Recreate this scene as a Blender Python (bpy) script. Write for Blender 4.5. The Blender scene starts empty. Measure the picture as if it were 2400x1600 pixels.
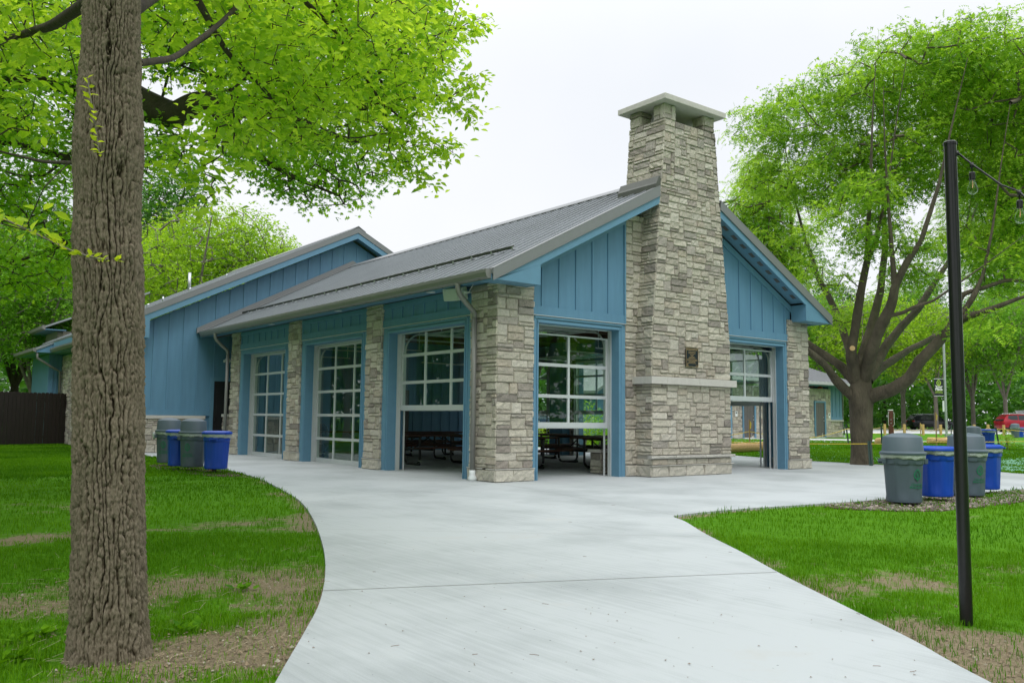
import bpy, bmesh, math, random
import numpy as np
from mathutils import Matrix, Vector
from mathutils.geometry import tessellate_polygon
R_ = math.radians
SC = bpy.context.scene
COL = SC.collection
rnd = random.Random(7)

# ------------------------------------------------------------------ camera, world, sun, exposure
CAM = np.array([-9.787, -13.08, 1.18]); FPX = 2031.8
yw, pt, rl = R_(37.79), R_(5.11), R_(.6325)
_f = np.array([math.sin(yw)*math.cos(pt), math.cos(yw)*math.cos(pt), math.sin(pt)])
_r = np.array([math.cos(yw), -math.sin(yw), 0.0]); _u = np.cross(_r, _f)
CR = math.cos(rl)*_r + math.sin(rl)*_u; CU = -math.sin(rl)*_r + math.cos(rl)*_u; CF = _f
cd = bpy.data.cameras.new('camera'); cam = bpy.data.objects.new('camera', cd); COL.objects.link(cam)
cam.matrix_world = Matrix(((CR[0], CU[0], -CF[0], CAM[0]), (CR[1], CU[1], -CF[1], CAM[1]), (CR[2], CU[2], -CF[2], CAM[2]), (0, 0, 0, 1)))
cd.sensor_width = 36; cd.lens = FPX/2400*36; cd.clip_start = .05; cd.clip_end = 3000
SC.camera = cam
def at(px, py, depth):          # a point of the place from its bearing (2352-wide picture grid) and its distance
    px *= 1.02041; py *= 1.02041
    return CAM + (CR*(px-1200)/FPX - CU*(py-800)/FPX + CF)*depth

SUN_EL, SUN_AZ = 58, 205       # high veiled sun behind the camera's left
w = bpy.data.worlds.new('World'); SC.world = w; w.use_nodes = True
nt = w.node_tree; nt.nodes.clear()
wo = nt.nodes.new('ShaderNodeOutputWorld'); bg = nt.nodes.new('ShaderNodeBackground')
sky = nt.nodes.new('ShaderNodeTexSky'); sky.sky_type = 'NISHITA'; sky.sun_disc = False
sky.sun_elevation = R_(SUN_EL); sky.sun_rotation = R_(SUN_AZ)
sk = nt.nodes.new('ShaderNodeVectorMath'); sk.operation = 'SCALE'; sk.inputs['Scale'].default_value = .06
nt.links.new(sky.outputs['Color'], sk.inputs[0])
# overcast veil: brighter overhead than at the horizon, softly mottled
tc = nt.nodes.new('ShaderNodeTexCoord'); ns = nt.nodes.new('ShaderNodeTexNoise'); ns.inputs['Scale'].default_value = 2.2; ns.inputs['Detail'].default_value = 4
nt.links.new(tc.outputs['Generated'], ns.inputs['Vector'])
cr = nt.nodes.new('ShaderNodeValToRGB'); cr.color_ramp.elements[0].position = .3; cr.color_ramp.elements[1].position = .7
cr.color_ramp.elements[0].color = (.90, .935, .99, 1); cr.color_ramp.elements[1].color = (1.0, 1.01, 1.03, 1)
nt.links.new(ns.outputs['Fac'], cr.inputs['Fac'])
mx = nt.nodes.new('ShaderNodeMix'); mx.data_type = 'RGBA'; mx.inputs['Factor'].default_value = .93
nt.links.new(sk.outputs['Vector'], mx.inputs['A']); nt.links.new(cr.outputs['Color'], mx.inputs['B'])
sep = nt.nodes.new('ShaderNodeSeparateXYZ'); nt.links.new(tc.outputs['Generated'], sep.inputs[0])
gr = nt.nodes.new('ShaderNodeMapRange'); gr.inputs['From Min'].default_value = .36; gr.inputs['From Max'].default_value = 1.0; gr.inputs['To Min'].default_value = 1.0; gr.inputs['To Max'].default_value = 2.5; gr.interpolation_type = 'SMOOTHSTEP'; nt.links.new(sep.outputs['Z'], gr.inputs['Value'])
gs = nt.nodes.new('ShaderNodeVectorMath'); gs.operation = 'SCALE'; nt.links.new(mx.outputs['Result'], gs.inputs[0]); nt.links.new(gr.outputs['Result'], gs.inputs['Scale'])
nt.links.new(gs.outputs['Vector'], bg.inputs['Color']); bg.inputs['Strength'].default_value = 1.0
nt.links.new(bg.outputs['Background'], wo.inputs['Surface'])
sl = bpy.data.lights.new('sun', 'SUN'); sl.energy = .9; sl.angle = R_(25); sl.color = (1, .97, .92)
so = bpy.data.objects.new('sun', sl); COL.objects.link(so)
so.rotation_euler = (R_(90-SUN_EL), 0, R_(180-SUN_AZ))
SC.view_settings.view_transform = 'Standard'; SC.view_settings.look = 'None'
SC.view_settings.exposure = .08; SC.view_settings.gamma = 1
SC.cycles.max_bounces = 8; SC.cycles.diffuse_bounces = 4; SC.cycles.transparent_max_bounces = 16; SC.cycles.glossy_bounces = 4
SC.cycles.sample_clamp_indirect = 6; SC.cycles.caustics_reflective = False; SC.cycles.caustics_refractive = False

# ------------------------------------------------------------------ noise
def _h(ix, iy, s):
    n = (ix.astype(np.int64)*374761393 + iy.astype(np.int64)*668265263 + s*1442695041) & 0xffffffff
    n = ((n ^ (n >> 13))*1274126177) & 0xffffffff
    n = ((n ^ (n >> 16))*2246822519) & 0xffffffff
    return ((n ^ (n >> 15)) & 0xffff)/65535.0
def vn(x, y, s=0, px=None):
    x = np.asarray(x, float); y = np.asarray(y, float)
    ix = np.floor(x); iy = np.floor(y); fx = x-ix; fy = y-iy
    fx = fx*fx*(3-2*fx); fy = fy*fy*(3-2*fy); ix = ix.astype(np.int64); iy = iy.astype(np.int64)
    ix1 = ix+1
    if px: ix = ix % px; ix1 = ix1 % px
    a = _h(ix, iy, s); b = _h(ix1, iy, s); c = _h(ix, iy+1, s); d = _h(ix1, iy+1, s)
    return (a*(1-fx)+b*fx)*(1-fy)+(c*(1-fx)+d*fx)*fy
def fbm(x, y, s=0, o=4):
    t = 0; a = .5; n = 0
    for i in range(o): t = t+a*vn(x*2**i, y*2**i, s+i*17); n += a; a *= .5
    return t/n
def sst(a, b, x): t = np.clip((x-a)/(b-a), 0, 1); return t*t*(3-2*t)

# ------------------------------------------------------------------ materials
MAT = {}
def mat(name, col=(.5, .5, .5), rough=.6, metal=0, spec=None, noise=None, bump=None, attr=None):
    """noise=(scale, amount[, stretch]) darkens/lightens; bump=(scale, strength, dist)"""
    m = bpy.data.materials.new(name); m.use_nodes = True; n = m.node_tree; p = n.nodes['Principled BSDF']
    p.inputs['Base Color'].default_value = (*col, 1); p.inputs['Roughness'].default_value = rough; p.inputs['Metallic'].default_value = metal
    if spec is not None: p.inputs['Specular IOR Level'].default_value = spec
    tcn = n.nodes.new('ShaderNodeTexCoord'); src = None
    if attr:
        a = n.nodes.new('ShaderNodeAttribute'); a.attribute_name = attr; src = a.outputs['Color']
    if noise:
        t = n.nodes.new('ShaderNodeTexNoise'); t.inputs['Scale'].default_value = noise[0]; t.inputs['Detail'].default_value = 6; t.inputs['Roughness'].default_value = .65
        mp = n.nodes.new('ShaderNodeMapping'); mp.inputs['Scale'].default_value = noise[2] if len(noise) > 2 else (1, 1, 1)
        n.links.new(tcn.outputs['Object'], mp.inputs['Vector']); n.links.new(mp.outputs['Vector'], t.inputs['Vector'])
        r = n.nodes.new('ShaderNodeMapRange'); r.inputs['From Min'].default_value = .25; r.inputs['From Max'].default_value = .75
        r.inputs['To Min'].default_value = 1-noise[1]; r.inputs['To Max'].default_value = 1+noise[1]; n.links.new(t.outputs['Fac'], r.inputs['Value'])
        v = n.nodes.new('ShaderNodeVectorMath'); v.operation = 'SCALE'
        if src: n.links.new(src, v.inputs[0])
        else: v.inputs[0].default_value = col
        n.links.new(r.outputs['Result'], v.inputs['Scale']); src = v.outputs['Vector']
    if src: n.links.new(src, p.inputs['Base Color'])
    if bump:
        t = n.nodes.new('ShaderNodeTexNoise'); t.inputs['Scale'].default_value = bump[0]; t.inputs['Detail'].default_value = 5
        if len(bump) > 3:
            mp = n.nodes.new('ShaderNodeMapping'); mp.inputs['Scale'].default_value = bump[3]
            n.links.new(tcn.outputs['Object'], mp.inputs['Vector']); n.links.new(mp.outputs['Vector'], t.inputs['Vector'])
        else: n.links.new(tcn.outputs['Object'], t.inputs['Vector'])
        b = n.nodes.new('ShaderNodeBump'); b.inputs['Strength'].default_value = bump[1]; b.inputs['Distance'].default_value = bump[2]
        n.links.new(t.outputs['Fac'], b.inputs['Height']); n.links.new(b.outputs['Normal'], p.inputs['Normal'])
    MAT[name] = m; return m
mat('blue_siding', (.106, .242, .365), .55, noise=(9, .10, (1, 1, .12)), bump=(60, .25, .004, (1, 1, .08)))
mat('blue_trim', (.120, .262, .378), .5, noise=(5, .07), bump=(50, .15, .003, (1, 1, .2)))
mat('stone', (.4, .38, .34), .9, attr='col', noise=(22, .22), bump=(38, .9, .02))
mat('mortar', (.36, .345, .31), .95, noise=(30, .12), bump=(80, .5, .005))
mat('limestone', (.52, .50, .46), .85, noise=(12, .08), bump=(60, .2, .004))
mat('ledge_stone', (.42, .41, .38), .9, noise=(18, .18), bump=(35, .9, .02))
mat('roof_metal', (.30, .325, .34), .34, .4, noise=(1.2, .07), bump=(3, .08, .01))
mat('roof_trim', (.22, .228, .232), .42, .2, noise=(2, .04))
mat('guard_metal', (.10, .105, .09), .45, .4, noise=(6, .1))
mat('gutter_metal', (.21, .21, .20), .42, .1, noise=(3, .05))
mat('aluminium', (.62, .65, .66), .38, .25, noise=(4, .04))
mat('galvanised', (.55, .57, .58), .35, .8, noise=(8, .1))
mat('dark_metal', (.022, .024, .026), .35, .2, noise=(6, .2))
mat('table_frame', (.012, .012, .013), .3, 0, noise=(8, .2))
mat('table_plank', (.075, .030, .018), .5, noise=(7, .35, (.3, 3, 3)), bump=(30, .3, .004))
mat('ceiling_wood', (.16, .085, .045), .6, noise=(6, .3, (.4, 5, 5)), bump=(30, .3, .004))
mat('door_grey', (.10, .095, .09), .5, noise=(4, .06))
mat('door_dark', (.018, .018, .020), .45, noise=(4, .1))
mat('white_paint', (.72, .75, .73), .45, noise=(5, .04))
mat('speaker_paint', (.50, .56, .52), .5, noise=(5, .04))
mat('white_pipe', (.7, .74, .75), .4, noise=(9, .06))
mat('bin_grey', (.078, .112, .138), .5, noise=(3, .08), bump=(140, .12, .002))
mat('bin_blue', (.003, .055, .42), .42, noise=(3, .08), bump=(140, .12, .002))
mat('bin_mark', (.012, .17, .085), .6, noise=(20, .1))
mat('bin_bag', (.46, .50, .49), .35, noise=(12, .12), bump=(18, .8, .02))
mat('black_bag', (.01, .01, .01), .3, noise=(12, .3), bump=(12, .8, .03))
mat('treated_post', (.42, .33, .16), .8, noise=(6, .22, (5, 5, .6)), bump=(40, .4, .004))
mat('black_paint', (.008, .008, .009), .28, noise=(30, .3), bump=(8, .08, .004))
mat('fence_wood', (.020, .013, .011), .65, noise=(5, .35, (4, 4, .4)), bump=(40, .4, .004))
mat('bollard_wood', (.55, .36, .14), .8, noise=(6, .2, (4, 4, .5)), bump=(30, .4, .004))
mat('rope', (.55, .42, .18), .85, noise=(30, .2), bump=(60, .5, .004))
mat('yellow_rope', (.75, .55, .06), .6, noise=(20, .1))
mat('stake_green', (.045, .085, .07), .6, noise=(8, .15))
mat('wood_stake', (.42, .27, .13), .8, noise=(8, .2, (3, 3, .4)))
mat('brown_paint', (.095, .026, .018), .5, noise=(6, .15))
mat('straw', (.62, .40, .19), .95, noise=(16, .28), bump=(26, 1.0, .03))
mat('copper', (.20, .055, .03), .4, .4, noise=(12, .2))
mat('bronze_dark', (.015, .022, .03), .45, .3, noise=(9, .2))
mat('bronze_light', (.48, .33, .18), .4, .5, noise=(9, .1))
mat('banner_black', (.018, .022, .028), .7, noise=(4, .1))
mat('banner_green', (.42, .62, .06), .6, noise=(4, .05))
mat('banner_white', (.8, .8, .8), .6, noise=(4, .03))
mat('bark_dark', (.055, .042, .032), .95, noise=(9, .4), bump=(30, 1, .02, (1, 1, .4)))
mat('bark_mossy', (.105, .088, .06), .95, noise=(3.0, .5, (1, 1, .5)), bump=(22, 1, .05, (1, 1, .22)))
mat('bark_pale', (.17, .15, .125), .95, noise=(4, .3), bump=(12, .8, .03))
mat('cut_wood', (.62, .42, .2), .8, noise=(12, .12))
mat('tyre', (.014, .014, .015), .8, noise=(20, .2))
mat('rim', (.45, .46, .47), .3, .8, noise=(9, .1))
mat('car_black', (.020, .022, .027), .16, .2, noise=(2, .1))
mat('car_red', (.30, .010, .022), .22, .2, noise=(2, .08))
mat('car_silver', (.34, .38, .44), .25, .4, noise=(2, .05))
mat('car_white', (.62, .64, .66), .25, 0, noise=(2, .03))
mat('car_blue', (.03, .07, .14), .22, .2, noise=(2, .05))
mat('car_glass', (.02, .025, .028), .06, 0, noise=(2, .2))
mat('lamp_red', (.35, .01, .01), .25, noise=(9, .1))
mat('lamp_clear', (.7, .72, .72), .15, noise=(9, .05))
mat('leaf_litter', (.17, .10, .055), .85, noise=(9, .3))
mat('pale_litter', (.36, .31, .20), .8, noise=(9, .15))
mat('stone_chip', (.21, .18, .155), .9, attr='col', noise=(30, .25))
mat('mulch', (.075, .042, .028), .95, noise=(18, .4), bump=(30, 1, .03))
mat('skin', (.42, .24, .17), .6, noise=(9, .05))
mat('shirt', (.05, .12, .16), .8, noise=(9, .1))
mat('filament', (.9, .45, .15), .5, noise=(9, .05))
mat('joint', (.20, .20, .18), .95, noise=(12, .3))
# seamless wet-look white interior of the recessed lamps
m = mat('lamp_disc', (.8, .8, .78), .4, noise=(4, .02))

def glass_mat(name, tint, ior, rough=.01, wob=0):
    m = bpy.data.materials.new(name); m.use_nodes = True; n = m.node_tree; n.nodes.clear()
    o = n.nodes.new('ShaderNodeOutputMaterial'); t = n.nodes.new('ShaderNodeBsdfTransparent'); g = n.nodes.new('ShaderNodeBsdfGlossy')
    t.inputs['Color'].default_value = (*tint, 1); g.inputs['Roughness'].default_value = rough; g.inputs['Color'].default_value = (.9, .97, .93, 1)
    f = n.nodes.new('ShaderNodeFresnel'); f.inputs['IOR'].default_value = ior; x = n.nodes.new('ShaderNodeMixShader')
    if wob:
        nz = n.nodes.new('ShaderNodeTexNoise'); nz.inputs['Scale'].default_value = 1.3; b = n.nodes.new('ShaderNodeBump'); b.inputs['Strength'].default_value = wob; b.inputs['Distance'].default_value = .01
        c = n.nodes.new('ShaderNodeTexCoord'); n.links.new(c.outputs['Object'], nz.inputs['Vector']); n.links.new(nz.outputs['Fac'], b.inputs['Height']); n.links.new(b.outputs['Normal'], g.inputs['Normal'])
    ge = n.nodes.new('ShaderNodeNewGeometry'); mr = n.nodes.new('ShaderNodeMapRange'); mr.inputs['To Min'].default_value = ior; mr.inputs['To Max'].default_value = 1/ior
    n.links.new(ge.outputs['Backfacing'], mr.inputs['Value']); n.links.new(mr.outputs['Result'], f.inputs['IOR'])   # same reflectance on both faces of the pane
    n.links.new(f.outputs[0], x.inputs[0]); n.links.new(t.outputs[0], x.inputs[1]); n.links.new(g.outputs[0], x.inputs[2]); n.links.new(x.outputs[0], o.inputs['Surface'])
    MAT[name] = m
glass_mat('door_glass', (.91, .965, .94), 1.5, .01, .05)
glass_mat('bulb_glass', (.94, .96, .96), 1.35)

def leaf_mat(name, c0, c1, tr, trw=.5, rough=.45):
    """c0..c1: leaf colour range by the leaf's own random value; tr: light let through"""
    m = bpy.data.materials.new(name); m.use_nodes = True; n = m.node_tree; n.nodes.clear()
    o = n.nodes.new('ShaderNodeOutputMaterial'); a = n.nodes.new('ShaderNodeAttribute'); a.attribute_name = 'rnd'
    r = n.nodes.new('ShaderNodeValToRGB'); r.color_ramp.elements[0].color = (*c0, 1); r.color_ramp.elements[1].color = (*c1, 1)
    n.links.new(a.outputs['Fac'], r.inputs['Fac'])
    p = n.nodes.new('ShaderNodeBsdfPrincipled'); p.inputs['Roughness'].default_value = rough; p.inputs['Specular IOR Level'].default_value = .3
    n.links.new(r.outputs['Color'], p.inputs['Base Color'])
    p.inputs['Specular IOR Level'].default_value = .12 if rough > .48 else .3; t = n.nodes.new('ShaderNodeBsdfTranslucent'); mul = n.nodes.new('ShaderNodeMix'); mul.data_type = 'RGBA'; mul.blend_type = 'MULTIPLY'; mul.inputs['Factor'].default_value = 1
    n.links.new(r.outputs['Color'], mul.inputs['A']); mul.inputs['B'].default_value = (*tr, 1); n.links.new(mul.outputs['Result'], t.inputs['Color'])
    x = n.nodes.new('ShaderNodeMixShader'); x.inputs[0].default_value = trw
    n.links.new(p.outputs[0], x.inputs[1]); n.links.new(t.outputs[0], x.inputs[2]); n.links.new(x.outputs[0], o.inputs['Surface'])
    MAT[name] = m
leaf_mat('leaf_near', (.15, .35, .018), (.60, .82, .06), (1.45, 1.3, 1.0), .55)
leaf_mat('leaf_oak', (.11, .31, .016), (.40, .66, .03), (1.5, 1.4, 1.0), .55)
leaf_mat('leaf_locust', (.085, .24, .016), (.44, .68, .055), (1.5, 1.4, 1.0), .55)
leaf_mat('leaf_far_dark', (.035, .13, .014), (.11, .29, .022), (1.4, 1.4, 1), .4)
leaf_mat('leaf_far_mid', (.09, .25, .016), (.22, .46, .025), (1.5, 1.5, 1), .4)
leaf_mat('leaf_far_light', (.19, .36, .02), (.42, .62, .03), (1.5, 1.5, 1), .45)
leaf_mat('leaf_twig', (.35, .45, .02), (.50, .62, .03), (1.5, 1.4, 1), .5)
leaf_mat('grass', (.032, .135, .001), (.155, .34, .006), (1.25, 1.3, 1), .35, .6)
leaf_mat('grass_dry', (.22, .17, .09), (.36, .30, .16), (1.2, 1.2, 1), .2, .7)
leaf_mat('plant_lime', (.22, .38, .02), (.38, .52, .04), (1.3, 1.3, 1), .4)

def bark_mat():
    m = bpy.data.materials.new('bark_grey'); m.use_nodes = True; n = m.node_tree; p = n.nodes['Principled BSDF']; L = n.links; p.inputs['Roughness'].default_value = .95; p.inputs['Specular IOR Level'].default_value = .2
    c = n.nodes.new('ShaderNodeTexCoord'); a = n.nodes.new('ShaderNodeAttribute'); a.attribute_name = 'rnd'
    def nz(s, sc, d=6):
        mp = n.nodes.new('ShaderNodeMapping'); mp.inputs['Scale'].default_value = sc; t = n.nodes.new('ShaderNodeTexNoise'); t.inputs['Scale'].default_value = s; t.inputs['Detail'].default_value = d; t.inputs['Roughness'].default_value = .7; L.new(c.outputs['Object'], mp.inputs['Vector']); L.new(mp.outputs['Vector'], t.inputs['Vector']); return t.outputs['Fac']
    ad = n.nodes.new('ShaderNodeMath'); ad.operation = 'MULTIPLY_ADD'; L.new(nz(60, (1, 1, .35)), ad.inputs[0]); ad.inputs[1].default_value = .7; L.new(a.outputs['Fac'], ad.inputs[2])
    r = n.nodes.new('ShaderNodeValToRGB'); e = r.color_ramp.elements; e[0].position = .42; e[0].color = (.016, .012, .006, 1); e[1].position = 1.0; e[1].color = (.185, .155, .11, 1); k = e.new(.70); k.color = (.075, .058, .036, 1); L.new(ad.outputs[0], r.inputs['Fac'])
    x = n.nodes.new('ShaderNodeMix'); x.data_type = 'RGBA'; mr = n.nodes.new('ShaderNodeMapRange'); mr.inputs['From Min'].default_value = .5; mr.inputs['From Max'].default_value = .75; mr.inputs['To Max'].default_value = .45; L.new(nz(5, (1, 1, .4)), mr.inputs['Value']); L.new(mr.outputs['Result'], x.inputs['Factor']); L.new(r.outputs['Color'], x.inputs['A']); x.inputs['B'].default_value = (.10, .105, .055, 1)
    L.new(x.outputs['Result'], p.inputs['Base Color']); b = n.nodes.new('ShaderNodeBump'); b.inputs['Strength'].default_value = .8; b.inputs['Distance'].default_value = .006; L.new(nz(110, (1, 1, .5)), b.inputs['Height']); L.new(b.outputs['Normal'], p.inputs['Normal']); MAT['bark_grey'] = m
bark_mat()
def ground_mat():
    m = bpy.data.materials.new('lawn'); m.use_nodes = True; n = m.node_tree; p = n.nodes['Principled BSDF']; L = n.links
    p.inputs['Roughness'].default_value = .95; p.inputs['Specular IOR Level'].default_value = .1
    c = n.nodes.new('ShaderNodeTexCoord')
    def nz(s, d=6, r=.65):
        t = n.nodes.new('ShaderNodeTexNoise'); t.inputs['Scale'].default_value = s; t.inputs['Detail'].default_value = d; t.inputs['Roughness'].default_value = r
        L.new(c.outputs['Object'], t.inputs['Vector']); return t.outputs['Fac']
    def ramp(f, a, b, p0=.3, p1=.7):
        r = n.nodes.new('ShaderNodeValToRGB'); r.color_ramp.elements[0].color = (*a, 1); r.color_ramp.elements[1].color = (*b, 1)
        r.color_ramp.elements[0].position = p0; r.color_ramp.elements[1].position = p1; L.new(f, r.inputs['Fac']); return r.outputs['Color']
    def mix(f, a, b):
        x = n.nodes.new('ShaderNodeMix'); x.data_type = 'RGBA'; L.new(f, x.inputs['Factor']); L.new(a, x.inputs['A']); L.new(b, x.inputs['B']); return x.outputs['Result']
    def at_(nm):
        a = n.nodes.new('ShaderNodeAttribute'); a.attribute_name = nm; return a.outputs['Fac']
    g = mix(nz(.35, 3), ramp(nz(14), (.030, .11, .002), (.085, .25, .006)), ramp(nz(30), (.045, .15, .003), (.13, .31, .010)))
    d = mix(nz(3.2), ramp(nz(45), (.10, .078, .045), (.30, .245, .155)), ramp(nz(90, 8, .8), (.16, .125, .075), (.38, .32, .22)))
    s = ramp(nz(6, 8, .8), (.10, .28, .13), (.30, .55, .43))
    def thr(a, f, k=.35):
        x = n.nodes.new('ShaderNodeMath'); x.operation = 'ADD'; L.new(a, x.inputs[0]); y = n.nodes.new('ShaderNodeMath'); y.operation = 'MULTIPLY_ADD'; L.new(f, y.inputs[0]); y.inputs[1].default_value = k*2; y.inputs[2].default_value = -k
        L.new(y.outputs[0], x.inputs[1]); r = n.nodes.new('ShaderNodeMapRange'); r.inputs['From Min'].default_value = .42; r.inputs['From Max'].default_value = .58; L.new(x.outputs[0], r.inputs['Value']); return r.outputs['Result']
    o = mix(thr(at_('dirt'), nz(9, 8, .75)), g, d); o = mix(thr(at_('seed'), nz(1.5, 8, .8), .5), o, s)
    L.new(o, p.inputs['Base Color'])
    b = n.nodes.new('ShaderNodeBump'); b.inputs['Strength'].default_value = .7; b.inputs['Distance'].default_value = .03; L.new(nz(35, 8, .75), b.inputs['Height']); L.new(b.outputs['Normal'], p.inputs['Normal'])
    MAT['lawn'] = m
ground_mat()
def concrete_mat(name, c0, c1):
    m = bpy.data.materials.new(name); m.use_nodes = True; n = m.node_tree; p = n.nodes['Principled BSDF']; L = n.links
    p.inputs['Roughness'].default_value = .85; p.inputs['Specular IOR Level'].default_value = .25
    c = n.nodes.new('ShaderNodeTexCoord')
    def nz(s, d, r, sc=(1, 1, 1), rot=0):
        mp = n.nodes.new('ShaderNodeMapping'); mp.inputs['Scale'].default_value = sc; mp.inputs['Rotation'].default_value = (0, 0, rot); t = n.nodes.new('ShaderNodeTexNoise'); t.inputs['Scale'].default_value = s; t.inputs['Detail'].default_value = d; t.inputs['Roughness'].default_value = r
        L.new(c.outputs['Object'], mp.inputs['Vector']); L.new(mp.outputs['Vector'], t.inputs['Vector']); return t.outputs['Fac']
    a = n.nodes.new('ShaderNodeMath'); a.operation = 'ADD'; L.new(nz(.55, 4, .6), a.inputs[0])
    a2 = n.nodes.new('ShaderNodeMath'); a2.operation = 'MULTIPLY'; a2.inputs[1].default_value = .55; L.new(nz(3, 8, .7, (8, .35, 1), R_(32)), a2.inputs[0]); L.new(a2.outputs[0], a.inputs[1])
    a3 = n.nodes.new('ShaderNodeMath'); a3.operation = 'MULTIPLY_ADD'; a3.inputs[1].default_value = .30; L.new(nz(120, 3, .8), a3.inputs[0]); L.new(a.outputs[0], a3.inputs[2])
    r = n.nodes.new('ShaderNodeValToRGB'); r.color_ramp.elements[0].color = (*c0, 1); r.color_ramp.elements[1].color = (*c1, 1); r.color_ramp.elements[0].position = .62; r.color_ramp.elements[1].position = 1.15 if False else 1.0
    L.new(a3.outputs[0], r.inputs['Fac'])
    # warm stains and tiny dark specks
    v = n.nodes.new('ShaderNodeMix'); v.data_type = 'RGBA'; st = n.nodes.new('ShaderNodeMapRange'); st.inputs['From Min'].default_value = .60; st.inputs['From Max'].default_value = .80; st.inputs['To Max'].default_value = .35
    L.new(nz(1.1, 6, .7), st.inputs['Value']); L.new(st.outputs['Result'], v.inputs['Factor']); L.new(r.outputs['Color'], v.inputs['A']); v.inputs['B'].default_value = (.43, .38, .31, 1)
    sp = n.nodes.new('ShaderNodeTexVoronoi'); sp.inputs['Scale'].default_value = 7; L.new(c.outputs['Object'], sp.inputs['Vector'])
    sm = n.nodes.new('ShaderNodeMapRange'); sm.inputs['From Min'].default_value = .035; sm.inputs['From Max'].default_value = .05; sm.inputs['To Min'].default_value = .45; sm.inputs['To Max'].default_value = 1; L.new(sp.outputs['Distance'], sm.inputs['Value'])
    vv = n.nodes.new('ShaderNodeVectorMath'); vv.operation = 'SCALE'; L.new(v.outputs['Result'], vv.inputs[0]); L.new(sm.outputs['Result'], vv.inputs['Scale'])
    L.new(vv.outputs['Vector'], p.inputs['Base Color'])
    b = n.nodes.new('ShaderNodeBump'); b.inputs['Strength'].default_value = .35; b.inputs['Distance'].default_value = .004; L.new(nz(60, 4, .7, (3, .3, 1), R_(32)), b.inputs['Height']); L.new(b.outputs['Normal'], p.inputs['Normal'])
    MAT[name] = m
concrete_mat('concrete', (.285, .312, .315), (.450, .480, .488))
concrete_mat('far_paving', (.40, .40, .40), (.55, .55, .55))

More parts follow.
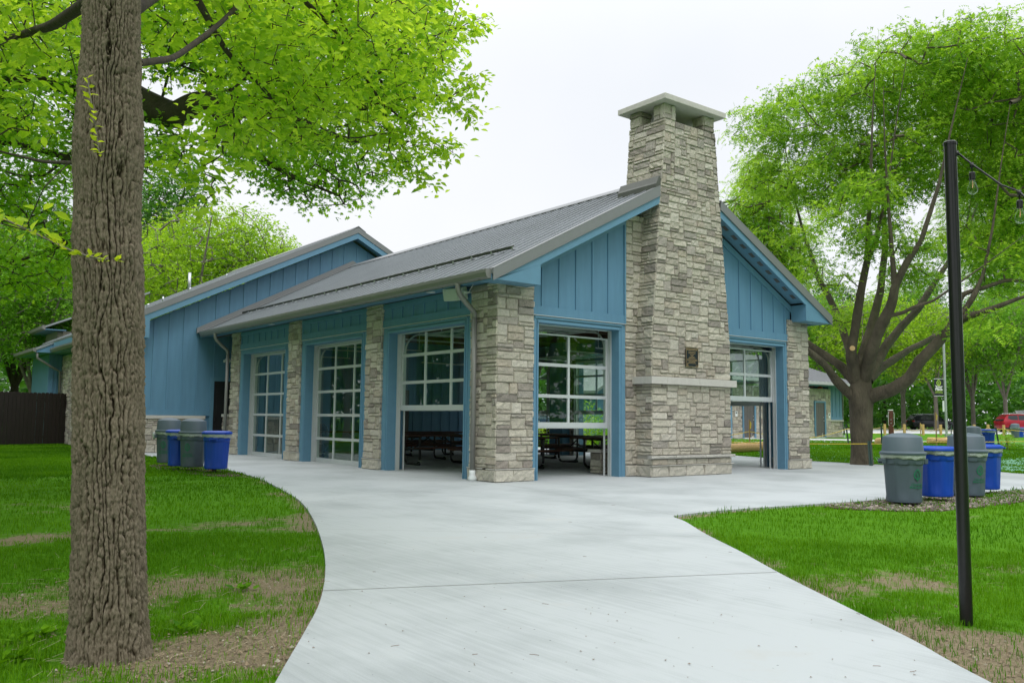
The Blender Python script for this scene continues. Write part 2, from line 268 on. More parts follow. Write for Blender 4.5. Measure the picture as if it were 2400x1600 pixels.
# ------------------------------------------------------------------ object helpers
def tag(o, label=None, cat=None, group=None, kind=None):
    if label: o['label'] = label
    if cat: o['category'] = cat
    if group: o['group'] = group
    if kind: o['kind'] = kind
    return o
def empty(name, loc=(0, 0, 0), rz=0, label=None, cat=None, group=None):
    o = bpy.data.objects.new(name, None); COL.objects.link(o); o.location = loc; o.rotation_euler = (0, 0, rz); o.empty_display_size = .3
    return tag(o, label, cat, group)
def copy_tree(o, parent=None):
    c = o.copy(); COL.objects.link(c)
    if parent: c.parent = parent
    for ch in [x for x in COL.objects if x.parent == o]: copy_tree(ch, c)
    return c
class MB:
    def __init__(s): s.v = []; s.f = []; s.m = []; s.c = []
    def add(s, vs, fs, mi=0, col=None):
        b = len(s.v); s.v += [tuple(map(float, q)) for q in vs]; s.f += [tuple(b+i for i in f) for f in fs]; s.m += [mi]*len(fs)
        if col is not None: s.c += [col]*len(vs)
        return s
    def box(s, x0, x1, y0, y1, z0, z1, mi=0, T=None, col=None):
        vs = [(x, y, z) for z in (z0, z1) for y in (y0, y1) for x in (x0, x1)]
        if T is not None: vs = [T @ Vector(q) for q in vs]
        fs = [(0, 2, 3, 1), (4, 5, 7, 6), (0, 1, 5, 4), (2, 6, 7, 3), (0, 4, 6, 2), (1, 3, 7, 5)]
        return s.add(vs, fs, mi, col)
    def prism(s, poly, axis, a, b, mi=0):
        """polygon in the two other axes extruded along axis from a to b"""
        def P(u, v, t): return {'x': (t, u, v), 'y': (u, t, v), 'z': (u, v, t)}[axis]
        n = len(poly); vs = [P(u, v, a) for u, v in poly]+[P(u, v, b) for u, v in poly]
        fs = [tuple(range(n)), tuple(range(2*n-1, n-1, -1))]+[(i, i+n, (i+1) % n+n, (i+1) % n) for i in range(n)]
        return s.add(vs, fs, mi)
    def tube(s, pts, r, n=8, mi=0, cap=True, sq=1):
        pts = [Vector(p) for p in pts]; rs = r if isinstance(r, (list, tuple)) else [r]*len(pts)
        d = (pts[1]-pts[0]).normalized(); up = Vector((0, 0, 1)) if abs(d.z) < .9 else Vector((1, 0, 0)); a = d.cross(up).normalized(); vs = []; fs = []
        for i, p in enumerate(pts):
            if 0 < i < len(pts)-1: d = (pts[i+1]-pts[i-1]).normalized()
            elif i: d = (pts[i]-pts[i-1]).normalized()
            a = (a-d*a.dot(d)).normalized(); b = d.cross(a)
            for k in range(n):
                t = 2*math.pi*k/n; vs.append(p+(a*math.cos(t)+b*math.sin(t)*sq)*rs[i])
        for i in range(len(pts)-1):
            for k in range(n): fs.append((i*n+k, i*n+(k+1) % n, (i+1)*n+(k+1) % n, (i+1)*n+k))
        if cap: fs += [tuple(range(n-1, -1, -1)), tuple((len(pts)-1)*n+k for k in range(n))]
        return s.add(vs, fs, mi)
    def lathe(s, prof, n=24, c=(0, 0, 0), mi=0, cap=True):
        vs = []; fs = []
        for r, z in prof:
            for k in range(n): t = 2*math.pi*k/n; vs.append((c[0]+r*math.cos(t), c[1]+r*math.sin(t), c[2]+z))
        for i in range(len(prof)-1):
            for k in range(n): fs.append((i*n+k, i*n+(k+1) % n, (i+1)*n+(k+1) % n, (i+1)*n+k))
        if cap: fs += [tuple(range(n-1, -1, -1)), tuple((len(prof)-1)*n+k for k in range(n))]
        return s.add(vs, fs, mi)
    def build(s, name, mats, parent=None, smooth=False, bevel=0, fix=True):
        me = bpy.data.meshes.new(name); me.from_pydata(s.v, [], s.f)
        for mm in ([mats] if isinstance(mats, str) else mats): me.materials.append(MAT[mm])
        if max(s.m, default=0): me.polygons.foreach_set('material_index', s.m)
        if s.c:
            at = me.color_attributes.new('col', 'FLOAT_COLOR', 'POINT'); at.data.foreach_set('color', np.array([(*c, 1) for c in s.c], np.float32).ravel())
        if fix:
            bm = bmesh.new(); bm.from_mesh(me); bmesh.ops.recalc_face_normals(bm, faces=bm.faces); bm.to_mesh(me); bm.free()
        if smooth: me.polygons.foreach_set('use_smooth', [True]*len(me.polygons))
        me.update(); o = bpy.data.objects.new(name, me); COL.objects.link(o)
        if parent: o.parent = parent
        if smooth == 'auto' or bevel:
            if bevel:
                b = o.modifiers.new('b', 'BEVEL'); b.width = bevel; b.segments = 2; b.limit_method = 'ANGLE'; b.angle_limit = R_(40)
            if smooth: me.set_sharp_from_angle(angle=R_(38))
        return o
def np_mesh(name, V, F, mats, parent=None, rnd_=None, mi=None, smooth=False):
    me = bpy.data.meshes.new(name); k = F.shape[1]
    me.vertices.add(len(V)); me.vertices.foreach_set('co', V.astype(np.float32).ravel())
    me.loops.add(F.size); me.loops.foreach_set('vertex_index', F.astype(np.int32).ravel())
    me.polygons.add(len(F)); me.polygons.foreach_set('loop_start', np.arange(0, F.size, k, dtype=np.int32)); me.polygons.foreach_set('loop_total', np.full(len(F), k, np.int32))
    for mm in ([mats] if isinstance(mats, str) else mats): me.materials.append(MAT[mm])
    if mi is not None: me.polygons.foreach_set('material_index', mi.astype(np.int32))
    if rnd_ is not None:
        a = me.attributes.new('rnd', 'FLOAT', 'POINT'); a.data.foreach_set('value', rnd_.astype(np.float32))
    if smooth: me.polygons.foreach_set('use_smooth', np.ones(len(F), bool))
    me.update(calc_edges=True); me.validate(); o = bpy.data.objects.new(name, me); COL.objects.link(o)
    if parent: o.parent = parent
    return o
# ------------------------------------------------------------------ stonework
def TF(org, U, N):
    U = Vector(U); N = Vector(N); Z = Vector((0, 0, 1)); o = Vector(org)
    return Matrix(((U.x, N.x, Z.x, o.x), (U.y, N.y, Z.y, o.y), (U.z, N.z, Z.z, o.z), (0, 0, 0, 1)))
PAL = [((.49, .455, .375), 6), ((.455, .42, .345), 6), ((.53, .495, .425), 3), ((.40, .36, .30), 3.5), ((.27, .235, .205), 1.8), ((.43, .375, .30), 1.6), ((.33, .30, .265), 2), ((.21, .185, .165), .8)]
def pick(rg):
    t = rg.random()*sum(w for _, w in PAL)
    for c, w_ in PAL:
        t -= w_
        if t <= 0: break
    k = rg.uniform(.9, 1.08); return tuple(min(1, (q*.80+m*.20)*k) for q, m in zip(c, (.44, .405, .34)))
def one_stone(mb, P, u0, u1, z0, z1, rg, rough=1.0, col=None):
    """P(u,z,d) -> point; a split-faced block between joints"""
    g = .005; b = .012; w_ = u1-u0; h_ = z1-z0
    nu = max(1, int(round(w_/.085))); nv = max(1, int(round(h_/.075)))
    us = [u0+g]+[u0+g+b+(w_-2*g-2*b)*i/nu for i in range(nu+1)]+[u1-g]
    zs = [z0+g]+[z0+g+b+(h_-2*g-2*b)*i/nv for i in range(nv+1)]+[z1-g]
    pr = rg.uniform(.012, .036)*rough; tu = rg.uniform(-.012, .012)*rough; tz = rg.uniform(-.01, .01)*rough
    vs = []; nU = len(us); nZ = len(zs)
    for j, z in enumerate(zs):
        for i, u in enumerate(us):
            e = i in (0, nU-1) or j in (0, nZ-1)
            if e: vs.append(P(u+rg.uniform(-.006, .006), z+rg.uniform(-.005, .005), -.004))
            else: vs.append(P(u, z, pr+tu*(i/(nU-1)-.5)+tz*(j/(nZ-1)-.5)+rg.uniform(-.010, .010)*rough))
    fs = [(j*nU+i, j*nU+i+1, (j+1)*nU+i+1, (j+1)*nU+i) for j in range(nZ-1) for i in range(nU-1)]
    mb.add(vs, fs, 0, col or pick(rg))
def ashlar(mb, T, W, z0, z1, seed, left=None, right=None, noff=None, unit=.074, big=False):
    rg = random.Random(seed); nr = max(1, int(round((z1-z0)/unit))); uh = (z1-z0)/nr; cw = .05; nc = max(2, int(round(W/cw))); cw = W/nc
    occ = [[False]*nc for _ in range(nr)]
    lf = left or (lambda z: 0.0); rt = right or (lambda z: W); no = noff or (lambda z: 0.0)
    def P(u, z, d):
        l = lf(z); r = rt(z); return T @ Vector((l+(u/W)*(r-l), d+no(z), z))
    for j in range(nr):
        for i in range(nc):
            if occ[j][i]: continue
            run = 0
            while i+run < nc and not occ[j][i+run]: run += 1
            h = rg.choices((1, 2, 3), (3.2, 5.4, 1.9))[0] if not big else rg.choices((2, 3), (1, 1))[0]; h = min(h, nr-j)
            lo, hi = {1: (4, 9), 2: (5, 11), 3: (4, 7)}[h]; L = rg.randint(lo, hi)
            if run-L < 3: L = run if run <= hi+2 else run//2
            L = min(L, run)
            k = 1
            while k < h and all(not occ[j+k][i+q] for q in range(L)): k += 1
            h = k
            for a in range(h):
                for q in range(L): occ[j+a][i+q] = True
            one_stone(mb, P, i*cw, (i+L)*cw, z0+j*uh, z0+(j+h)*uh, rg)
def blocks_row(mb, T, W, z0, z1, seed, noff=0, lo=.28, hi=.5):
    rg = random.Random(seed); n = max(1, int(round(W/((lo+hi)/2)))); c = [0]+sorted((k+rg.uniform(-.18, .18))/n*W for k in range(1, n))+[W]
    for a, b in zip(c, c[1:]):
        kk = rg.uniform(.9, 1.08); one_stone(mb, lambda u, z, d: T @ Vector((u, d+noff, z)), a, b, z0, z1, rg, 1.2, tuple(q*kk for q in (.50, .47, .40)))
def faces_of(x0, x1, y0, y1, which):
    F = {'f': (TF((x0, y0, 0), (1, 0, 0), (0, -1, 0)), x1-x0), 'b': (TF((x1, y1, 0), (-1, 0, 0), (0, 1, 0)), x1-x0),
         'l': (TF((x0, y1, 0), (0, -1, 0), (-1, 0, 0)), y1-y0), 'r': (TF((x1, y0, 0), (0, 1, 0), (1, 0, 0)), y1-y0)}
    return [F[c] for c in which]
def ext(T, W, e=.016):
    M = T.copy(); M.translation = T @ Vector((-e, 0, 0)); return M, W+2*e
def pillar(parent, x0, x1, y0, y1, z1, which='flrb', seed=1, z0=.235, label=None):
    mb = MB()
    for k, (T, W) in enumerate(faces_of(x0, x1, y0, y1, which)):
        T2, W2 = ext(T, W); ashlar(mb, T2, W2, z0+.012, z1, seed*7+k); T3, W3 = ext(T, W, .045); blocks_row(mb, T3, W3, 0, z0-.004, seed*13+k, .022)
    p = mb.build('stone_pillar', 'stone', parent, fix=False)
    MB().box(x0+.004, x1-.004, y0+.004, y1-.004, 0, z1-.004).build('mortar_core', 'mortar', p)
    MB().box(x0-.05, x1+.05, y0-.05, y1+.05, z0-.004, z0+.012).build('water_table', 'limestone', p)
    if label: p['label'] = label
    return p

# ------------------------------------------------------------------ the picnic pavilion
PAV = empty('picnic_pavilion', (0, 0, 0), 0, 'blue gabled picnic pavilion with a stone chimney, grey metal roof and glass roll-up doors', 'pavilion')
XC = 5.05; WX = 10.1; Y1 = 15.8; SL = .52
zr = lambda x: 4.14+SL*(x if x <= XC else 2*XC-x)      # top of the metal roof
# pillars
PY_ = [(0, .84), (4.45, 5.13), (8.88, 9.6), (13.4, 14.0)]
pillar(PAV, 0, .87, 0, .30, 3.79, 'flrb', 1); pillar(PAV, WX-.84, WX, 0, .30, 3.79, 'flrb', 2)
pillar(PAV, 0, .30, .303, .84, 3.79, 'lrb', 3, label='side return of the near corner pillar'); pillar(PAV, WX-.30, WX, .303, .84, 3.79, 'lrb', 4)
def clad(x0, x1, y0, y1): MB().box(x0, x1, y0, y1, 0, 3.79).build('pillar_cladding', 'blue_siding', PAV)
clad(.303, .62, .32, .62); clad(WX-.55, WX-.303, .32, .55)
for k, (a, b) in enumerate(PY_[1:]):
    pillar(PAV, 0, .33, a, b, 3.79, 'flb', 10+k); clad(.333, .66, a+.03, b-.03)
    pillar(PAV, WX-.33, WX, a, b, 3.79, 'frb', 20+k); clad(WX-.66, WX-.333, a+.03, b-.03)
# stone gable pier behind the chimney
mb = MB(); T = TF((3.44, .04, 0), (1, 0, 0), (0, -1, 0)); W = 3.22
ashlar(mb, T, W, .25, 5.65, 31); blocks_row(mb, T, W, 0, .235, 32, .02)
for x, c in ((3.44, 'l'), (6.66, 'r')):
    pass
pier = mb.build('stone_pier', 'stone', PAV, fix=False); MB().box(3.446, 6.654, .044, .5, 0, 5.6).build('mortar_core', 'mortar', pier)
# chimney: straight to z 2.9 then tapering
hw = lambda z: 1.28 if z < 2.9 else 1.28-(z-2.9)*(.45/4.92)
fr = lambda z: -.44 if z < 2.9 else -.44+(z-2.9)*.006
mb = MB(); W = 2.6; ZT = 7.82
T = TF((XC, 0, 0), (1, 0, 0), (0, -1, 0))
left = lambda z: -hw(z)-.018; right = lambda z: hw(z)+.018
ashlar(mb, T, W, .40+.05, 1.96, 41, left, right, lambda z: -fr(z)); ashlar(mb, T, W, 2.115, ZT, 42, left, right, lambda z: -fr(z))
ashlar(mb, T, W, .245, .375, 43, left, right, lambda z: -fr(z), unit=.12); Tb = TF((XC-1.31, 0, 0), (1, 0, 0), (0, -1, 0)); blocks_row(mb, Tb, 2.62, 0, .235, 44, .46, .35, .62)
BK = .62
for s, sd in ((-1, 50), (1, 60)):
    Ts = TF((XC, fr(0)-.016, 0), (0, 1, 0), (s, 0, 0)); 
    for (a, b, k) in ((.45, 1.96, 1), (2.115, 5.3, 2), (.245, .375, 3)):
        ashlar(mb, Ts, .5, a, b, sd+k, None, None, lambda z: hw(z), unit=.12 if k == 3 else .068)
    blocks_row(mb, Ts, .5, 0, .235, sd+5, 1.30)
    ashlar(mb, Ts, BK-fr(0)+.03, 5.3, ZT, sd+9, None, None, lambda z: hw(z))
Tk = TF((XC, BK, 0), (1, 0, 0), (0, 1, 0)); ashlar(mb, Tk, W, 6.2, ZT, 77, left, right)
def core(mb, z0, z1, d=.004):
    a, b = hw(z0)-d, hw(z1)-d
    vs = [(XC-a, fr(z0)+d, z0), (XC+a, fr(z0)+d, z0), (XC+a, BK-d, z0), (XC-a, BK-d, z0), (XC-b, fr(z1)+d, z1), (XC+b, fr(z1)+d, z1), (XC+b, BK-d, z1), (XC-b, BK-d, z1)]
    mb.add(vs, [(0, 1, 2, 3), (4, 5, 6, 7), (0, 1, 5, 4), (1, 2, 6, 5), (2, 3, 7, 6), (3, 0, 4, 7)])
chim = mb.build('chimney', 'stone', PAV, fix=False)
m2 = MB(); core(m2, 0, 2.9); core(m2, 2.9, ZT); m2.build('mortar_core', 'mortar', chim)
a = hw(ZT)-.01
for k, (sx, yy) in enumerate(((-1, fr(ZT)), (1, fr(ZT)), (-1, BK-.3), (1, BK-.3))):
    x0 = XC-a if sx < 0 else XC+a-.33
    mb = MB()
    for T_, W_ in faces_of(x0, x0+.33, yy, yy+.3, 'flrb'): ashlar(mb, *ext(T_, W_), ZT+.004, 8.165, 90+k, unit=.11)
    mb.box(x0+.004, x0+.326, yy+.004, yy+.296, ZT, 8.168, 0, None, (.36, .345, .31)); mb.c += [(.42, .39, .33)]*(len(mb.v)-len(mb.c)); mb.build('chimney_post', 'stone', chim, fix=False)
MB().box(4.02, 6.08, -.62, .84, 8.17, 8.30).build('chimney_cap', 'limestone', chim, bevel=.012)
mb = MB()
for x0, x1 in ((XC-1.41, XC-.92), (XC-.917, XC+.12), (XC+.123, XC+1.41)): mb.box(x0, x1, -.55, -.30, 1.955, 2.11)
mb.box(XC-1.41, XC-1.12, -.297, .03, 1.955, 2.11); mb.box(XC+1.12, XC+1.41, -.297, .03, 1.955, 2.11)
mb.build('mantel', 'limestone', chim, bevel=.006)
mb = MB(); rg = random.Random(3)
x = XC-1.39
while x < XC+1.38:
    x2 = min(XC+1.39, x+rg.uniform(.7, 1.0)); 
    def Pl(u, z, d): return Vector((u, -.50-d, z))
    one_stone(mb, Pl, x, x2, .380, .448, rg, .7, (.47, .455, .41)); x = x2
led = mb.build('hearth_ledge', 'stone', chim, fix=False); MB().box(XC-1.385, XC+1.385, -.50, -.40, .382, .446).build('ledge_core', 'ledge_stone', chim)
MB().box(XC-1.35, XC+1.35, -.50, -.40, .233, .246).build('water_table', 'limestone', chim)

# board-and-batten panels: T maps (u, n, z)
def siding(parent, T, u0, u1, z0, zt, sp=.455, first=None, name='siding', rail=.18, lab=None, base_mat='blue_siding', trim='blue_siding'):
    """zt(u): height of the top edge"""
    mb = MB(); us = [u0, u1] if zt(u0)+zt(u1) != 2*zt((u0+u1)/2) else [u0, u1]
    poly = [(u0, z0), (u1, z0), (u1, zt(u1)), (u0, zt(u0))]
    def pr(poly, n0, n1, mi=0):
        n = len(poly); vs = [T @ Vector((u, n0, z)) for u, z in poly]+[T @ Vector((u, n1, z)) for u, z in poly]
        mb.add(vs, [tuple(range(n)), tuple(range(2*n-1, n-1, -1))]+[(i, i+n, (i+1) % n+n, (i+1) % n) for i in range(n)], mi)
    pr(poly, -.03, 0)
    u = u0+(first if first is not None else sp)
    while u < u1-.03:
        pr([(u-.024, z0+rail), (u+.024, z0+rail), (u+.024, zt(u+.024)), (u-.024, zt(u-.024))], .0, .022, 1); u += sp
    if rail: pr([(u0+.002, z0), (u1-.002, z0), (u1-.002, z0+rail), (u0+.002, z0+rail)], .001, .026, 1)
    o = mb.build(name, [base_mat, trim], parent)
    if lab: o['label'] = lab
    return o
def zst(mb, T, u0, u1, n0, n1, z0, z1, mi=0): mb.box(u0, u1, n0, n1, z0, z1, mi, T)
def bay(parent, T, a, b, o0, o1, raise_, cols, top=3.085, soff=3.77, flip=False, siding_top=True, rows=5, H=None):
    """garage bay between pillars a..b (u), opening o0..o1; n points outward from the trim plane"""
    mb = MB(); r = .21
    # casings with a stepped profile, reveals, head
    for (x0, x1, s) in ((a, o0, 1), (o1, b, -1)):
        zst(mb, T, x0, x1, -.06, 0, 0, 3.215)
        xi = o0 if s > 0 else o1
        zst(mb, T, min(xi, xi-s*.035), max(xi, xi-s*.035), .0005, .018, 0, top-.003); zst(mb, T, min(xi-s*.075, xi-s*.115), max(xi-s*.075, xi-s*.115), .0005, .012, 0, 3.2)
        zst(mb, T, min(xi, xi-s*.05), max(xi, xi-s*.05), -r, -.0605, 0, top)
    zst(mb, T, o0+.002, o1-.002, -r, -.001, top, 3.213); zst(mb, T, o0-.03, o1+.03, .0185, .03, top+.0, top+.05); zst(mb, T, o0-.1, o1+.1, .0185, .026, top+.085, 3.21)
    fr_ = mb.build('door_surround', 'blue_trim', parent)
    m = MB(); zst(m, T, a, b, .0, .042, 3.219, 3.231); m.build('drip_edge', 'aluminium', fr_)
    if siding_top:
        m = MB(); zst(m, T, a, b, -.03, 0, 3.232, soff); zst(m, T, a+.002, b-.002, .001, .024, 3.233, 3.40); zst(m, T, a+.002, b-.002, .001, .024, 3.65, soff-.002)
        u = a+.05
        while u < b-.02: zst(m, T, u-.04, u+.04, .001, .022, 3.4005, 3.6495); u += .455
        m.build('siding', 'blue_siding', parent)
    # aluminium angle round the opening
    m = MB()
    for xi, s in ((o0, 1), (o1, -1)):
        zst(m, T, min(xi, xi-s*.04), max(xi, xi-s*.04), -.325, -r-.001, 0, top); zst(m, T, min(xi-s*.001, xi+s*.025), max(xi-s*.001, xi+s*.025), -.218, -r-.002, 0, top-.02)
        # vertical track with its roller bracket
        zst(m, T, min(xi, xi+s*.03), max(xi, xi+s*.03), -.43, -.40, 0, 2.7)
    zst(m, T, o0-.04, o1+.04, -.325, -r-.001, top+.001, top+.05); zst(m, T, o0, o1, -.218, -r-.002, top-.025, top)
    # curved and horizontal tracks
    for xi, s in ((o0, 1), (o1, -1)):
        pts = [T @ Vector((xi+s*.015, -.415, 2.7))]
        for k in range(1, 7): an = k/6*math.pi/2; pts.append(T @ Vector((xi+s*.015, -.415-.42*(1-math.cos(an)), 2.7+.42*math.sin(an))))
        pts.append(T @ Vector((xi+s*.015, -3.6, 3.14))); m.tube(pts, .022, 6)
        m.tube([T @ Vector((xi+s*.015, -3.5, 3.14)), T @ Vector((xi+s*.015, -3.5, 3.7))], .015, 5)
    m.tube([T @ Vector((o0, -.5, 3.30)), T @ Vector((o1, -.5, 3.30))], .016, 6)
    m.build('door_track', 'aluminium', fr_)
    # the sectional door
    H = H or (top-.01)/rows; m = MB(); g = MB(); w_ = .055; e0, e1 = o0-.02, o1+.02
    nvis = 0
    for k in range(rows):
        z0 = raise_+k*H; z1 = z0+H
        if z0 > top-.25: break
        nvis += 1; zt_ = min(z1, top+.02)
        bt = .105 if k == 0 else w_*.6; tt = w_*.6 if k < rows-1 else .07
        lean = 0
        zst(m, T, e0, e1, -.375, -.33, z0+.001, z0+bt)
        if z1 <= top+.06: zst(m, T, e0, e1, -.375, -.33, z1-tt, z1-.001)
        zst(m, T, e0, e0+.075, -.375, -.33, z0+bt, zt_-tt); zst(m, T, e1-.075, e1, -.375, -.33, z0+bt, zt_-tt)
        pw = (e1-e0)/cols
        for c in range(1, cols): zst(m, T, e0+c*pw-w_/2, e0+c*pw+w_/2, -.372, -.334, z0+bt, zt_-tt)
        zst(g, T, e0+.07, e1-.07, -.358, -.352, z0+bt-.01, zt_-tt+.01)
        if k == 0: zst(m, T, e0, e1, -.37, -.335, z0-.018, z0)
    rest = rows-nvis
    for k in range(rest):
        n0 = -.95-k*H; n1 = n0-H
        zst(m, T, e0, e1, n0-.05, n0, 3.12, 3.16); zst(m, T, e0, e1, n1, n1+.05, 3.12, 3.16)
        zst(m, T, e0, e0+.07, n1, n0, 3.12, 3.16); zst(m, T, e1-.07, e1, n1, n0, 3.12, 3.16)
        for c in range(1, cols): zst(m, T, e0+c*pw-w_/2, e0+c*pw+w_/2, n1+.05, n0-.05, 3.125, 3.155)
        zst(g, T, e0+.07, e1-.07, n1+.03, n0-.03, 3.137, 3.143)
    d = m.build('garage_door', 'aluminium', parent); g.build('glass', 'door_glass', d)
    return d
TL = TF((.05, 0, 0), (0, 1, 0), (-1, 0, 0)); TRt = TF((WX-.05, 0, 0), (0, 1, 0), (1, 0, 0)); TG = TF((0, .03, 0), (1, 0, 0), (0, -1, 0))
sides = [(.84, 4.45, 1.14, 4.15), (5.13, 8.88, 5.45, 8.56), (9.6, 13.4, 9.93, 13.07)]
for (a, b, o0, o1), rs in zip(sides, (1.36, 0, 0)): bay(PAV, TL, a, b, o0, o1, rs, 3)
for (a, b, o0, o1), rs in zip(sides, (1.62, 1.38, 1.38)): bay(PAV, TRt, a, b, o0, o1, rs, 3)
bay(PAV, TG, .87, 3.44, 1.03, 3.24, 1.02, 2, siding_top=False, H=.635); bay(PAV, TG, 6.66, 9.26, 6.86, 9.07, 1.70, 2, siding_top=False, H=.645)
siding(PAV, TG, .60, 3.40, 3.232, lambda u: zr(u)-.40, .455, 1.119-.6, 'gable_siding', lab='blue siding left of the chimney')
siding(PAV, TG, 6.70, 9.40, 3.232, lambda u: zr(u)-.40, .455, .2+.44, 'gable_siding', lab='blue siding right of the chimney')
# rake frieze against the soffit
for s in (0, 1):
    mb = MB(); x0, x1 = ((3.395, 3.44), (6.66, 6.705))[s]; mb.box(x0, x1, -.005, .06, 3.235, zr(x0)-.38)
    q = [(.6, zr(.6)-.52), (3.39, zr(3.39)-.52), (3.39, zr(3.39)-.36), (.6, zr(.6)-.36)]
    if s: q = [(2*XC-x, z) for x, z in q]
    mb.prism(q, 'y', -.012, .028)
    mb.build('gable_trim', 'blue_trim', PAV)

# roof: deck, ribs, trims
OH = .45; XE = -.45
rf = MB()
for s in (0, 1):
    q = [(XE, zr(XE)), (XC, zr(XC)), (XC, zr(XC)-.07), (XE, zr(XE)-.07)]
    if s: q = [(2*XC-x, z) for x, z in q]
    # leave the chimney's hole
    rf.prism(q, 'y', .64, Y1)
    q2 = [(XE, zr(XE)), (3.93, zr(3.93)), (3.93, zr(3.93)-.07), (XE, zr(XE)-.07)]
    if s: q2 = [(2*XC-x, z) for x, z in q2]
    rf.prism(q2, 'y', -OH+.01, .6395)
def rib(mb, y, wd, h, x1=XC, s=0):
    q = [(XE-.02, zr(XE-.02)+.0005), (x1, zr(x1)+.0005), (x1, zr(x1)+h), (XE-.02, zr(XE-.02)+h)]
    if s: q = [(2*XC-x, z) for x, z in q]
    mb.prism(q, 'y', y-wd/2, y+wd/2)
y = -.14
while y < Y1-.05:
    for s in (0, 1):
        x1 = XC if y > .66 else 3.92
        rib(rf, y, .035, .032, x1, s); rib(rf, y+.119, .02, .009, x1 if y+.119 > .66 or x1 < XC else 3.92, s); rib(rf, y+.238, .02, .009, x1, s)
    y += .3565
roof = rf.build('roof', 'roof_metal', PAV)
mb = MB()
for s in (1, -1):
    a = math.atan(SL); 
    p0 = (XC, zr(XC)+.075); p1 = (XC+s*.26, zr(XC+.26)+.05); p2 = (XC+s*.26, zr(XC+.26)+.03); p3 = (XC, zr(XC)+.055)
    mb.prism([p0, p1, p2, p3], 'y', .66, Y1-.05); mb.prism([(XC+s*.2, zr(XC+.2)+.034), (XC+s*.22, zr(XC+.22)+.034), (XC+s*.22, zr(XC+.22)+.001), (XC+s*.2, zr(XC+.2)+.001)], 'y', .67, Y1-.06)
mb.build('ridge_cap', 'roof_trim', roof)
for s in (0, 1):
    mb = MB(); c2 = MB(); f = (lambda x: 2*XC-x) if s else (lambda x: x)
    gx = .815; z = zr(gx)
    q = [(f(gx-.012), z+.045), (f(gx+.02), z+.06), (f(gx-.01), z+.115), (f(gx-.04), z+.10)]
    mb.prism(q, 'y', .55, Y1-.4)
    y = .57
    while y < Y1-.4: mb.box(min(f(gx-.04), f(gx+.09)), max(f(gx-.04), f(gx+.09)), y-.025, y+.025, z+.02, z+.075, 1); y += .713
    mb.build('snow_guard', ['guard_metal', 'galvanised'], roof)
# rake trim and blue fascia
mt = MB(); fb = MB(); sf = MB(); so_ = MB()
for s in (0, 1):
    fx = (lambda x: 2*XC-x) if s else (lambda x: x)
    xt = 4.03
    P_ = lambda x, d: (fx(x), zr(x)+d)
    mt.prism([P_(XE, -.19), P_(xt, -.19), P_(xt, .03), P_(XE, .03)], 'y', -OH-.012, -OH+.008)
    mt.prism([P_(XE, .034), P_(xt, .034), P_(xt, .012), P_(XE, .012)], 'y', -OH-.014, -OH+.13)
    mt.prism([P_(XE, -.20), P_(xt, -.20), P_(xt, -.188), P_(XE, -.188)], 'y', -OH-.022, -OH+.004)
    fb.prism([P_(XE+.015, -.195), P_(xt, -.195), P_(xt, -.365), (fx(.69), zr(.69)-.365), (fx(.69), 3.735), (fx(XE+.015), 3.735)], 'y', -OH+.01, -OH+.05)
    # return box side, bottom
    fb.prism([(fx(.66), 3.735), (fx(.69), 3.735), (fx(.69), zr(.69)-.35), (fx(.66), zr(.66)-.35)], 'y', -OH+.0505, .0)
    so_.prism([P_(.69, -.30), P_(xt, -.30), P_(xt, -.27), P_(.69, -.27)], 'y', -OH+.051, 0.0)
    so_.box(min(fx(XE+.03), fx(.659)), max(fx(XE+.03), fx(.659)), -OH+.051, .045, 3.74, 3.765)
    so_.box(min(fx(XE+.03), fx(.045)), max(fx(XE+.03), fx(.045)), .0455, Y1-.01, 3.79, 3.82)
    fb.box(min(fx(XE), fx(XE+.028)), max(fx(XE), fx(XE+.028)), -OH+.051, Y1-.01, 3.735, zr(XE)-.072)
mt.build('rake_trim', 'roof_trim', roof); fb.build('fascia', 'blue_trim', PAV); so_.build('soffit', 'blue_trim', PAV)
# soffit vents on the right rake
for k in range(9):
    mb = MB(); x = 6.5+k*.33; z = zr(x)-.303; mb.box(-.09, .09, -.05, .05, -.003, .0, 0, Matrix.Translation((x, -.24, z)) @ Matrix.Rotation(math.atan(SL), 4, 'Y')); mb.build('soffit_vent', 'door_grey', PAV)
# soffit lights
for yy in (2.07, 6.3, 10.45):
    mb = MB(); mb.lathe([(.105, 0), (.105, -.012), (.09, -.014)], 20, (-.2, yy, 3.789)); l = mb.build('soffit_light', 'lamp_disc', PAV)
# chimney flashing
mb = MB()
q = [(3.90, zr(3.9)), (4.04, zr(4.04)), (4.04, zr(4.04)+.24), (3.99, zr(3.99)+.26), (3.93, zr(3.93)+.15), (3.90, zr(3.9)+.12)]
mb.prism(q, 'y', -.455, .72)
mb.build('chimney_flashing', 'guard_metal', roof)
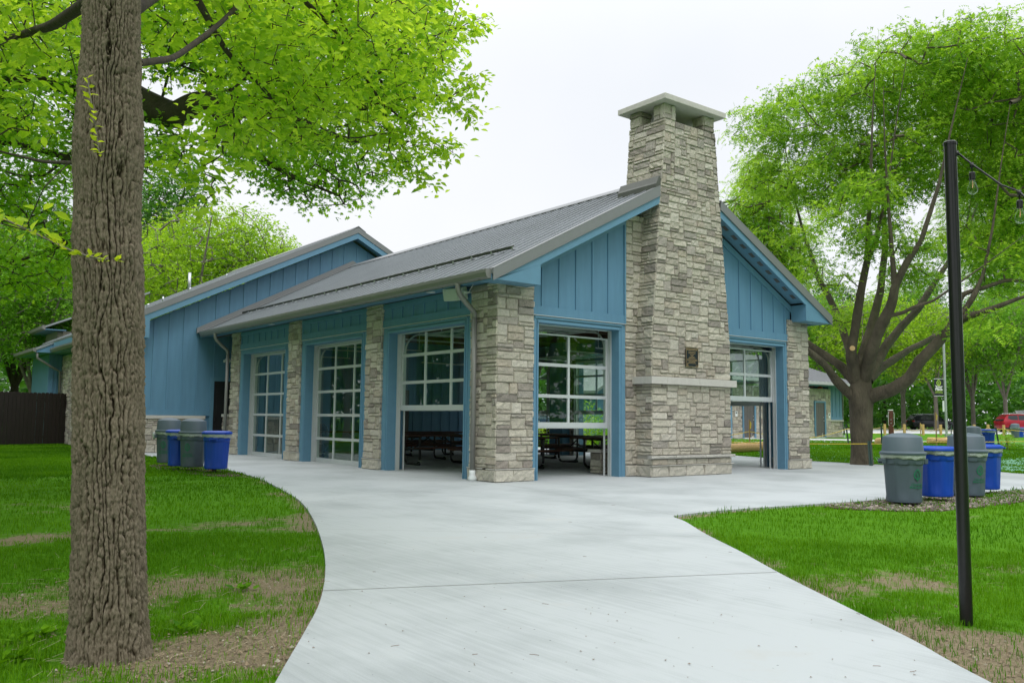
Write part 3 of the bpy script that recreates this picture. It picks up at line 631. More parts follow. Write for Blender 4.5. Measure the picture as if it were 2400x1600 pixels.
# gutters and downspouts
def gutter(parent, xo, s, y0, y1, z=3.915):
    mb = MB(); q = [(xo, z-.165), (xo+s*.07, z-.165), (xo+s*.10, z-.135), (xo+s*.125, z-.06), (xo+s*.125, z), (xo+s*.11, z), (xo+s*.11, z-.055), (xo+s*.09, z-.12), (xo+s*.065, z-.15), (xo+s*.012, z-.15), (xo+s*.012, z), (xo, z)]
    mb.prism(q, 'y', y0+.006, y1-.006); e = [(xo, z-.165), (xo+s*.07, z-.165), (xo+s*.10, z-.135), (xo+s*.125, z-.06), (xo+s*.125, z), (xo, z)]
    mb.prism(e, 'y', y0, y0+.005); mb.prism(e, 'y', y1-.005, y1)
    y = y0+.3
    while y < y1: mb.box(min(xo+s*.02, xo+s*.12), max(xo+s*.02, xo+s*.12), y-.012, y+.012, z-.006, z+.004); mb.box(min(xo, xo+s*.09), max(xo, xo+s*.09), y-.009, y+.009, z-.174, z-.166); y += .62
    return mb.build('gutter', 'gutter_metal', parent)
gutter(PAV, XE-.001, -1, -OH+.06, Y1-.3); gutter(PAV, 2*XC-XE+.001, 1, -OH+.06, Y1-.3)
def downspout(parent, x, y, s=1, run=.36, rise=.62, axis='x', zt=3.76, zb=.1, dirv=(1, 0)):
    """corrugated round elbows from gutter (x,y) to the wall side (x+dirv*run)"""
    mb = MB(); pts = [(x, y, zt)]; rs = [.052]
    X = lambda t: (x+dirv[0]*run*t, y+dirv[1]*run*t)
    prof = [(0, 0), (0, .10), (.04, .17), (.12, .23), (.5, .39), (.88, .53), (.97, .59), (1, .68)]
    fine = []
    for (t0, d0), (t1, d1) in zip(prof, prof[1:]):
        for k in range(6): q = k/6; fine.append((t0+(t1-t0)*q, d0+(d1-d0)*q))
    fine.append(prof[-1]); pts = []; rs = []
    for k, (t, dz) in enumerate(fine):
        xx, yy = X(t); pts.append((xx, yy, zt-dz*rise/.68)); el = dz < .24 or dz > .5; rs.append(.052*((.93 if k % 2 else 1.03) if el else 1))
    mb.tube(pts, rs, 12); xx, yy = X(1); mb.tube([(xx, yy, zt-rise), (xx, yy, zb)], .050, 12); mb.tube([(xx, yy, .62), (xx, yy, .63)], .053, 12)
    d = mb.build('downspout', 'gutter_metal', parent, smooth=True)
    m = MB(); m.lathe([(.060, zb+.10), (.060, zb+.02), (.062, zb), (.085, zb-.045), (.09, .0)][::-1], 16, (xx, yy, 0)); m.build('drain_boot', 'white_pipe', d, smooth=True); return d
downspout(PAV, -.51, .60, dirv=(.95, -.02), run=.42); downspout(PAV, -.51, 14.15, dirv=(.99, -.05), run=.42); downspout(PAV, 2*XC+.51, .6, dirv=(-.95, 0), run=.42)
# inside: ceiling, end wall, tie beams
mb = MB()
for s in (0, 1):
    q = [(.06, zr(.06)-.42), (XC, zr(XC)-.42), (XC, zr(XC)-.38), (.06, zr(.06)-.38)]
    if s: q = [(2*XC-x, z) for x, z in q]
    mb.prism(q, 'y', .35, Y1-.1)
for k in range(4):
    y = 2.7+k*3.4; mb.box(.5, WX-.5, y-.08, y+.08, 3.80, 4.05)
    for x in (2.6, XC, 7.5): mb.box(x-.07, x+.07, y-.07, y+.07, 4.051, zr(x)-.43)
mb.box(.4, 3.4, .10, .35, 3.24, 3.7); mb.box(6.7, 9.7, .10, .35, 3.24, 3.7)
mb.build('ceiling', 'ceiling_wood', PAV)
TE = TF((0, 14.6, 0), (1, 0, 0), (0, -1, 0))
siding(PAV, TE, 1.35, 9.4, 0, lambda u: 3.9, .41, None, 'end_wall', rail=.2); siding(PAV, TF((1.35, 0, 0), (0, 1, 0), (-1, 0, 0)), 14.6, 15.78, 0, lambda u: 3.9, .41, None, 'end_wall', rail=.2)
mb = MB(); mb.box(5.9, 6.85, 14.52, 14.56, 0, 2.2); dr = mb.build('entry_door', 'door_grey', PAV)
MB().box(6.05, 6.7, 14.508, 14.52, 1.0, 2.05).build('door_pane', 'door_glass', dr)
# hanging ceiling fan
mb = MB(); mb.tube([(5.05, 5.9, 6.2), (5.05, 5.9, 4.55)], .03, 8); mb.lathe([(.16, 0), (.2, .06), (.2, .16), (.1, .2)], 16, (5.05, 5.9, 4.35))
for k in range(5):
    a = k*2*math.pi/5; T = Matrix.Translation((5.05, 5.9, 4.43)) @ Matrix.Rotation(a, 4, 'Z') @ Matrix.Rotation(.15, 4, 'X'); mb.box(.2, 1.5, -.07, .07, -.01, .01, 0, T)
mb.build('ceiling_fan', 'white_paint', PAV)

# speaker, plaque on the pavilion
def speaker():
    r = empty('wall_speaker', (-.16, 1.2, 3.66), 0, 'white box loudspeaker tilted under the pavilion eave beside the corner downspout', 'speaker')
    mb = MB(); T = Matrix.Rotation(R_(-14), 4, 'Y') @ Matrix.Rotation(R_(4), 4, 'X'); mb.box(-.13, .12, -.26, .26, -.13, .13, 0, T); mb.build('cabinet', 'speaker_paint', r, bevel=.02)
    mb = MB(); mb.box(-.139, -.131, -.24, .17, -.115, .115, 0, T); mb.build('grille', 'speaker_paint', r)
    mb = MB(); mb.tube([(.05, -.26, 0), (.05, -.31, 0), (.19, -.31, .02)], .018, 6); mb.lathe([(.05, -.02), (.05, .02)], 12, (.05, -.29, 0)); mb.build('bracket', 'white_paint', r)
    mb = MB(); pts = [(.05, -.32, 0), (.03, -.42, -.02), (.02, -.52, .07), (.0, -.6, .1), (-.02, -.64, .12)]; mb.tube(pts, .005, 5); mb.build('wire', 'white_paint', r)
speaker()
def emblem(size, T, n0=0, n1=.002):
    """leaf outline with a small figure inside, as (verts, faces) in a MB; local u right, z up"""
    mb = MB()
    def poly(pts, hole=None):
        return pts
    def leaf(s, off=0):
        pts = []
        for k in range(28):
            t = 2*math.pi*k/28; x = math.sin(t)*.42; y = -math.cos(t)*.5
            if y > 0: x *= (1-y*1.15)**.55 if y < .5 else 0
            pts.append((x*s, y*s+off+.06))
        return pts
    A = leaf(size); B = leaf(size*.72, 0); n = len(A)
    A = [(x, z) for x, z in A]; vs = []
    for d in (n0, n1):
        vs += [T(x, z, d) for x, z in A]+[T(x, z, d) for x, z in B]
    fs = []
    for k in range(n):
        k2 = (k+1) % n
        if k in (13,): pass
        fs.append((2*n+k, 2*n+k2, 3*n+k2, 3*n+k)); fs.append((k, k2, 2*n+k2, 2*n+k))
    mb.add(vs, fs)
    def bar(x0, z0, x1, z1, w_):
        L = math.hypot(x1-x0, z1-z0); ax, az = (x1-x0)/L, (z1-z0)/L; px, pz = -az*w_/2, ax*w_/2; S = size
        q = [(x0+px, z0+pz), (x1+px, z1+pz), (x1-px, z1-pz), (x0-px, z0-pz)]; vs = [T(x*S, z*S+.06, d) for d in (n0, n1) for x, z in q]
        mb.add(vs, [(0, 1, 2, 3), (4, 5, 6, 7)]+[(i, i+4, (i+1) % 4+4, (i+1) % 4) for i in range(4)])
    bar(0, -.62, 0, -.08, .09); bar(0, -.16, -.17, .06, .08); bar(0, -.16, .17, .06, .08)
    c = [(.075*math.cos(t*math.pi/5), .13+.075*math.sin(t*math.pi/5)) for t in range(10)]; mb.add([T(x*size, z*size+.06, n1) for x, z in c], [tuple(range(10))])
    return mb
def text_mesh(body, size, ext=.0, bold=0, align='CENTER'):
    cu = bpy.data.curves.new('lettering', 'FONT'); cu.body = body; cu.size = size; cu.align_x = align; cu.extrude = ext; cu.offset = bold; cu.resolution_u = 2
    o = bpy.data.objects.new('lettering_tmp', cu); COL.objects.link(o); dg = bpy.context.evaluated_depsgraph_get(); me = bpy.data.meshes.new_from_object(o.evaluated_get(dg))
    vs = [tuple(v.co) for v in me.vertices]; fs = [tuple(p.vertices) for p in me.polygons]; bpy.data.objects.remove(o); bpy.data.meshes.remove(me); bpy.data.curves.remove(cu); return vs, fs
def plaque():
    r = empty('memorial_plaque', (4.98, -.485, 2.565), 0, 'small dark bronze plaque with gold lettering bolted to the chimney above the mantel', 'plaque')
    MB().box(-.2, .2, -.012, .012, -.2, .2).build('plate', 'bronze_dark', r); T = lambda x, z, d: (x, -.0125-d, z)
    mb = MB(); 
    for x0, x1, z0, z1 in ((-.203, -.195, -.203, .203), (.195, .203, -.203, .203), (-.195, .195, .195, .203), (-.195, .195, -.203, -.195)): mb.box(x0, x1, -.018, -.0125, z0, z1)
    mb.build('rim', 'bronze_light', r)
    mb = MB(); rg = random.Random(5)
    for z, w_, t in ((.172, .36, .017), (.128, .24, .011), (.095, .24, .012), (.065, .13, .011), (.040, .08, .011), (.014, .17, .011), (-.011, .23, .011), (-.04, .34, .011), (-.067, .34, .011), (-.092, .21, .011), (-.12, .28, .011)):
        x = -w_/2
        while x < w_/2-.005: L = min(rg.uniform(.018, .05), w_/2-x); mb.box(x, x+L-.006, -.0145, -.0125, z-t/2, z+t/2); x += L
    mb.build('lettering', 'bronze_light', r)
    e = emblem(.05, lambda x, z, d: (x-.15, -.0125-d, z-.16-.045)); e.box(-.178, -.118, -.0145, -.0125, -.185, -.176); e.build('emblem', 'bronze_light', r)
    vs, fs = text_mesh('2023', .04); m = MB(); m.add([(x+.15, -.0135, y-.18) for x, y, z in vs], fs); m.build('year', 'bronze_light', r)
plaque()

# ------------------------------------------------------------------ main park building behind (blue gable, stone base)
MBD = empty('park_building', (5, 16, 0), 0, 'larger blue board and batten gabled building with stone base behind the pavilion', 'building')
def loc(o): o.matrix_parent_inverse = Matrix.Translation(-Vector(o.parent.location)); return o
YW = 15.86; XL = -2.55; XRr = 2*XC-XL; zm = lambda x: 8.14-.497*abs(x-XC)   # metal top at fascia plane
TM = TF((0, YW, 0), (1, 0, 0), (0, -1, 0))
loc(siding(MBD, TM, XL, -.02, 1.18, lambda u: zm(u)-.42, .466, .2, 'siding')); loc(siding(MBD, TM, -.02, XC, 2.46, lambda u: zm(u)-.42, .466, .1, 'siding', rail=0)); loc(siding(MBD, TM, XC, XRr, 3.2, lambda u: zm(u)-.42, .466, .2, 'siding', rail=0))
loc(MB().box(XL, XRr, YW+.031, 28, 0, 3.6).build('wall', 'blue_siding', MBD))
mb = MB(); mb.box(-.02, .1, YW-.03, YW+.03, 0, 2.459); mb.box(1.2, 1.34, YW-.03, YW+.03, 0, 2.459); mb.box(.1, 1.2, YW-.03, YW+.03, 2.33, 2.459); df = loc(mb.build('door_frame', 'blue_trim', MBD))
d = loc(MB().box(.1, 1.2, YW-.01, YW+.03, 0, 2.33).build('door', 'door_dark', MBD)); mb = MB()
for x0, x1 in ((.2, .6), (.7, 1.1)):
    for z0, z1 in ((.2, 1.0), (1.15, 2.1)): mb.box(x0, x1, YW-.018, YW-.0105, z0, z1)
mb.box(.14, .18, YW-.06, YW-.011, 1.0, 1.12); o = mb.build('door_panel', 'door_dark', d)
mb = MB(); T = TF((XL-.0, YW-.10, 0), (1, 0, 0), (0, -1, 0)); ashlar(mb, T, 2.35, .25, 1.07, 201, unit=.075); blocks_row(mb, T, 2.35, 0, .245, 202, .01)
o = loc(mb.build('stone_base', 'stone', MBD, fix=False)); o2 = MB().box(XL+.002, -.2, YW-.095, YW-.031, 0, 1.07).build('mortar_core', 'mortar', o)
loc(MB().box(XL-.03, -.19, YW-.16, YW-.031, 1.072, 1.175).build('stone_sill', 'limestone', MBD, bevel=.006))
mb = MB(); mb.box(.42, .56, YW-.12, YW-.032, 3.02, 3.10); mb.box(.34, .46, YW-.24, YW-.121, 2.96, 3.04); mb.box(.52, .64, YW-.24, YW-.121, 2.96, 3.04); loc(mb.build('flood_light', 'white_paint', MBD))
# low stone end beside the door
mb = MB()
for T, W in faces_of(.22, .55, 14.9, 15.2, 'flrb'): ashlar(mb, *ext(T, W), 0.0, 1.15, 210)
o = loc(mb.build('stone_post', 'stone', MBD, fix=False)); o2 = MB().box(.224, .546, 14.904, 15.196, 0, 1.15).build('mortar_core', 'mortar', o)
loc(MB().box(.17, .60, 14.85, 15.25, 1.152, 1.24).build('stone_sill', 'limestone', MBD))
YF = YW-.45; mt = MB(); fb = MB(); so_ = MB(); rf = MB()
for s in (0, 1):
    fx = (lambda x: 2*XC-x) if s else (lambda x: x)
    P_ = lambda x, d: (fx(x), zm(x)+d); xa = -3.05
    mt.prism([P_(xa, -.17), P_(XC, -.17), P_(XC, .03), P_(xa, .03)], 'y', YF-.012, YF+.008); mt.prism([P_(xa, .034), P_(XC, .034), P_(XC, .012), P_(xa, .012)], 'y', YF-.014, YF+.13)
    fb.prism([P_(xa+.01, -.175), P_(XC, -.175), P_(XC, -.38), P_(-2.15, -.38), (fx(-2.15), 3.60), (fx(xa+.01), 3.60)], 'y', YF+.01, YF+.05)
    fb.prism([(fx(-2.18), 3.6), (fx(-2.15), 3.6), (fx(-2.15), zm(-2.15)-.36), (fx(-2.18), zm(-2.18)-.36)], 'y', YF+.0505, YW)
    so_.prism([P_(-2.15, -.30), P_(XC, -.30), P_(XC, -.27), P_(-2.15, -.27)], 'y', YF+.051, YW); so_.box(min(fx(xa+.03), fx(-2.181)), max(fx(xa+.03), fx(-2.181)), YF+.051, 28, 3.605, 3.63)
    fb.box(min(fx(xa), fx(xa+.03)), max(fx(xa), fx(xa+.03)), YF+.051, 28, 3.6, zm(xa)-.08)
    rf.prism([P_(xa, 0), P_(XC, 0), P_(XC, -.07), P_(xa, -.07)], 'y', YF+.01, 28.3)
    y = YF+.15
    while y < 28.2: rf.prism([P_(xa-.02, .0005), P_(XC, .0005), P_(XC, .032), P_(xa-.02, .032)], 'y', y-.018, y+.018); y += .3565
ro = loc(rf.build('roof', 'roof_metal', MBD)); 
def sub(mb, name, m, par, **k): return mb.build(name, m, par, **k)
sub(mt, 'rake_trim', 'roof_trim', ro); loc(fb.build('fascia', 'blue_trim', MBD)); loc(so_.build('soffit', 'blue_trim', MBD))
mb = MB(); mb.prism([(XC-.3, zm(XC-.3)+.06), (XC, zm(XC)+.09), (XC+.3, zm(XC-.3)+.06), (XC+.3, zm(XC-.3)+.03), (XC, zm(XC)+.06), (XC-.3, zm(XC-.3)+.03)], 'y', YF-.02, 28.3); sub(mb, 'ridge_cap', 'roof_trim', ro)
mb = MB(); mb.tube([(1.2, 22.5, 6.1), (1.2, 22.5, 6.95)], .06, 10); mb.tube([(-1.2, 17.5, 5.0), (-1.2, 17.5, 5.22)], .03, 8); sub(mb, 'vent_pipe', 'galvanised', ro, smooth=True)
mb = MB()
for x in (-2.1, -.8, .4): mb.tube([(x, 16.0, zm(x)+.02), (x, 16.0, zm(x)+.13), (x+.05, 16.0, zm(x)+.15)], .02, 6)
sub(mb, 'roof_anchor', 'galvanised', ro)
# roof-to-wall flashing of the pavilion roof against the gable
mb = MB()
for s in (0, 1):
    fx = (lambda x: 2*XC-x) if s else (lambda x: x)
    mb.prism([(fx(XE-.12), zr(XE-.12)+.03), (fx(XC), zr(XC)+.03), (fx(XC), zr(XC)+.21), (fx(XE-.12), zr(XE-.12)+.21)], 'y', Y1-.05, Y1+.02)
    mb.prism([(fx(XE-.1), zr(XE-.1)+.034), (fx(XC), zr(XC)+.034), (fx(XC), zr(XC)+.05), (fx(XE-.1), zr(XE-.1)+.05)], 'y', Y1-.32, Y1-.051)
mb.build('wall_flashing', 'roof_trim', roof)
g_ = MB(); xg = -3.052; z = 3.80
g_.prism([(xg, z-.165), (xg-.07, z-.165), (xg-.125, z-.06), (xg-.125, z), (xg-.11, z), (xg-.11, z-.05), (xg-.06, z-.15), (xg-.01, z-.15), (xg-.01, z), (xg, z)], 'y', YF+.06, 28.2); loc(g_.build('gutter', 'gutter_metal', MBD))
mb = MB(); T = TF((XL-.02, 28, 0), (0, -1, 0), (-1, 0, 0)); ashlar(mb, T, 6.0, .0, 3.55, 220, unit=.085); loc(mb.build('stone_wall', 'stone', MBD, fix=False))
# rear wing with lower eave, seen over the fence
WG = empty('rear_wing', (-4, 28, 0), 0, 'small rear wing with pale blue battens and a grey gutter beyond the dark fence', 'building')
def wl(o): o.matrix_parent_inverse = Matrix.Translation((4, -28, 0)); return o
Tw = TF((-3.08, 26.3, 0), (1, 0, 0), (0, -1, 0))
wl(siding(WG, Tw, 0, .52, 0, lambda u: 3.62, .15, None, 'siding', rail=0)); wl(MB().box(-3.08, -2.56, 26.34, 30, 0, 3.6).build('wall', 'blue_siding', WG))
mb = MB(); mb.prism([(-3.66, 3.78), (-2.575, 4.30), (-2.575, 4.22), (-3.66, 3.70)], 'y', 25.7, 30.5); wl(mb.build('roof', 'roof_metal', WG))
wl(MB().prism([(-3.64, 3.655), (-2.578, 3.655), (-2.578, 4.21), (-3.64, 3.70)], 'y', 25.73, 25.76).build('gable', 'blue_siding', WG))
wl(MB().box(-3.66, -2.58, 25.72, 30.4, 3.625, 3.65).build('soffit', 'blue_trim', WG)); wl(MB().prism([(-3.66, 3.62), (-3.78, 3.67), (-3.78, 3.79), (-3.66, 3.79)], 'y', 25.7, 30.5).build('gutter', 'gutter_metal', WG))
mb = MB(); ashlar(mb, TF((-2.55, 28.02, 0), (1, 0, 0), (0, -1, 0)), .5, 3.4, 4.7, 231); wl(mb.build('stone_wall', 'stone', WG, fix=False)); wl(MB().box(-2.55, 2, 28.03, 30.5, 3, 4.72).build('wall', 'mortar', WG))
mb = MB(); mb.prism([(-3.1, 4.86), (1.0, 6.7), (1.0, 6.62), (-3.1, 4.78)], 'y', 27.4, 32); wl(mb.build('roof', 'roof_metal', WG)); wl(MB().box(-3.1, -2.3, 27.42, 31.9, 4.70, 4.73).build('soffit', 'blue_trim', WG)); wl(MB().prism([(-3.1, 4.68), (-3.22, 4.73), (-3.22, 4.86), (-3.1, 4.86)], 'y', 27.4, 32).build('gutter', 'gutter_metal', WG))
wl(MB().tube([(-3.6, 25.8, 3.64), (-3.6, 25.8, 3.4), (-3.0, 26.0, 3.05), (-2.7, 26.05, 2.9), (-2.66, 26.05, .1)], .05, 8).build('downspout', 'gutter_metal', WG, smooth=True))
# ------------------------------------------------------------------ terrain, slab, lawn
def gp(px, py, z=0):
    d = at(px, py, 1)-CAM; return CAM+d*((z-CAM[2])/d[2])
def terr(x, y):
    x = np.asarray(x, float); y = np.asarray(y, float)
    s = sst(12.5, 24, x+.15*y); d = np.hypot(x-CAM[0], y-CAM[1])
    h = s*(.26*sst(26, 44, d)+.24*sst(78, 104, d))
    return h-.022+.012*(vn(x*.6, y*.6, 3)-.5)
LE = [(-8.17, -9.3), (-7.67, -8.51), (-7.25, -7.82), (-6.73, -6.82), (-6.14, -5.54), (-5.31, -3.55), (-4.55, -1.5), (-4.02, .34), (-3.38, 2.86), (-3.11, 4.46), (-2.97, 5.72), (-2.95, 7.24), (-2.76, 10.29), (-2.55, 14.22), (-2.5, 15.8)]
RE = [(-5.52, -11.2), (-5.05, -10.59), (-4.58, -9.92), (-3.91, -8.97), (-3.17, -7.99), (-2.47, -7.01), (-1.87, -6.25), (-1.66, -5.95), (-1.58, -5.80), (-1.50, -5.70), (-1.36, -5.64), (-.95, -5.58), (0, -5.56), (1.81, -5.73), (3.4, -5.87), (6.54, -6.06), (7.79, -6.1), (8.8, -6.6), (9.4, -8), (9.6, -12), (9.6, -20)]
FE = [(12.8, -20), (12.9, -8), (13.0, -3.97), (13.26, -3.31), (13.86, -.09), (13.96, 2.52), (14.53, 4.48), (15.06, 6.38), (15.3, 9), (15.2, 15.8)]
SLAB = [(-13.5, -17.5), (-11.2, -14.0), (-9.6, -11.6)]+LE+FE[::-1]+RE[::-1]+[(-6.9, -13.2), (-8.5, -15.6), (-10, -18)]
def catmull(P, k=5):
    out = []
    for i in range(len(P)):
        p0, p1, p2, p3 = [np.array(P[(i+j) % len(P)], float) for j in (-1, 0, 1, 2)]
        if np.hypot(*(p2-p1)) > 3.2: out.append(tuple(p1)); continue
        for q in range(k): t = q/k; out.append(tuple(.5*((2*p1)+(-p0+p2)*t+(2*p0-5*p1+4*p2-p3)*t*t+(-p0+3*p1-3*p2+p3)*t**3)))
    return out
SLABP = catmull(SLAB, 5)
def inpoly(x, y, P):
    x = np.asarray(x); y = np.asarray(y); r = np.zeros(x.shape, bool); n = len(P)
    for i in range(n):
        (x0, y0), (x1, y1) = P[i], P[(i+1) % n]
        if y0 == y1: continue
        c = ((y0 > y) != (y1 > y)) & (x < (x1-x0)*(y-y0)/(y1-y0)+x0); r ^= c
    return r
def sheet(name, P, z, th, m, kind='structure', zf=None, skirt=True):
    n = len(P); tri = tessellate_polygon([[Vector((x, y, 0)) for x, y in P]])
    vs = [(x, y, z if zf is None else float(zf(x, y))+z) for x, y in P]; mb = MB(); mb.add(vs, [tuple(t) for t in tri])
    if skirt:
        vs2 = vs+[(x, y, zz-th) for x, y, zz in vs]; mb.add(vs2, [(i, (i+1) % n, n+(i+1) % n, n+i) for i in range(n)])
    o = mb.build(name, m); bm = bmesh.new(); bm.from_mesh(o.data); bmesh.ops.remove_doubles(bm, verts=bm.verts, dist=1e-5); bmesh.ops.recalc_face_normals(bm, faces=bm.faces)
    up = [f for f in bm.faces if abs(f.normal.z) > .9 and f.normal.z < 0]
    if up: bmesh.ops.reverse_faces(bm, faces=up)
    bm.to_mesh(o.data); bm.free(); return tag(o, kind=kind)
slab = sheet('pavement', SLABP, 0, .12, 'concrete')
# saw-cut joints
mb = MB()
def jline(a, b, wd=.009):
    a = Vector((a[0], a[1], 0)); b = Vector((b[0], b[1], 0)); d = (b-a).normalized(); p = Vector((-d.y, d.x, 0))*wd/2
    mb.add([a+p+Vector((0, 0, .002)), b+p+Vector((0, 0, .002)), b-p+Vector((0, 0, .002)), a-p+Vector((0, 0, .002))], [(0, 1, 2, 3)])
jline((-7.09, -7.52), (-3.84, -8.86)); jline((-5.66, -4.48), (-2.62, -7.2), .006); jline((-4.7, -1.9), (-.02, -.1), .006)
jline((-3.2, 4.1), (-.06, 4.1), .006); jline((-2.95, 8.2), (-.06, 8.2), .006); jline((-2.8, 12), (-.06, 12), .006)
jline((-1.35, -5.6), (-.06, -.08), .006); jline((3.4, -5.86), (3.4, -.1), .006); jline((6.7, -6.05), (6.7, -.1), .006); jline((10.15, -.05), (13.8, -.1), .006); jline((8.8, -6.6), (10.2, -.1), .006)
jline((10.15, 4.2), (14.3, 4.2), .006)
j = mb.build('expansion_joint', 'joint', slab, fix=False)
# distance to the slab edge helper
_EP = np.array(SLABP); _EQ = np.roll(_EP, -1, 0)
def edist(x, y):
    x = np.asarray(x, float); y = np.asarray(y, float); best = np.full(x.shape, 99.)
    for (ax, ay), (bx, by) in zip(_EP, _EQ):
        dx, dy = bx-ax, by-ay; L = dx*dx+dy*dy+1e-9; t = np.clip(((x-ax)*dx+(y-ay)*dy)/L, 0, 1); best = np.minimum(best, np.hypot(x-ax-t*dx, y-ay-t*dy))
    return best
def dirt_f(x, y):
    x = np.asarray(x, float); y = np.asarray(y, float)
    d = .42*fbm(x*.9, y*.9, 5, 4)+.34*fbm(x*3.4, y*3.4, 6, 3)-.10; g = lambda px, py, sx, sy, a: a*np.exp(-(((x-gp(px, py)[0])/sx)**2+((y-gp(px, py)[1])/sy)**2))
    d = d+g(690, 1330, .75, 1.2, .40)+g(600, 1480, 1.0, .7, .30)+g(640, 1210, .9, 1.0, .22)+g(60, 1380, 1.0, .7, .36)+g(80, 1235, 1.2, .35, .34)+g(620, 1250, .8, .5, .15)+g(400, 1500, .5, .35, .2)
    d = d+g(2130, 1330, .9, .5, .34)+g(2320, 1500, .55, .5, .6)+g(2330, 1300, .4, .3, .18)+g(2050, 1440, .35, .25, .3)+g(2140, 1500, .5, .3, .4)
    d = d+g(410, 1075, .5, 1.6, .2)-g(450, 1250, 1.2, 1.6, .18)-g(1950, 1220, 2.2, 1.0, .16)
    return d
def seed_f(x, y):
    x = np.asarray(x, float); y = np.asarray(y, float)
    return sst(13, 15, x+.0*y)*(1-sst(46, 52, x))*(.22+.42*fbm(x*.3, y*.8, 9, 4)+.26*(1-sst(-5, 1, y)))*np.where(x > 13, 1, 0)*(1-.6*sst(8, 16, y))
def axis(a, b, st, lo, hi, g=1.16):
    c = list(np.arange(a, b+st/2, st)); s = st
    while c[-1] < hi: s *= g; c.append(c[-1]+s)
    s = st; d = [c[0]]
    while d[-1] > lo: s *= g; d.append(d[-1]-s)
    return np.array(d[:0:-1]+c)
gx = axis(-13.5, 9.5, .11, -420, 520); gy = axis(-13, 12, .11, -300, 520)
X, Y = np.meshgrid(gx, gy); ed = edist(X.ravel(), Y.ravel()).reshape(X.shape)
Z = terr(X, Y); near = sst(10, 18, np.hypot(X+4, Y+3)); Z = Z+(1-near)*sst(0, .5, ed)*(.05*(fbm(X*2.2, Y*2.2, 21, 3)-.4))
Z = np.where(inpoly(X, Y, SLABP) , -.03, Z)
D = dirt_f(X, Y)+.22*np.exp(-(ed/.22)**2)*(vn(X*1.3, Y*1.3, 31) > .35); S = seed_f(X, Y)
nx, ny = len(gx), len(gy); idx = np.arange(nx*ny).reshape(ny, nx)
F = np.stack([idx[:-1, :-1], idx[:-1, 1:], idx[1:, 1:], idx[1:, :-1]], -1).reshape(-1, 4)
lawn = np_mesh('ground', np.stack([X.ravel(), Y.ravel(), Z.ravel()], 1), F, 'lawn', smooth=True); tag(lawn, kind='structure')
for nm, A in (('dirt', D), ('seed', S)):
    a = lawn.data.attributes.new(nm, 'FLOAT', 'POINT'); a.data.foreach_set('value', A.ravel().astype(np.float32))
# grass blades
def blades(name, n, xr, yr, hmin, hmax, seed, dmax, dmin=0, dens=None, m='grass', wd=.004, thr=.5, region=None):
    r = np.random.default_rng(seed); x = r.uniform(*xr, n); y = r.uniform(*yr, n); d = np.hypot(x-CAM[0], y-CAM[1])
    dx, dy = x-CAM[0], y-CAM[1]; fw = dx*_f[0]+dy*_f[1]; sd = dx*_r[0]+dy*_r[1]
    k = (d < dmax) & (d > dmin) & (fw > 2.2) & (np.abs(sd) < fw*.66+1.2)
    if dens: k &= r.random(n) < dens(d)
    x, y, d = x[k], y[k], d[k]; k = ~inpoly(x, y, SLABP); x, y, d = x[k], y[k], d[k]
    e = edist(x, y); dv = dirt_f(x, y)+.22*(vn(x*8, y*8, 41)-.5)*2; pr = 1-sst(thr-.20, thr+.16, dv)*.88; pr = np.where(e < .10, pr*.8+.15, pr)
    if region is not None: pr = pr*region(x, y)
    k = (r.random(len(x)) < pr) & (e > .012) & (np.hypot(x+8.66, y+8.34) > .24); x, y, d, e = x[k], y[k], d[k], e[k]; n = len(x)
    cl = vn(x*3.1, y*3.1, 55)*.6+vn(x*9, y*9, 57)*.4; h = (hmin+(hmax-hmin)*cl**1.3)*r.uniform(.6, 1.25, n); 
    h *= np.where((e < .12) & (vn(x*2.3, y*2.3, 58) > .45), 1.5, 1.0)
    z = terr(x, y)+(1-sst(10, 18, np.hypot(x+4, y+3)))*sst(0, .5, e)*(.05*(fbm(x*2.2, y*2.2, 21, 3)-.4))-.004
    a = r.uniform(0, 2*math.pi, n); w_ = wd*(.7+.6*r.random(n))*np.maximum(1, d/7); ln = r.uniform(.1, .75, n)*h; lx, ly = np.cos(a), np.sin(a)
    px, py = -ly*w_, lx*w_; V = np.zeros((n, 5, 3))
    V[:, 0] = np.stack([x-px, y-py, z], 1); V[:, 1] = np.stack([x+px, y+py, z], 1)
    V[:, 2] = np.stack([x-px*.8+lx*ln*.35, y-py*.8+ly*ln*.35, z+h*.6], 1); V[:, 3] = np.stack([x+px*.8+lx*ln*.35, y+py*.8+ly*ln*.35, z+h*.6], 1); V[:, 4] = np.stack([x+lx*ln, y+ly*ln, z+h], 1)
    F = (np.arange(n)[:, None, None]*5+np.array([[0, 1, 3], [0, 3, 2], [2, 3, 4]])[None]).reshape(-1, 3)
    rv = np.repeat(np.clip(.25+.5*vn(x*.8, y*.8, 61)+.4*(r.random(n)-.5), 0, 1), 5)
    o = np_mesh(name, V.reshape(-1, 3), F, m, rnd_=rv); return tag(o, kind='stuff'), n
cnt = 0
o, n = blades('grass', 900000, (-13, 3), (-11.5, 2), .022, .072, 1, 9.5, 0, lambda d: np.clip(6.0/d, .25, 1)**1.4, wd=.0022); cnt += n
o, n = blades('grass', 330000, (-14, 13), (-12, 16), .03, .08, 2, 20, 9.5, lambda d: np.clip(13/d, .3, 1), wd=.0026); cnt += n
o, n = blades('dry_grass', 60000, (-13, 1), (-11.5, 0), .02, .05, 3, 9, 0, None, 'grass_dry', .0016, .75, lambda x, y: sst(.30, .5, dirt_f(x, y))*.8+.04); cnt += n
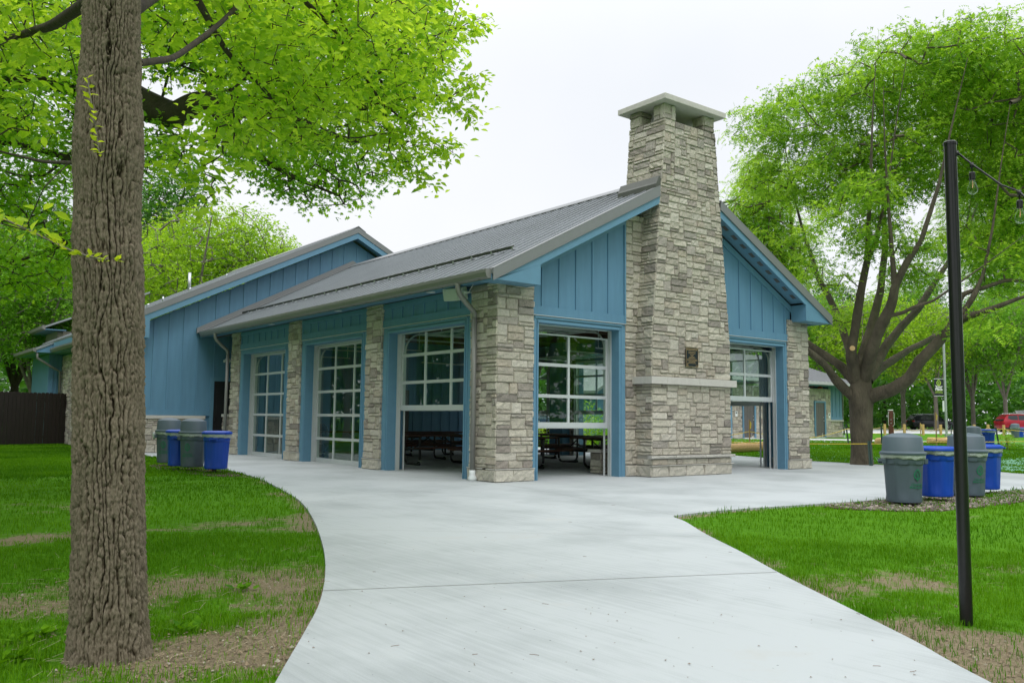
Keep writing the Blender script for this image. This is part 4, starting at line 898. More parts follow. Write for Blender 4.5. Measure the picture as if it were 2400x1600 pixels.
o, n = blades('grass', 260000, (13, 40), (-12, 24), .03, .07, 4, 48, 18, None, wd=.004, region=lambda x, y: np.clip(1.15-1.6*sst(.45, .75, seed_f(x, y)+.25*(vn(x*1.7, y*1.7, 91)-.5)), .06, 1)); cnt += n
o, n = blades('grass', 200000, (-14, -1.5), (2, 26), .035, .075, 5, 40, 18.5, None, wd=.003); cnt += n
print('blades', cnt)
# broadleaf weeds, fallen leaves, twigs and pebbles
def scatter_litter():
    rg = random.Random(12); mb = MB()
    for k in range(120):
        px = rg.uniform(640, 2150); py = rg.uniform(1120, 1560); p = gp(px, py)
        if not inpoly(np.array([p[0]]), np.array([p[1]]), SLABP)[0]: continue
        s = rg.uniform(.003, .009); a = rg.uniform(0, 6.3); T = Matrix.Translation((p[0], p[1], .0035)) @ Matrix.Rotation(a, 4, 'Z')
        if rg.random() < .25: mb.tube([T @ Vector((-s*3, 0, .001)), T @ Vector((0, s*rg.uniform(-.8, .8), .002)), T @ Vector((s*3, s*rg.uniform(-1, 1), .001))], .0012, 4)
        else: mb.add([T @ Vector(q) for q in ((-s, -s*.5, 0), (s, -s*.4, .002), (s*.8, s*.5, 0), (-s*.4, s*.6, .003))], [(0, 1, 2, 3)])
    tag(mb.build('leaf_litter', 'leaf_litter', fix=False), kind='stuff')
    mb = MB()
    for k in range(420):
        if rg.random() < .75: px, py = rg.uniform(0, 740), rg.uniform(1160, 1560)
        else: px, py = rg.uniform(1650, 2352), rg.uniform(1200, 1520)
        p = gp(px, py)
        if inpoly(np.array([p[0]]), np.array([p[1]]), SLABP)[0] or float(dirt_f(p[0], p[1])) < .32: continue
        L = rg.uniform(.03, .16); a = rg.gauss(.9, .7); T = Matrix.Translation((p[0], p[1], -.004+rg.uniform(0, .02))) @ Matrix.Rotation(a, 4, 'Z') @ Matrix.Rotation(rg.uniform(-.2, .2), 4, 'Y')
        mb.tube([T @ Vector((-L/2, 0, 0)), T @ Vector((0, rg.uniform(-.01, .01), .004)), T @ Vector((L/2, 0, 0))], .0009, 3)
    tag(mb.build('straw_litter', 'pale_litter', fix=False), kind='stuff')
scatter_litter()
def clods():
    rg = random.Random(31); mb = MB(); k = 0; n = 0
    while k < 2600 and n < 60000:
        n += 1; px, py = (rg.uniform(0, 745), rg.uniform(1150, 1567)) if rg.random() < .7 else (rg.uniform(1600, 2352), rg.uniform(1180, 1560)); p = gp(px, py)
        if float(dirt_f(p[0], p[1])) < .40+.2*rg.random() or inpoly(np.array([p[0]]), np.array([p[1]]), SLABP)[0]: continue
        k += 1; s = rg.uniform(.002, .008)*(1.6 if rg.random() < .08 else 1); c = rg.uniform(.6, 1.5); c = tuple(q*c for q in ((.19, .145, .09) if rg.random() < .9 else (.30, .27, .21))); T = Matrix.Translation((p[0], p[1], float(terr(p[0], p[1]))+.012)) @ Matrix.Rotation(rg.uniform(0, 6), 4, 'Z')
        q = [(-s, -s, 0), (s, -s*.8, 0), (s*.9, s, 0), (-s*.8, s, 0), (0, 0, s*rg.uniform(.6, 1.3))]; mb.add([T @ Vector(v) for v in q], [(0, 1, 4), (1, 2, 4), (2, 3, 4), (3, 0, 4)], 0, c)
    tag(mb.build('soil_clods', 'stone_chip', fix=False), kind='stuff')
clods()
def weeds():
    rg = random.Random(4)
    spots = [(110, 1450), (60, 1465), (185, 1420), (20, 1510), (430, 1440), (560, 1350), (820, 0)][:6]
    V = []; F = []; rv = []
    for px, py in spots:
        c = gp(px, py)
        for k in range(16):
            a = rg.uniform(0, 6.3); L = rg.uniform(.04, .10); el = rg.uniform(.2, .9); w_ = L*.28; ux, uy = math.cos(a), math.sin(a); b = len(V); o = (c[0]+rg.uniform(-.06, .06), c[1]+rg.uniform(-.06, .06), -.005)
            for t, q in ((0, .15), (.45, 1), (1, .1)):
                zz = L*math.sin(el)*(t-.35*t*t)*1.3; rr = L*math.cos(el)*t
                V += [(o[0]+ux*rr-uy*w_*q, o[1]+uy*rr+ux*w_*q, o[2]+zz), (o[0]+ux*rr+uy*w_*q, o[1]+uy*rr-ux*w_*q, o[2]+zz)]; rv += [rg.random()]*2
            F += [(b, b+1, b+3), (b, b+3, b+2), (b+2, b+3, b+5), (b+2, b+5, b+4)]
    tag(np_mesh('weeds', np.array(V), np.array(F), 'grass', rnd_=np.array(rv)), kind='stuff')
weeds()
# gravel and bark beds with loose chips
def bed(name, P, n, seed, col=(.20, .17, .14), s0=.015, s1=.04, z=.004):
    PP = catmull(P, 4); b = sheet(name, PP, z, .03, 'mulch', zf=lambda x, y: -.012, skirt=True)
    rg = random.Random(seed); mb = MB(); xs = [p[0] for p in P]; ys = [p[1] for p in P]; k = 0
    while k < n:
        x, y = rg.uniform(min(xs), max(xs)), rg.uniform(min(ys), max(ys))
        if not inpoly(np.array([x]), np.array([y]), PP)[0]: k += .3; continue
        k += 1; s = rg.uniform(s0, s1); T = Matrix.Translation((x, y, z-.012+s*.15)) @ Matrix.Rotation(rg.uniform(0, 6), 4, 'Z') @ Matrix.Rotation(rg.uniform(-.5, .5), 4, 'X')
        kc = rg.uniform(.45, 1.7); c = tuple(q*kc*rg.uniform(.94, 1.06) for q in col); q = [(-s, -s*.6, -s*.3), (s*.9, -s*.5, -s*.3), (s, s*.6, -s*.3), (-s*.8, s*.7, -s*.3), (-s*.6, -s*.3, s*.35), (s*.6, -s*.4, s*.25), (s*.5, s*.35, s*.4), (-s*.5, s*.4, s*.2)]
        mb.add([T @ Vector([v*rg.uniform(.8, 1.2) for v in p]) for p in q], [(4, 5, 6, 7), (0, 1, 5, 4), (1, 2, 6, 5), (2, 3, 7, 6), (3, 0, 4, 7)], 0, c)
    tag(mb.build('wood_chips', 'stone_chip', fix=False), kind='stuff')
bed('gravel_bed', [(1.6, -5.85), (4.2, -5.98), (7.2, -6.15), (8.0, -6.6), (6.4, -6.95), (4.3, -7.2), (2.3, -7.15), (1.5, -6.5)], 1500, 1)
bed('gravel_bed', [(-3.3, 4.1), (-3.15, 6.2), (-3.05, 8.6), (-3.8, 8.7), (-4.1, 6.5), (-3.9, 4.4)], 900, 2, (.12, .09, .07))
bed('gravel_bed', [(-4.95, -11.35), (-4.5, -10.98), (-3.9, -11.1), (-3.7, -11.7), (-4.7, -12.1), (-5.4, -11.9)], 1600, 3, (.42, .37, .30), .004, .013, .006)
# ------------------------------------------------------------------ trees
def tubes_np(P0, P1, R0, R1, n=5):
    """open frusta for many segments -> V, F (quads)"""
    d = P1-P0; L = np.linalg.norm(d, axis=1, keepdims=True)+1e-9; d = d/L; up = np.where(np.abs(d[:, 2:3]) < .9, np.array([[0, 0, 1.]]), np.array([[1., 0, 0]]))
    a = np.cross(d, up); a /= np.linalg.norm(a, axis=1, keepdims=True)+1e-9; b = np.cross(d, a); N = len(P0); V = np.zeros((N, 2*n, 3))
    for k in range(n):
        t = 2*math.pi*k/n; o = a*math.cos(t)+b*math.sin(t); V[:, k] = P0+o*R0[:, None]; V[:, n+k] = P1+d*(R1[:, None]*.3)+o*R1[:, None]
    base = np.array([[k, (k+1) % n, n+(k+1) % n, n+k] for k in range(n)]); F = (np.arange(N)[:, None, None]*2*n+base[None]).reshape(-1, 4)
    return V.reshape(-1, 3), F
def limb_mesh(limbs, seed, n=12, amp=.12, flare=None):
    """each limb: list of (point, radius); smooth lumpy tubes with ridged bark"""
    r = np.random.default_rng(seed); Vs = []; Fs = []; off = 0
    for li, L in enumerate(limbs):
        P = np.array([p for p, _ in L], float); Rr = np.array([q for _, q in L], float)
        seg = np.linalg.norm(np.diff(P, axis=0), axis=1); cum = np.r_[0, np.cumsum(seg)]; st = max(.05, Rr.mean()*.5); m = max(4, int(cum[-1]/st)); t = np.linspace(0, cum[-1], m)
        # smooth curve through the points
        Q = np.stack([np.interp(t, cum, P[:, i]) for i in range(3)], 1); rr = np.interp(t, cum, Rr)
        for _ in range(6): Q[1:-1] = .25*Q[:-2]+.5*Q[1:-1]+.25*Q[2:]
        D = np.gradient(Q, axis=0); D /= np.linalg.norm(D, axis=1, keepdims=True); a = np.cross(D[0], [0.3, .9, .1]); V = np.zeros((m, n, 3))
        for i in range(m):
            a = a-D[i]*a.dot(D[i]); a /= np.linalg.norm(a); b = np.cross(D[i], a)
            th = 2*np.pi*np.arange(n)/n; rad = rr[i]*(1+amp*(2*vn(th*n/6.283*.5+li*9, np.full(n, t[i]*2.0/max(.1, rr.mean())*.12), seed+li)-1)+amp*.6*(2*vn(np.full(n, .5), np.full(n, t[i]*1.7), seed+li+50)-1))
            V[i] = Q[i]+np.outer(np.cos(th)*rad, a)+np.outer(np.sin(th)*rad, b)
        idx = np.arange(m*n).reshape(m, n); F = np.stack([idx[:-1], np.roll(idx[:-1], -1, 1), np.roll(idx[1:], -1, 1), idx[1:]], -1).reshape(-1, 4)
        Vs.append(V.reshape(-1, 3)); Fs.append(F+off); off += m*n
    return np.concatenate(Vs), np.concatenate(Fs)
def grow(limbs, pts, seed, step=.35, k=.0042, tipr=.004, sag=.0, maxr=.08, up=0):
    """join every point of a cloud to the nearest wood; returns segments and radii"""
    r = np.random.default_rng(seed); pos = []; par = []; base = []
    for L in limbs:
        P = np.array([p for p, _ in L], float); Q = [q for _, q in L]
        for i in range(len(P)-1):
            s = max(1, int(np.linalg.norm(P[i+1]-P[i])/step))
            for j in range(s): pos.append(P[i]+(P[i+1]-P[i])*j/s); par.append(-1); base.append(Q[i])
        pos.append(P[-1]); par.append(-1); base.append(Q[-1])
    cap = len(pos)+len(pts)*14+10; A = np.zeros((cap, 3)); n = len(pos); A[:n] = pos; nl = n
    d0 = np.full(len(pts), 1e9)
    for i in range(0, n, 2): d0 = np.minimum(d0, np.linalg.norm(pts-A[i], axis=1))
    order = np.argsort(d0); tips = []
    for q in order:
        p = pts[q]; dv = A[:n]-p; dist = np.sqrt((dv**2).sum(1))+np.maximum(0, dv[:, 2])*.5*up; i = int(dist.argmin()); v = p-A[i]; L = np.linalg.norm(v)
        if L < .02: tips.append(i); continue
        s = min(12, max(1, int(L/step))); last = i; side = r.normal(0, 1, 3); side -= v*side.dot(v)/(L*L); w = L*.10
        for j in range(1, s+1):
            t = j/s; c = A[i]+v*t+side*w*math.sin(math.pi*t)+np.array([0, 0, sag*L*math.sin(math.pi*t)]); A[n] = c; par.append(last); last = n; n += 1
        tips.append(last)
    par = np.array(par); cnt = np.zeros(n); 
    for t in tips: cnt[t] += 1
    for i in range(n-1, nl-1, -1):
        if par[i] >= 0: cnt[par[i]] += cnt[i]
    ii = np.arange(nl, n); rad = np.minimum(maxr, tipr+k*np.sqrt(cnt)); P0 = A[par[ii]]; R0 = np.minimum(rad[par[ii]], rad[ii]*1.35); R1 = rad[ii]
    return P0, A[ii], R0, R1, A[np.array(tips)]
def leafT(kind):
    if kind == 'broad':
        T = [(0, 0, 0), (-.20, .30, .05), (.20, .30, .05), (-.23, .58, .05), (.23, .58, .05), (0, 1, -.10), (0, .30, -.01), (0, .60, -.02)]
        F = [(0, 6, 1), (0, 2, 6), (1, 6, 7), (1, 7, 3), (6, 2, 4), (6, 4, 7), (3, 7, 5), (7, 4, 5)]
    elif kind == 'oak':
        T = [(0, 0, 0), (-.36, .32, .04), (-.07, .40, 0), (.36, .34, .04), (.07, .40, 0), (-.40, .66, .02), (-.07, .72, 0), (.40, .68, .02), (.07, .72, 0), (0, 1, -.08)]
        F = [(0, 2, 1), (0, 3, 4), (0, 4, 2), (2, 6, 5), (4, 7, 8), (2, 4, 8), (2, 8, 6), (6, 8, 9)]
    elif kind == 'locust':
        T = []; F = []
        for i in range(5):
            y = i/5+.03; z = -.42*(y**1.8); w_ = .24*(1-.5*abs(y-.45)); b = len(T)
            T += [(0, y-.03, z), (0, y+.13, z-.03), (-w_, y+.10, z-.06), (w_, y+.10, z-.06)]; F += [(b, b+1, b+2), (b, b+3, b+1)]
    elif kind == 'tuft':
        T = [(-.5, 0, 0), (0, .35, .1), (.1, -.4, 0), (.5, .1, .05), (.05, .55, -.1), (-.25, -.5, .12), (.45, -.35, -.1)]
        F = [(0, 1, 2), (3, 4, 1), (5, 2, 6)]
    return np.array(T, float), np.array(F)
def leaves(kind, pos, yaw, pitch, roll, size, rng, rv=None):
    T, F = leafT(kind); n = len(pos); cy, sy = np.cos(yaw), np.sin(yaw); cp, sp = np.cos(pitch), np.sin(pitch); cr_, sr = np.cos(roll), np.sin(roll)
    # leaf axis y
    yx = np.stack([-sy*cp, cy*cp, sp], 1); xx0 = np.stack([cy, sy, np.zeros(n)], 1); zz0 = np.cross(xx0, yx); xx = xx0*cr_[:, None]+zz0*sr[:, None]; zz = -xx0*sr[:, None]+zz0*cr_[:, None]
    V = pos[:, None]+size[:, None, None]*(T[None, :, 0:1]*xx[:, None]+T[None, :, 1:2]*yx[:, None]+T[None, :, 2:3]*zz[:, None])
    FF = (np.arange(n)[:, None, None]*len(T)+F[None]).reshape(-1, 3)
    return V.reshape(-1, 3), FF, np.repeat(rng.random(n) if rv is None else rv, len(T))
def spray(tips, dirs, per, spread, kind, size, rng, droop=-.3, along=.5, jit=.5, flat=.6):
    n = len(tips)*per; c = np.repeat(tips, per, 0); d = np.repeat(dirs, per, 0); off = rng.normal(0, 1, (n, 3))*spread*np.array([1, 1, flat]); t = rng.uniform(-along, along*.4, n)
    pos = c+off+d*t[:, None]; out = off+d*.25*spread; yaw = np.arctan2(-out[:, 0], out[:, 1])+rng.normal(0, jit, n); pit = droop+rng.normal(0, .45, n); rol = rng.normal(0, .6, n)
    cl = np.repeat(rng.random(len(tips)), per); rv = np.clip(.7*cl+.4*rng.random(n)-.05, 0, 1)
    return leaves(kind, pos, yaw, pit, rol, size*rng.uniform(.65, 1.25, n), rng, rv)
def cloud(blobs, n, rng, inner=.25):
    """points in ellipsoids: blobs = [(centre, (rx,ry,rz), weight)]"""
    w = np.array([b[2] for b in blobs], float); w /= w.sum(); ks = rng.choice(len(blobs), n, p=w); u = rng.normal(0, 1, (n, 3)); u /= np.linalg.norm(u, axis=1, keepdims=True); rad = (inner+(1-inner)*rng.random(n))**.55
    C = np.array([b[0] for b in blobs]); Rr = np.array([b[1] for b in blobs]); return C[ks]+u*rad[:, None]*Rr[ks]
def thin(pts, dmin, rng):
    """keep points at least dmin apart"""
    cells = {}; keep = []
    for i in rng.permutation(len(pts)):
        c = tuple((pts[i]//dmin).astype(int)); ok = True
        for a in (-1, 0, 1):
            for b in (-1, 0, 1):
                for e in (-1, 0, 1):
                    for j in cells.get((c[0]+a, c[1]+b, c[2]+e), ()):
                        if ((pts[i]-pts[j])**2).sum() < dmin*dmin: ok = False
        if ok: cells.setdefault(c, []).append(i); keep.append(i)
    return pts[keep]
def gaps(pts, s, thr, seed=5):
    '''thin the cloud into sprays with open sky between them'''
    n = .6*vn(pts[:, 0]*s+pts[:, 2]*s*.3, pts[:, 1]*s+pts[:, 2]*s*.9, seed)+.4*vn(pts[:, 0]*s*2.1-pts[:, 1]*s, pts[:, 2]*s*2.3, seed+3); return pts[n > thr]
def tip_dirs(P0, P1, tips, cen):
    d = tips-cen; return d/(np.linalg.norm(d, axis=1, keepdims=True)+1e-9)

# --- 1. furrowed foreground trunk --------------------------------------
FT = empty('shade_tree', (-8.66, -8.34, 0), 0, 'tall foreground tree with deeply furrowed grey bark standing in the left lawn', 'tree')
def fore_trunk():
    prof = [(1535, 252, 196), (1500, 251, 186), (1440, 250, 178), (1300, 250, 170), (1150, 250, 163), (1000, 250, 157), (800, 250, 155), (650, 250, 156), (610, 249, 160), (540, 246, 150), (440, 246, 148), (380, 247, 153), (330, 247, 158), (280, 250, 148), (200, 251, 140), (100, 256, 130), (0, 257, 127), (-100, 258, 124)]
    zs = []; cx = []; cy = []; rr = []
    dp = lambda z: 4.30+.1*z
    for py, px, w_ in prof:
        z = 0.
        for _ in range(6): P = at(px, py, dp(z)); z = P[2]
        zs.append(P[2]); cx.append(P[0]); cy.append(P[1]); rr.append(w_*1.0204/FPX*dp(z)/2*.935)
    zs, cx, cy, rr = map(np.array, (zs, cx, cy, rr)); o = np.argsort(zs); zs, cx, cy, rr = zs[o], cx[o], cy[o], rr[o]
    top = zs[-1]; zs = np.r_[-.08, zs[zs > -.04], top+1.2, top+2.6, 7.8]; k = len(zs)-len(rr)
    cx = np.r_[cx[0], cx[-(len(zs)-4):], cx[-1]-.02, cx[-1]-.08, cx[-1]-.2]; cy = np.r_[cy[0], cy[-(len(zs)-4):], cy[-1]+.03, cy[-1]+.1, cy[-1]+.2]; rr = np.r_[rr[0]*1.12, rr[-(len(zs)-4):], rr[-1]*.93, rr[-1]*.75, .05]
    NT = 440; z = np.arange(-.08, 4.0, .0068); z = np.r_[z, np.arange(z[-1]+.05, 7.8, .05)]; th = np.linspace(0, 2*math.pi, NT, endpoint=False); TH, ZZ = np.meshgrid(th, z)
    R = np.interp(ZZ, zs, rr); A1 = TH/(2*math.pi)
    def N(f, g, s): return vn(A1*f, ZZ*g, s, px=f)-.5
    kn = 0
    thc = math.atan2(CAM[1]+8.34, CAM[0]+8.66)-.02
    for kz, kt, ks in ((2.10, thc-.75, .14), (2.02, thc+.55, .10), (1.66, thc+.75, .10), (1.57, thc-.1, .12), (2.55, thc+.1, .09), (1.1, thc+.5, .08)):
        dk = (TH-kt+math.pi) % (2*math.pi)-math.pi; kn = kn+np.exp(-((dk*.17/ks)**2+((ZZ-kz)/(ks*.8))**2))
    wp = 1.3*N(12, 2.2, 3)+1.2*N(24, 5.5, 4)+.55*N(46, 15, 5)+.25*N(90, 45, 7)+kn*2.0*N(12, 6, 6)
    f1 = np.abs(np.sin(math.pi*(A1*40+wp)))
    amp = np.clip(.5+2.0*N(40, 5, 21)+.45, .2, 1)            # furrows open and close along their length
    crk = np.abs(2*(N(40, 9, 13)+.5)-1); crk2 = np.abs(2*(N(80, 22, 15)+.5)-1)
    h = np.minimum(1, f1*1.9)**.7*amp+(1-amp)*.80; h = h*(.62+.38*np.minimum(1, crk*5))*(.78+.22*np.minimum(1, crk2*4)); h = np.clip(h+.30*N(120, 30, 23)+.22*N(220, 90, 24), 0, 1.15)
    dth = (TH-thc+math.pi) % (2*math.pi)-math.pi; q_ = np.sqrt((dth*.2/.085)**2+((ZZ-.10)/.115)**2); sc = np.exp(-(q_**2)**2); h = h*(1-.6*sc)+.42*sc; ring = np.exp(-((q_-1.1)/.16)**2)
    fine = N(210, 75, 14)+.5*N(300, 160, 24); lump = .03*N(6, 1.6, 8); butt = .11*np.exp(-np.maximum(ZZ, 0)/.10)*(N(9, 0, 19)+.5)
    RR = R-.027+.031*h+.008*fine+.012*kn+.006*ring+lump*.4+R*butt
    V = np.stack([np.interp(ZZ, zs, cx)+np.cos(TH)*RR, np.interp(ZZ, zs, cy)+np.sin(TH)*RR, ZZ], -1)
    m = len(z); idx = np.arange(m*NT).reshape(m, NT); F = np.stack([idx[:-1], np.roll(idx[:-1], -1, 1), np.roll(idx[1:], -1, 1), idx[1:]], -1).reshape(-1, 4)
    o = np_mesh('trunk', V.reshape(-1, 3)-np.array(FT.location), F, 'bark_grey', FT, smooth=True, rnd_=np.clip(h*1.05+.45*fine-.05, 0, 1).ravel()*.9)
    return [(np.array([np.interp(q, zs, cx), np.interp(q, zs, cy), q]), float(np.interp(q, zs, rr))) for q in np.arange(2.0, 7.8, .3)]
core_ = fore_trunk()
O_ = np.array(FT.location)
def place_local(V): return V-O_
rng = np.random.default_rng(11)
B = lambda px, py, d, rx, ry, rd, w=1: (at(px, py, d), (rx, rd, ry), w)   # radii in metres: across, along depth, up
lim = [
 [(at(320, 145, 4.75), .022), (at(400, 135, 5.2), .019), (at(500, 60, 5.8), .016), (at(600, -40, 6.4), .012)],
 [(at(300, 20, 4.7), .05), (at(420, -60, 5.6), .04), (at(600, -90, 6.8), .03), (at(820, -60, 8.3), .018)],
 [(at(300, -80, 4.9), .06), (at(450, -260, 5.8), .05), (at(700, -330, 7.4), .03), (at(950, -300, 9), .015)],
 [(at(600, -90, 6.8), .028), (at(760, 60, 7.8), .02), (at(900, 120, 8.8), .014), (at(1060, 60, 9.8), .007)],
 [(at(420, -60, 5.6), .03), (at(520, 120, 6.6), .02), (at(660, 260, 7.6), .014), (at(800, 320, 8.4), .008), (at(930, 300, 8.9), .005)],
 [(at(760, 60, 7.8), .018), (at(880, 240, 8.8), .012), (at(1000, 330, 9.4), .006)],
 [(at(240, -20, 4.6), .04), (at(120, 60, 5.2), .03), (at(0, 95, 6), .02), (at(-120, 80, 6.6), .012)],
 [(at(180, 375, 4.6), .012), (at(100, 372, 5.2), .010), (at(0, 348, 6), .007), (at(-60, 330, 6.4), .004)],
 [(at(1000, 120, 9.2), .010), (at(1060, 60, 9.8), .006), (at(1110, 40, 10), .003)],
]
blobs = [B(430, 20, 6.4, .55, .36, .8, 1.4), B(560, 130, 7.2, .65, .5, .9, 2.0), B(700, 90, 7.8, .7, .55, 1.0, 2.2), B(840, 100, 8.4, .7, .5, .9, 2.0), B(960, 120, 9.0, .45, .4, .7, 1.0), B(620, 260, 7.6, .6, .32, .7, 1.6), B(760, 250, 8.2, .6, .38, .7, 1.5), B(880, 270, 8.8, .5, .3, .6, .9),
  B(985, 345, 9.2, .26, .10, .3, .16), B(1060, 200, 9.8, .24, .11, .3, .16), B(1075, 65, 9.8, .22, .08, .3, .14), B(960, 425, 9, .2, .05, .2, .05), B(475, 440, 6.6, .06, .14, .1, .04), B(560, 270, 7.0, .36, .22, .5, .6), B(390, 345, 6.4, .16, .08, .3, .10), B(900, 375, 8.8, .3, .08, .3, .2), B(620, -100, 7, 1.6, .7, 1.6, 1.5), B(900, -60, 9, .9, .5, 1.2, .9),
  B(100, 80, 5.8, .5, .32, .6, .9), B(0, 40, 6.4, .6, .5, .8, .9), B(20, 520, 4.5, .12, .04, .2, .08), B(-60, 200, 6.5, .6, .4, .8, .3)]
blobs += [(np.array(c), q, w) for c, q, w in (((-11.4, -8, 6.6), (3, 3, 1.3), 1.1), ((-8.5, -11.2, 6.9), (3, 2.6, 1.3), 1.1), ((-5.5, -5.5, 7.6), (2.6, 2.6, 1.3), .9), ((-10, -4.5, 7.6), (3, 3, 1.4), 1.1))]  # unseen crown masses above the frame, added to shade the left lawn and wall
pts = gaps(thin(cloud(blobs, 6400, rng), .135, rng), 2.6, .45)
rs_ = np.random.default_rng(9)
for A_, n_ in ((((930, 190, 9.2), (1010, 110, 9.6), (1112, 38, 9.9)), 22), (((940, 220, 9.2), (1020, 225, 9.6), (1100, 195, 9.9)), 20), (((1010, 225, 9.5), (1060, 262, 9.8), (1100, 268, 10)), 9), (((880, 300, 8.8), (970, 330, 9.2), (1034, 348, 9.4)), 16), (((890, 340, 8.8), (950, 390, 9), (992, 428, 9.1)), 13), (((545, 300, 6.8), (500, 350, 6.7), (478, 405, 6.6), (486, 450, 6.6), (470, 485, 6.6)), 13), (((520, 300, 6.8), (440, 330, 6.5), (400, 372, 6.4)), 9), (((930, 60, 9), (990, 30, 9.4), (1000, -20, 9.6)), 10)):
    A_ = np.array([at(*q) for q in A_]); t_ = np.linspace(0, len(A_)-1.001, n_); i_ = t_.astype(int); f_ = (t_-i_)[:, None]; pts = np.concatenate([pts, A_[i_]*(1-f_)+A_[i_+1]*f_+rs_.normal(0, .03, (n_, 3))])
P0, P1, R0, R1, tips = grow(lim+[core_[6:]], pts, 3, .16, .0013, .0014, maxr=.022)
V, F = tubes_np(P0, P1, R0, R1, 4); V2, F2 = limb_mesh(lim, 5, 10, .06)
tw = np_mesh('branches', place_local(np.concatenate([V, V2])), np.concatenate([F, F2+len(V)]), 'bark_dark', FT, smooth=True)
dirs = tip_dirs(P0, P1, tips, at(500, 100, 6.5)); V, F, rv = spray(tips, dirs, 14, .08, 'broad', .088, rng, droop=-.15, along=.14, jit=.7, flat=.8)
print('near leaves', len(rv)//8); np_mesh('crown', place_local(V), F, 'leaf_near', FT, rnd_=rv)
# small reddish shoots growing from the trunk itself
def shoots():
    rg = np.random.default_rng(2); S = [[(at(200, 180, 4.28), .003), (at(215, 260, 4.22), .003), (at(228, 352, 4.2), .002)], [(at(-20, 490, 4.6), .006), (at(90, 540, 4.4), .005), (at(180, 585, 4.22), .005), (at(245, 598, 4.15), .006)]]
    V, F = limb_mesh(S, 3, 6, .02); ps = []; 
    for L, n in ((S[0], 26), (S[1], 44)):
        P = np.array([p for p, _ in L]); t = np.linspace(0, len(P)-1.001, n); i = t.astype(int); f = (t-i)[:, None]; ps.append(P[i]*(1-f)+P[i+1]*f)
    ps.append(np.array([at(268, 600, 4.12)]*5)); ps.append(np.array([at(228, 352, 4.18)]*3)); pos = np.concatenate(ps); n = len(pos)
    o = np_mesh('shoot', place_local(V), F, 'bark_pale', FT, smooth=True)
    V, F, rv = leaves('broad', pos+rg.normal(0, .004, (n, 3)), rg.uniform(0, 6.28, n), rg.uniform(-.2, .9, n), rg.normal(0, .5, n), rg.uniform(.028, .05, n), rg); np_mesh('shoot_leaves', place_local(V), F, 'leaf_twig', o, rnd_=rv)
shoots()

def big_tree(name, label, base, limbs, blobs, n, dmin, kind, leaf, size, per, spread, barkm, seed, group=None, step=.4, k=.005, tipr=.004, maxr=.09, droop=-.3, along=.3, cen=None, limbn=14, cat='tree', amp=.1, flat=.6, trunkname='trunk', gap=None, mix=None):
    e = empty(name, tuple(base), 0, label, cat, group); O = np.array(base); r = np.random.default_rng(seed)
    pts = thin(cloud(blobs, n, r), dmin, r)
    if gap: pts = gaps(pts, gap[0], gap[1], seed)
    P0, P1, R0, R1, tips = grow(limbs, pts, seed, step, k, tipr, maxr=maxr)
    V2, F2 = limb_mesh(limbs, seed, limbn, amp); np_mesh(trunkname, V2-O, F2, barkm, e, smooth=True)
    V, F = tubes_np(P0, P1, R0, R1, 4); np_mesh('branches', V-O, F, barkm, e, smooth=True)
    c = np.array(cen) if cen is not None else np.mean([b[0] for b in blobs], 0); V, F, rv = spray(tips, tip_dirs(P0, P1, tips, c), per, spread, kind, size, r, droop, along, .7, flat)
    if mix:
        Vb, Fb, rb = spray(tips, tip_dirs(P0, P1, tips, c), mix[1], spread*1.1, mix[0], mix[2], r, droop, along, .7, flat); F = np.concatenate([F, Fb+len(V)]); V = np.concatenate([V, Vb]); rv = np.concatenate([rv, rb])
    np_mesh('crown', V-O, F, leaf, e, rnd_=rv); print(name, 'clusters', len(pts), 'faces', len(F)); return e
# --- 2. pin oak behind the foreground trunk ------------------------------
ob = at(236, 1090, 13.3); ob[2] = 0
KD = .78
def ptz(px, py, d): return at(px, py, d*KD)
Bo = lambda px, py, d, rx, ry, rd, w=1: B(px, py, d*KD, rx*KD, ry*KD, rd*KD, w)
oakl = [[(ob+np.array([0, 0, -.1]), .34), (ob+np.array([0, 0, .5]), .27), (ptz(240, 700, 17), .25), (ptz(245, 400, 17), .23), (ptz(250, 150, 17.1), .20), (ptz(250, -150, 17.3), .16), (ptz(255, -500, 17.6), .10), (ptz(260, -800, 18), .05)],
 [(ptz(250, 190, 17), .22), (ptz(330, 240, 16.4), .235), (ptz(400, 268, 15.9), .19), (ptz(455, 235, 15.4), .15), (ptz(600, 235, 15), .08), (ptz(740, 250, 14.8), .055), (ptz(860, 245, 14.8), .03), (ptz(960, 220, 14.8), .012)],
 [(ptz(600, 235, 15), .06), (ptz(700, 300, 14.8), .045), (ptz(830, 325, 14.8), .03), (ptz(940, 325, 15), .012)],
 [(ptz(470, 225, 15.4), .09), (ptz(560, 340, 15), .05), (ptz(680, 410, 15), .03), (ptz(780, 450, 15), .012)],
 [(ptz(250, 60, 17.1), .13), (ptz(420, -40, 16), .10), (ptz(620, -60, 15.4), .07), (ptz(860, -20, 15), .03)],
 [(ptz(250, 240, 17), .12), (ptz(150, 200, 16.6), .10), (ptz(60, 180, 16.2), .08), (ptz(-60, 200, 16), .05)],
 [(ptz(245, 420, 17), .08), (ptz(150, 360, 16.6), .05), (ptz(40, 330, 16.2), .03), (ptz(-60, 330, 16), .02)],
 [(ptz(245, 520, 17), .06), (ptz(150, 560, 16.4), .04), (ptz(40, 600, 16), .02)],
 [(ptz(250, -150, 17.3), .12), (ptz(80, -280, 17), .08), (ptz(-120, -330, 17), .04)]]
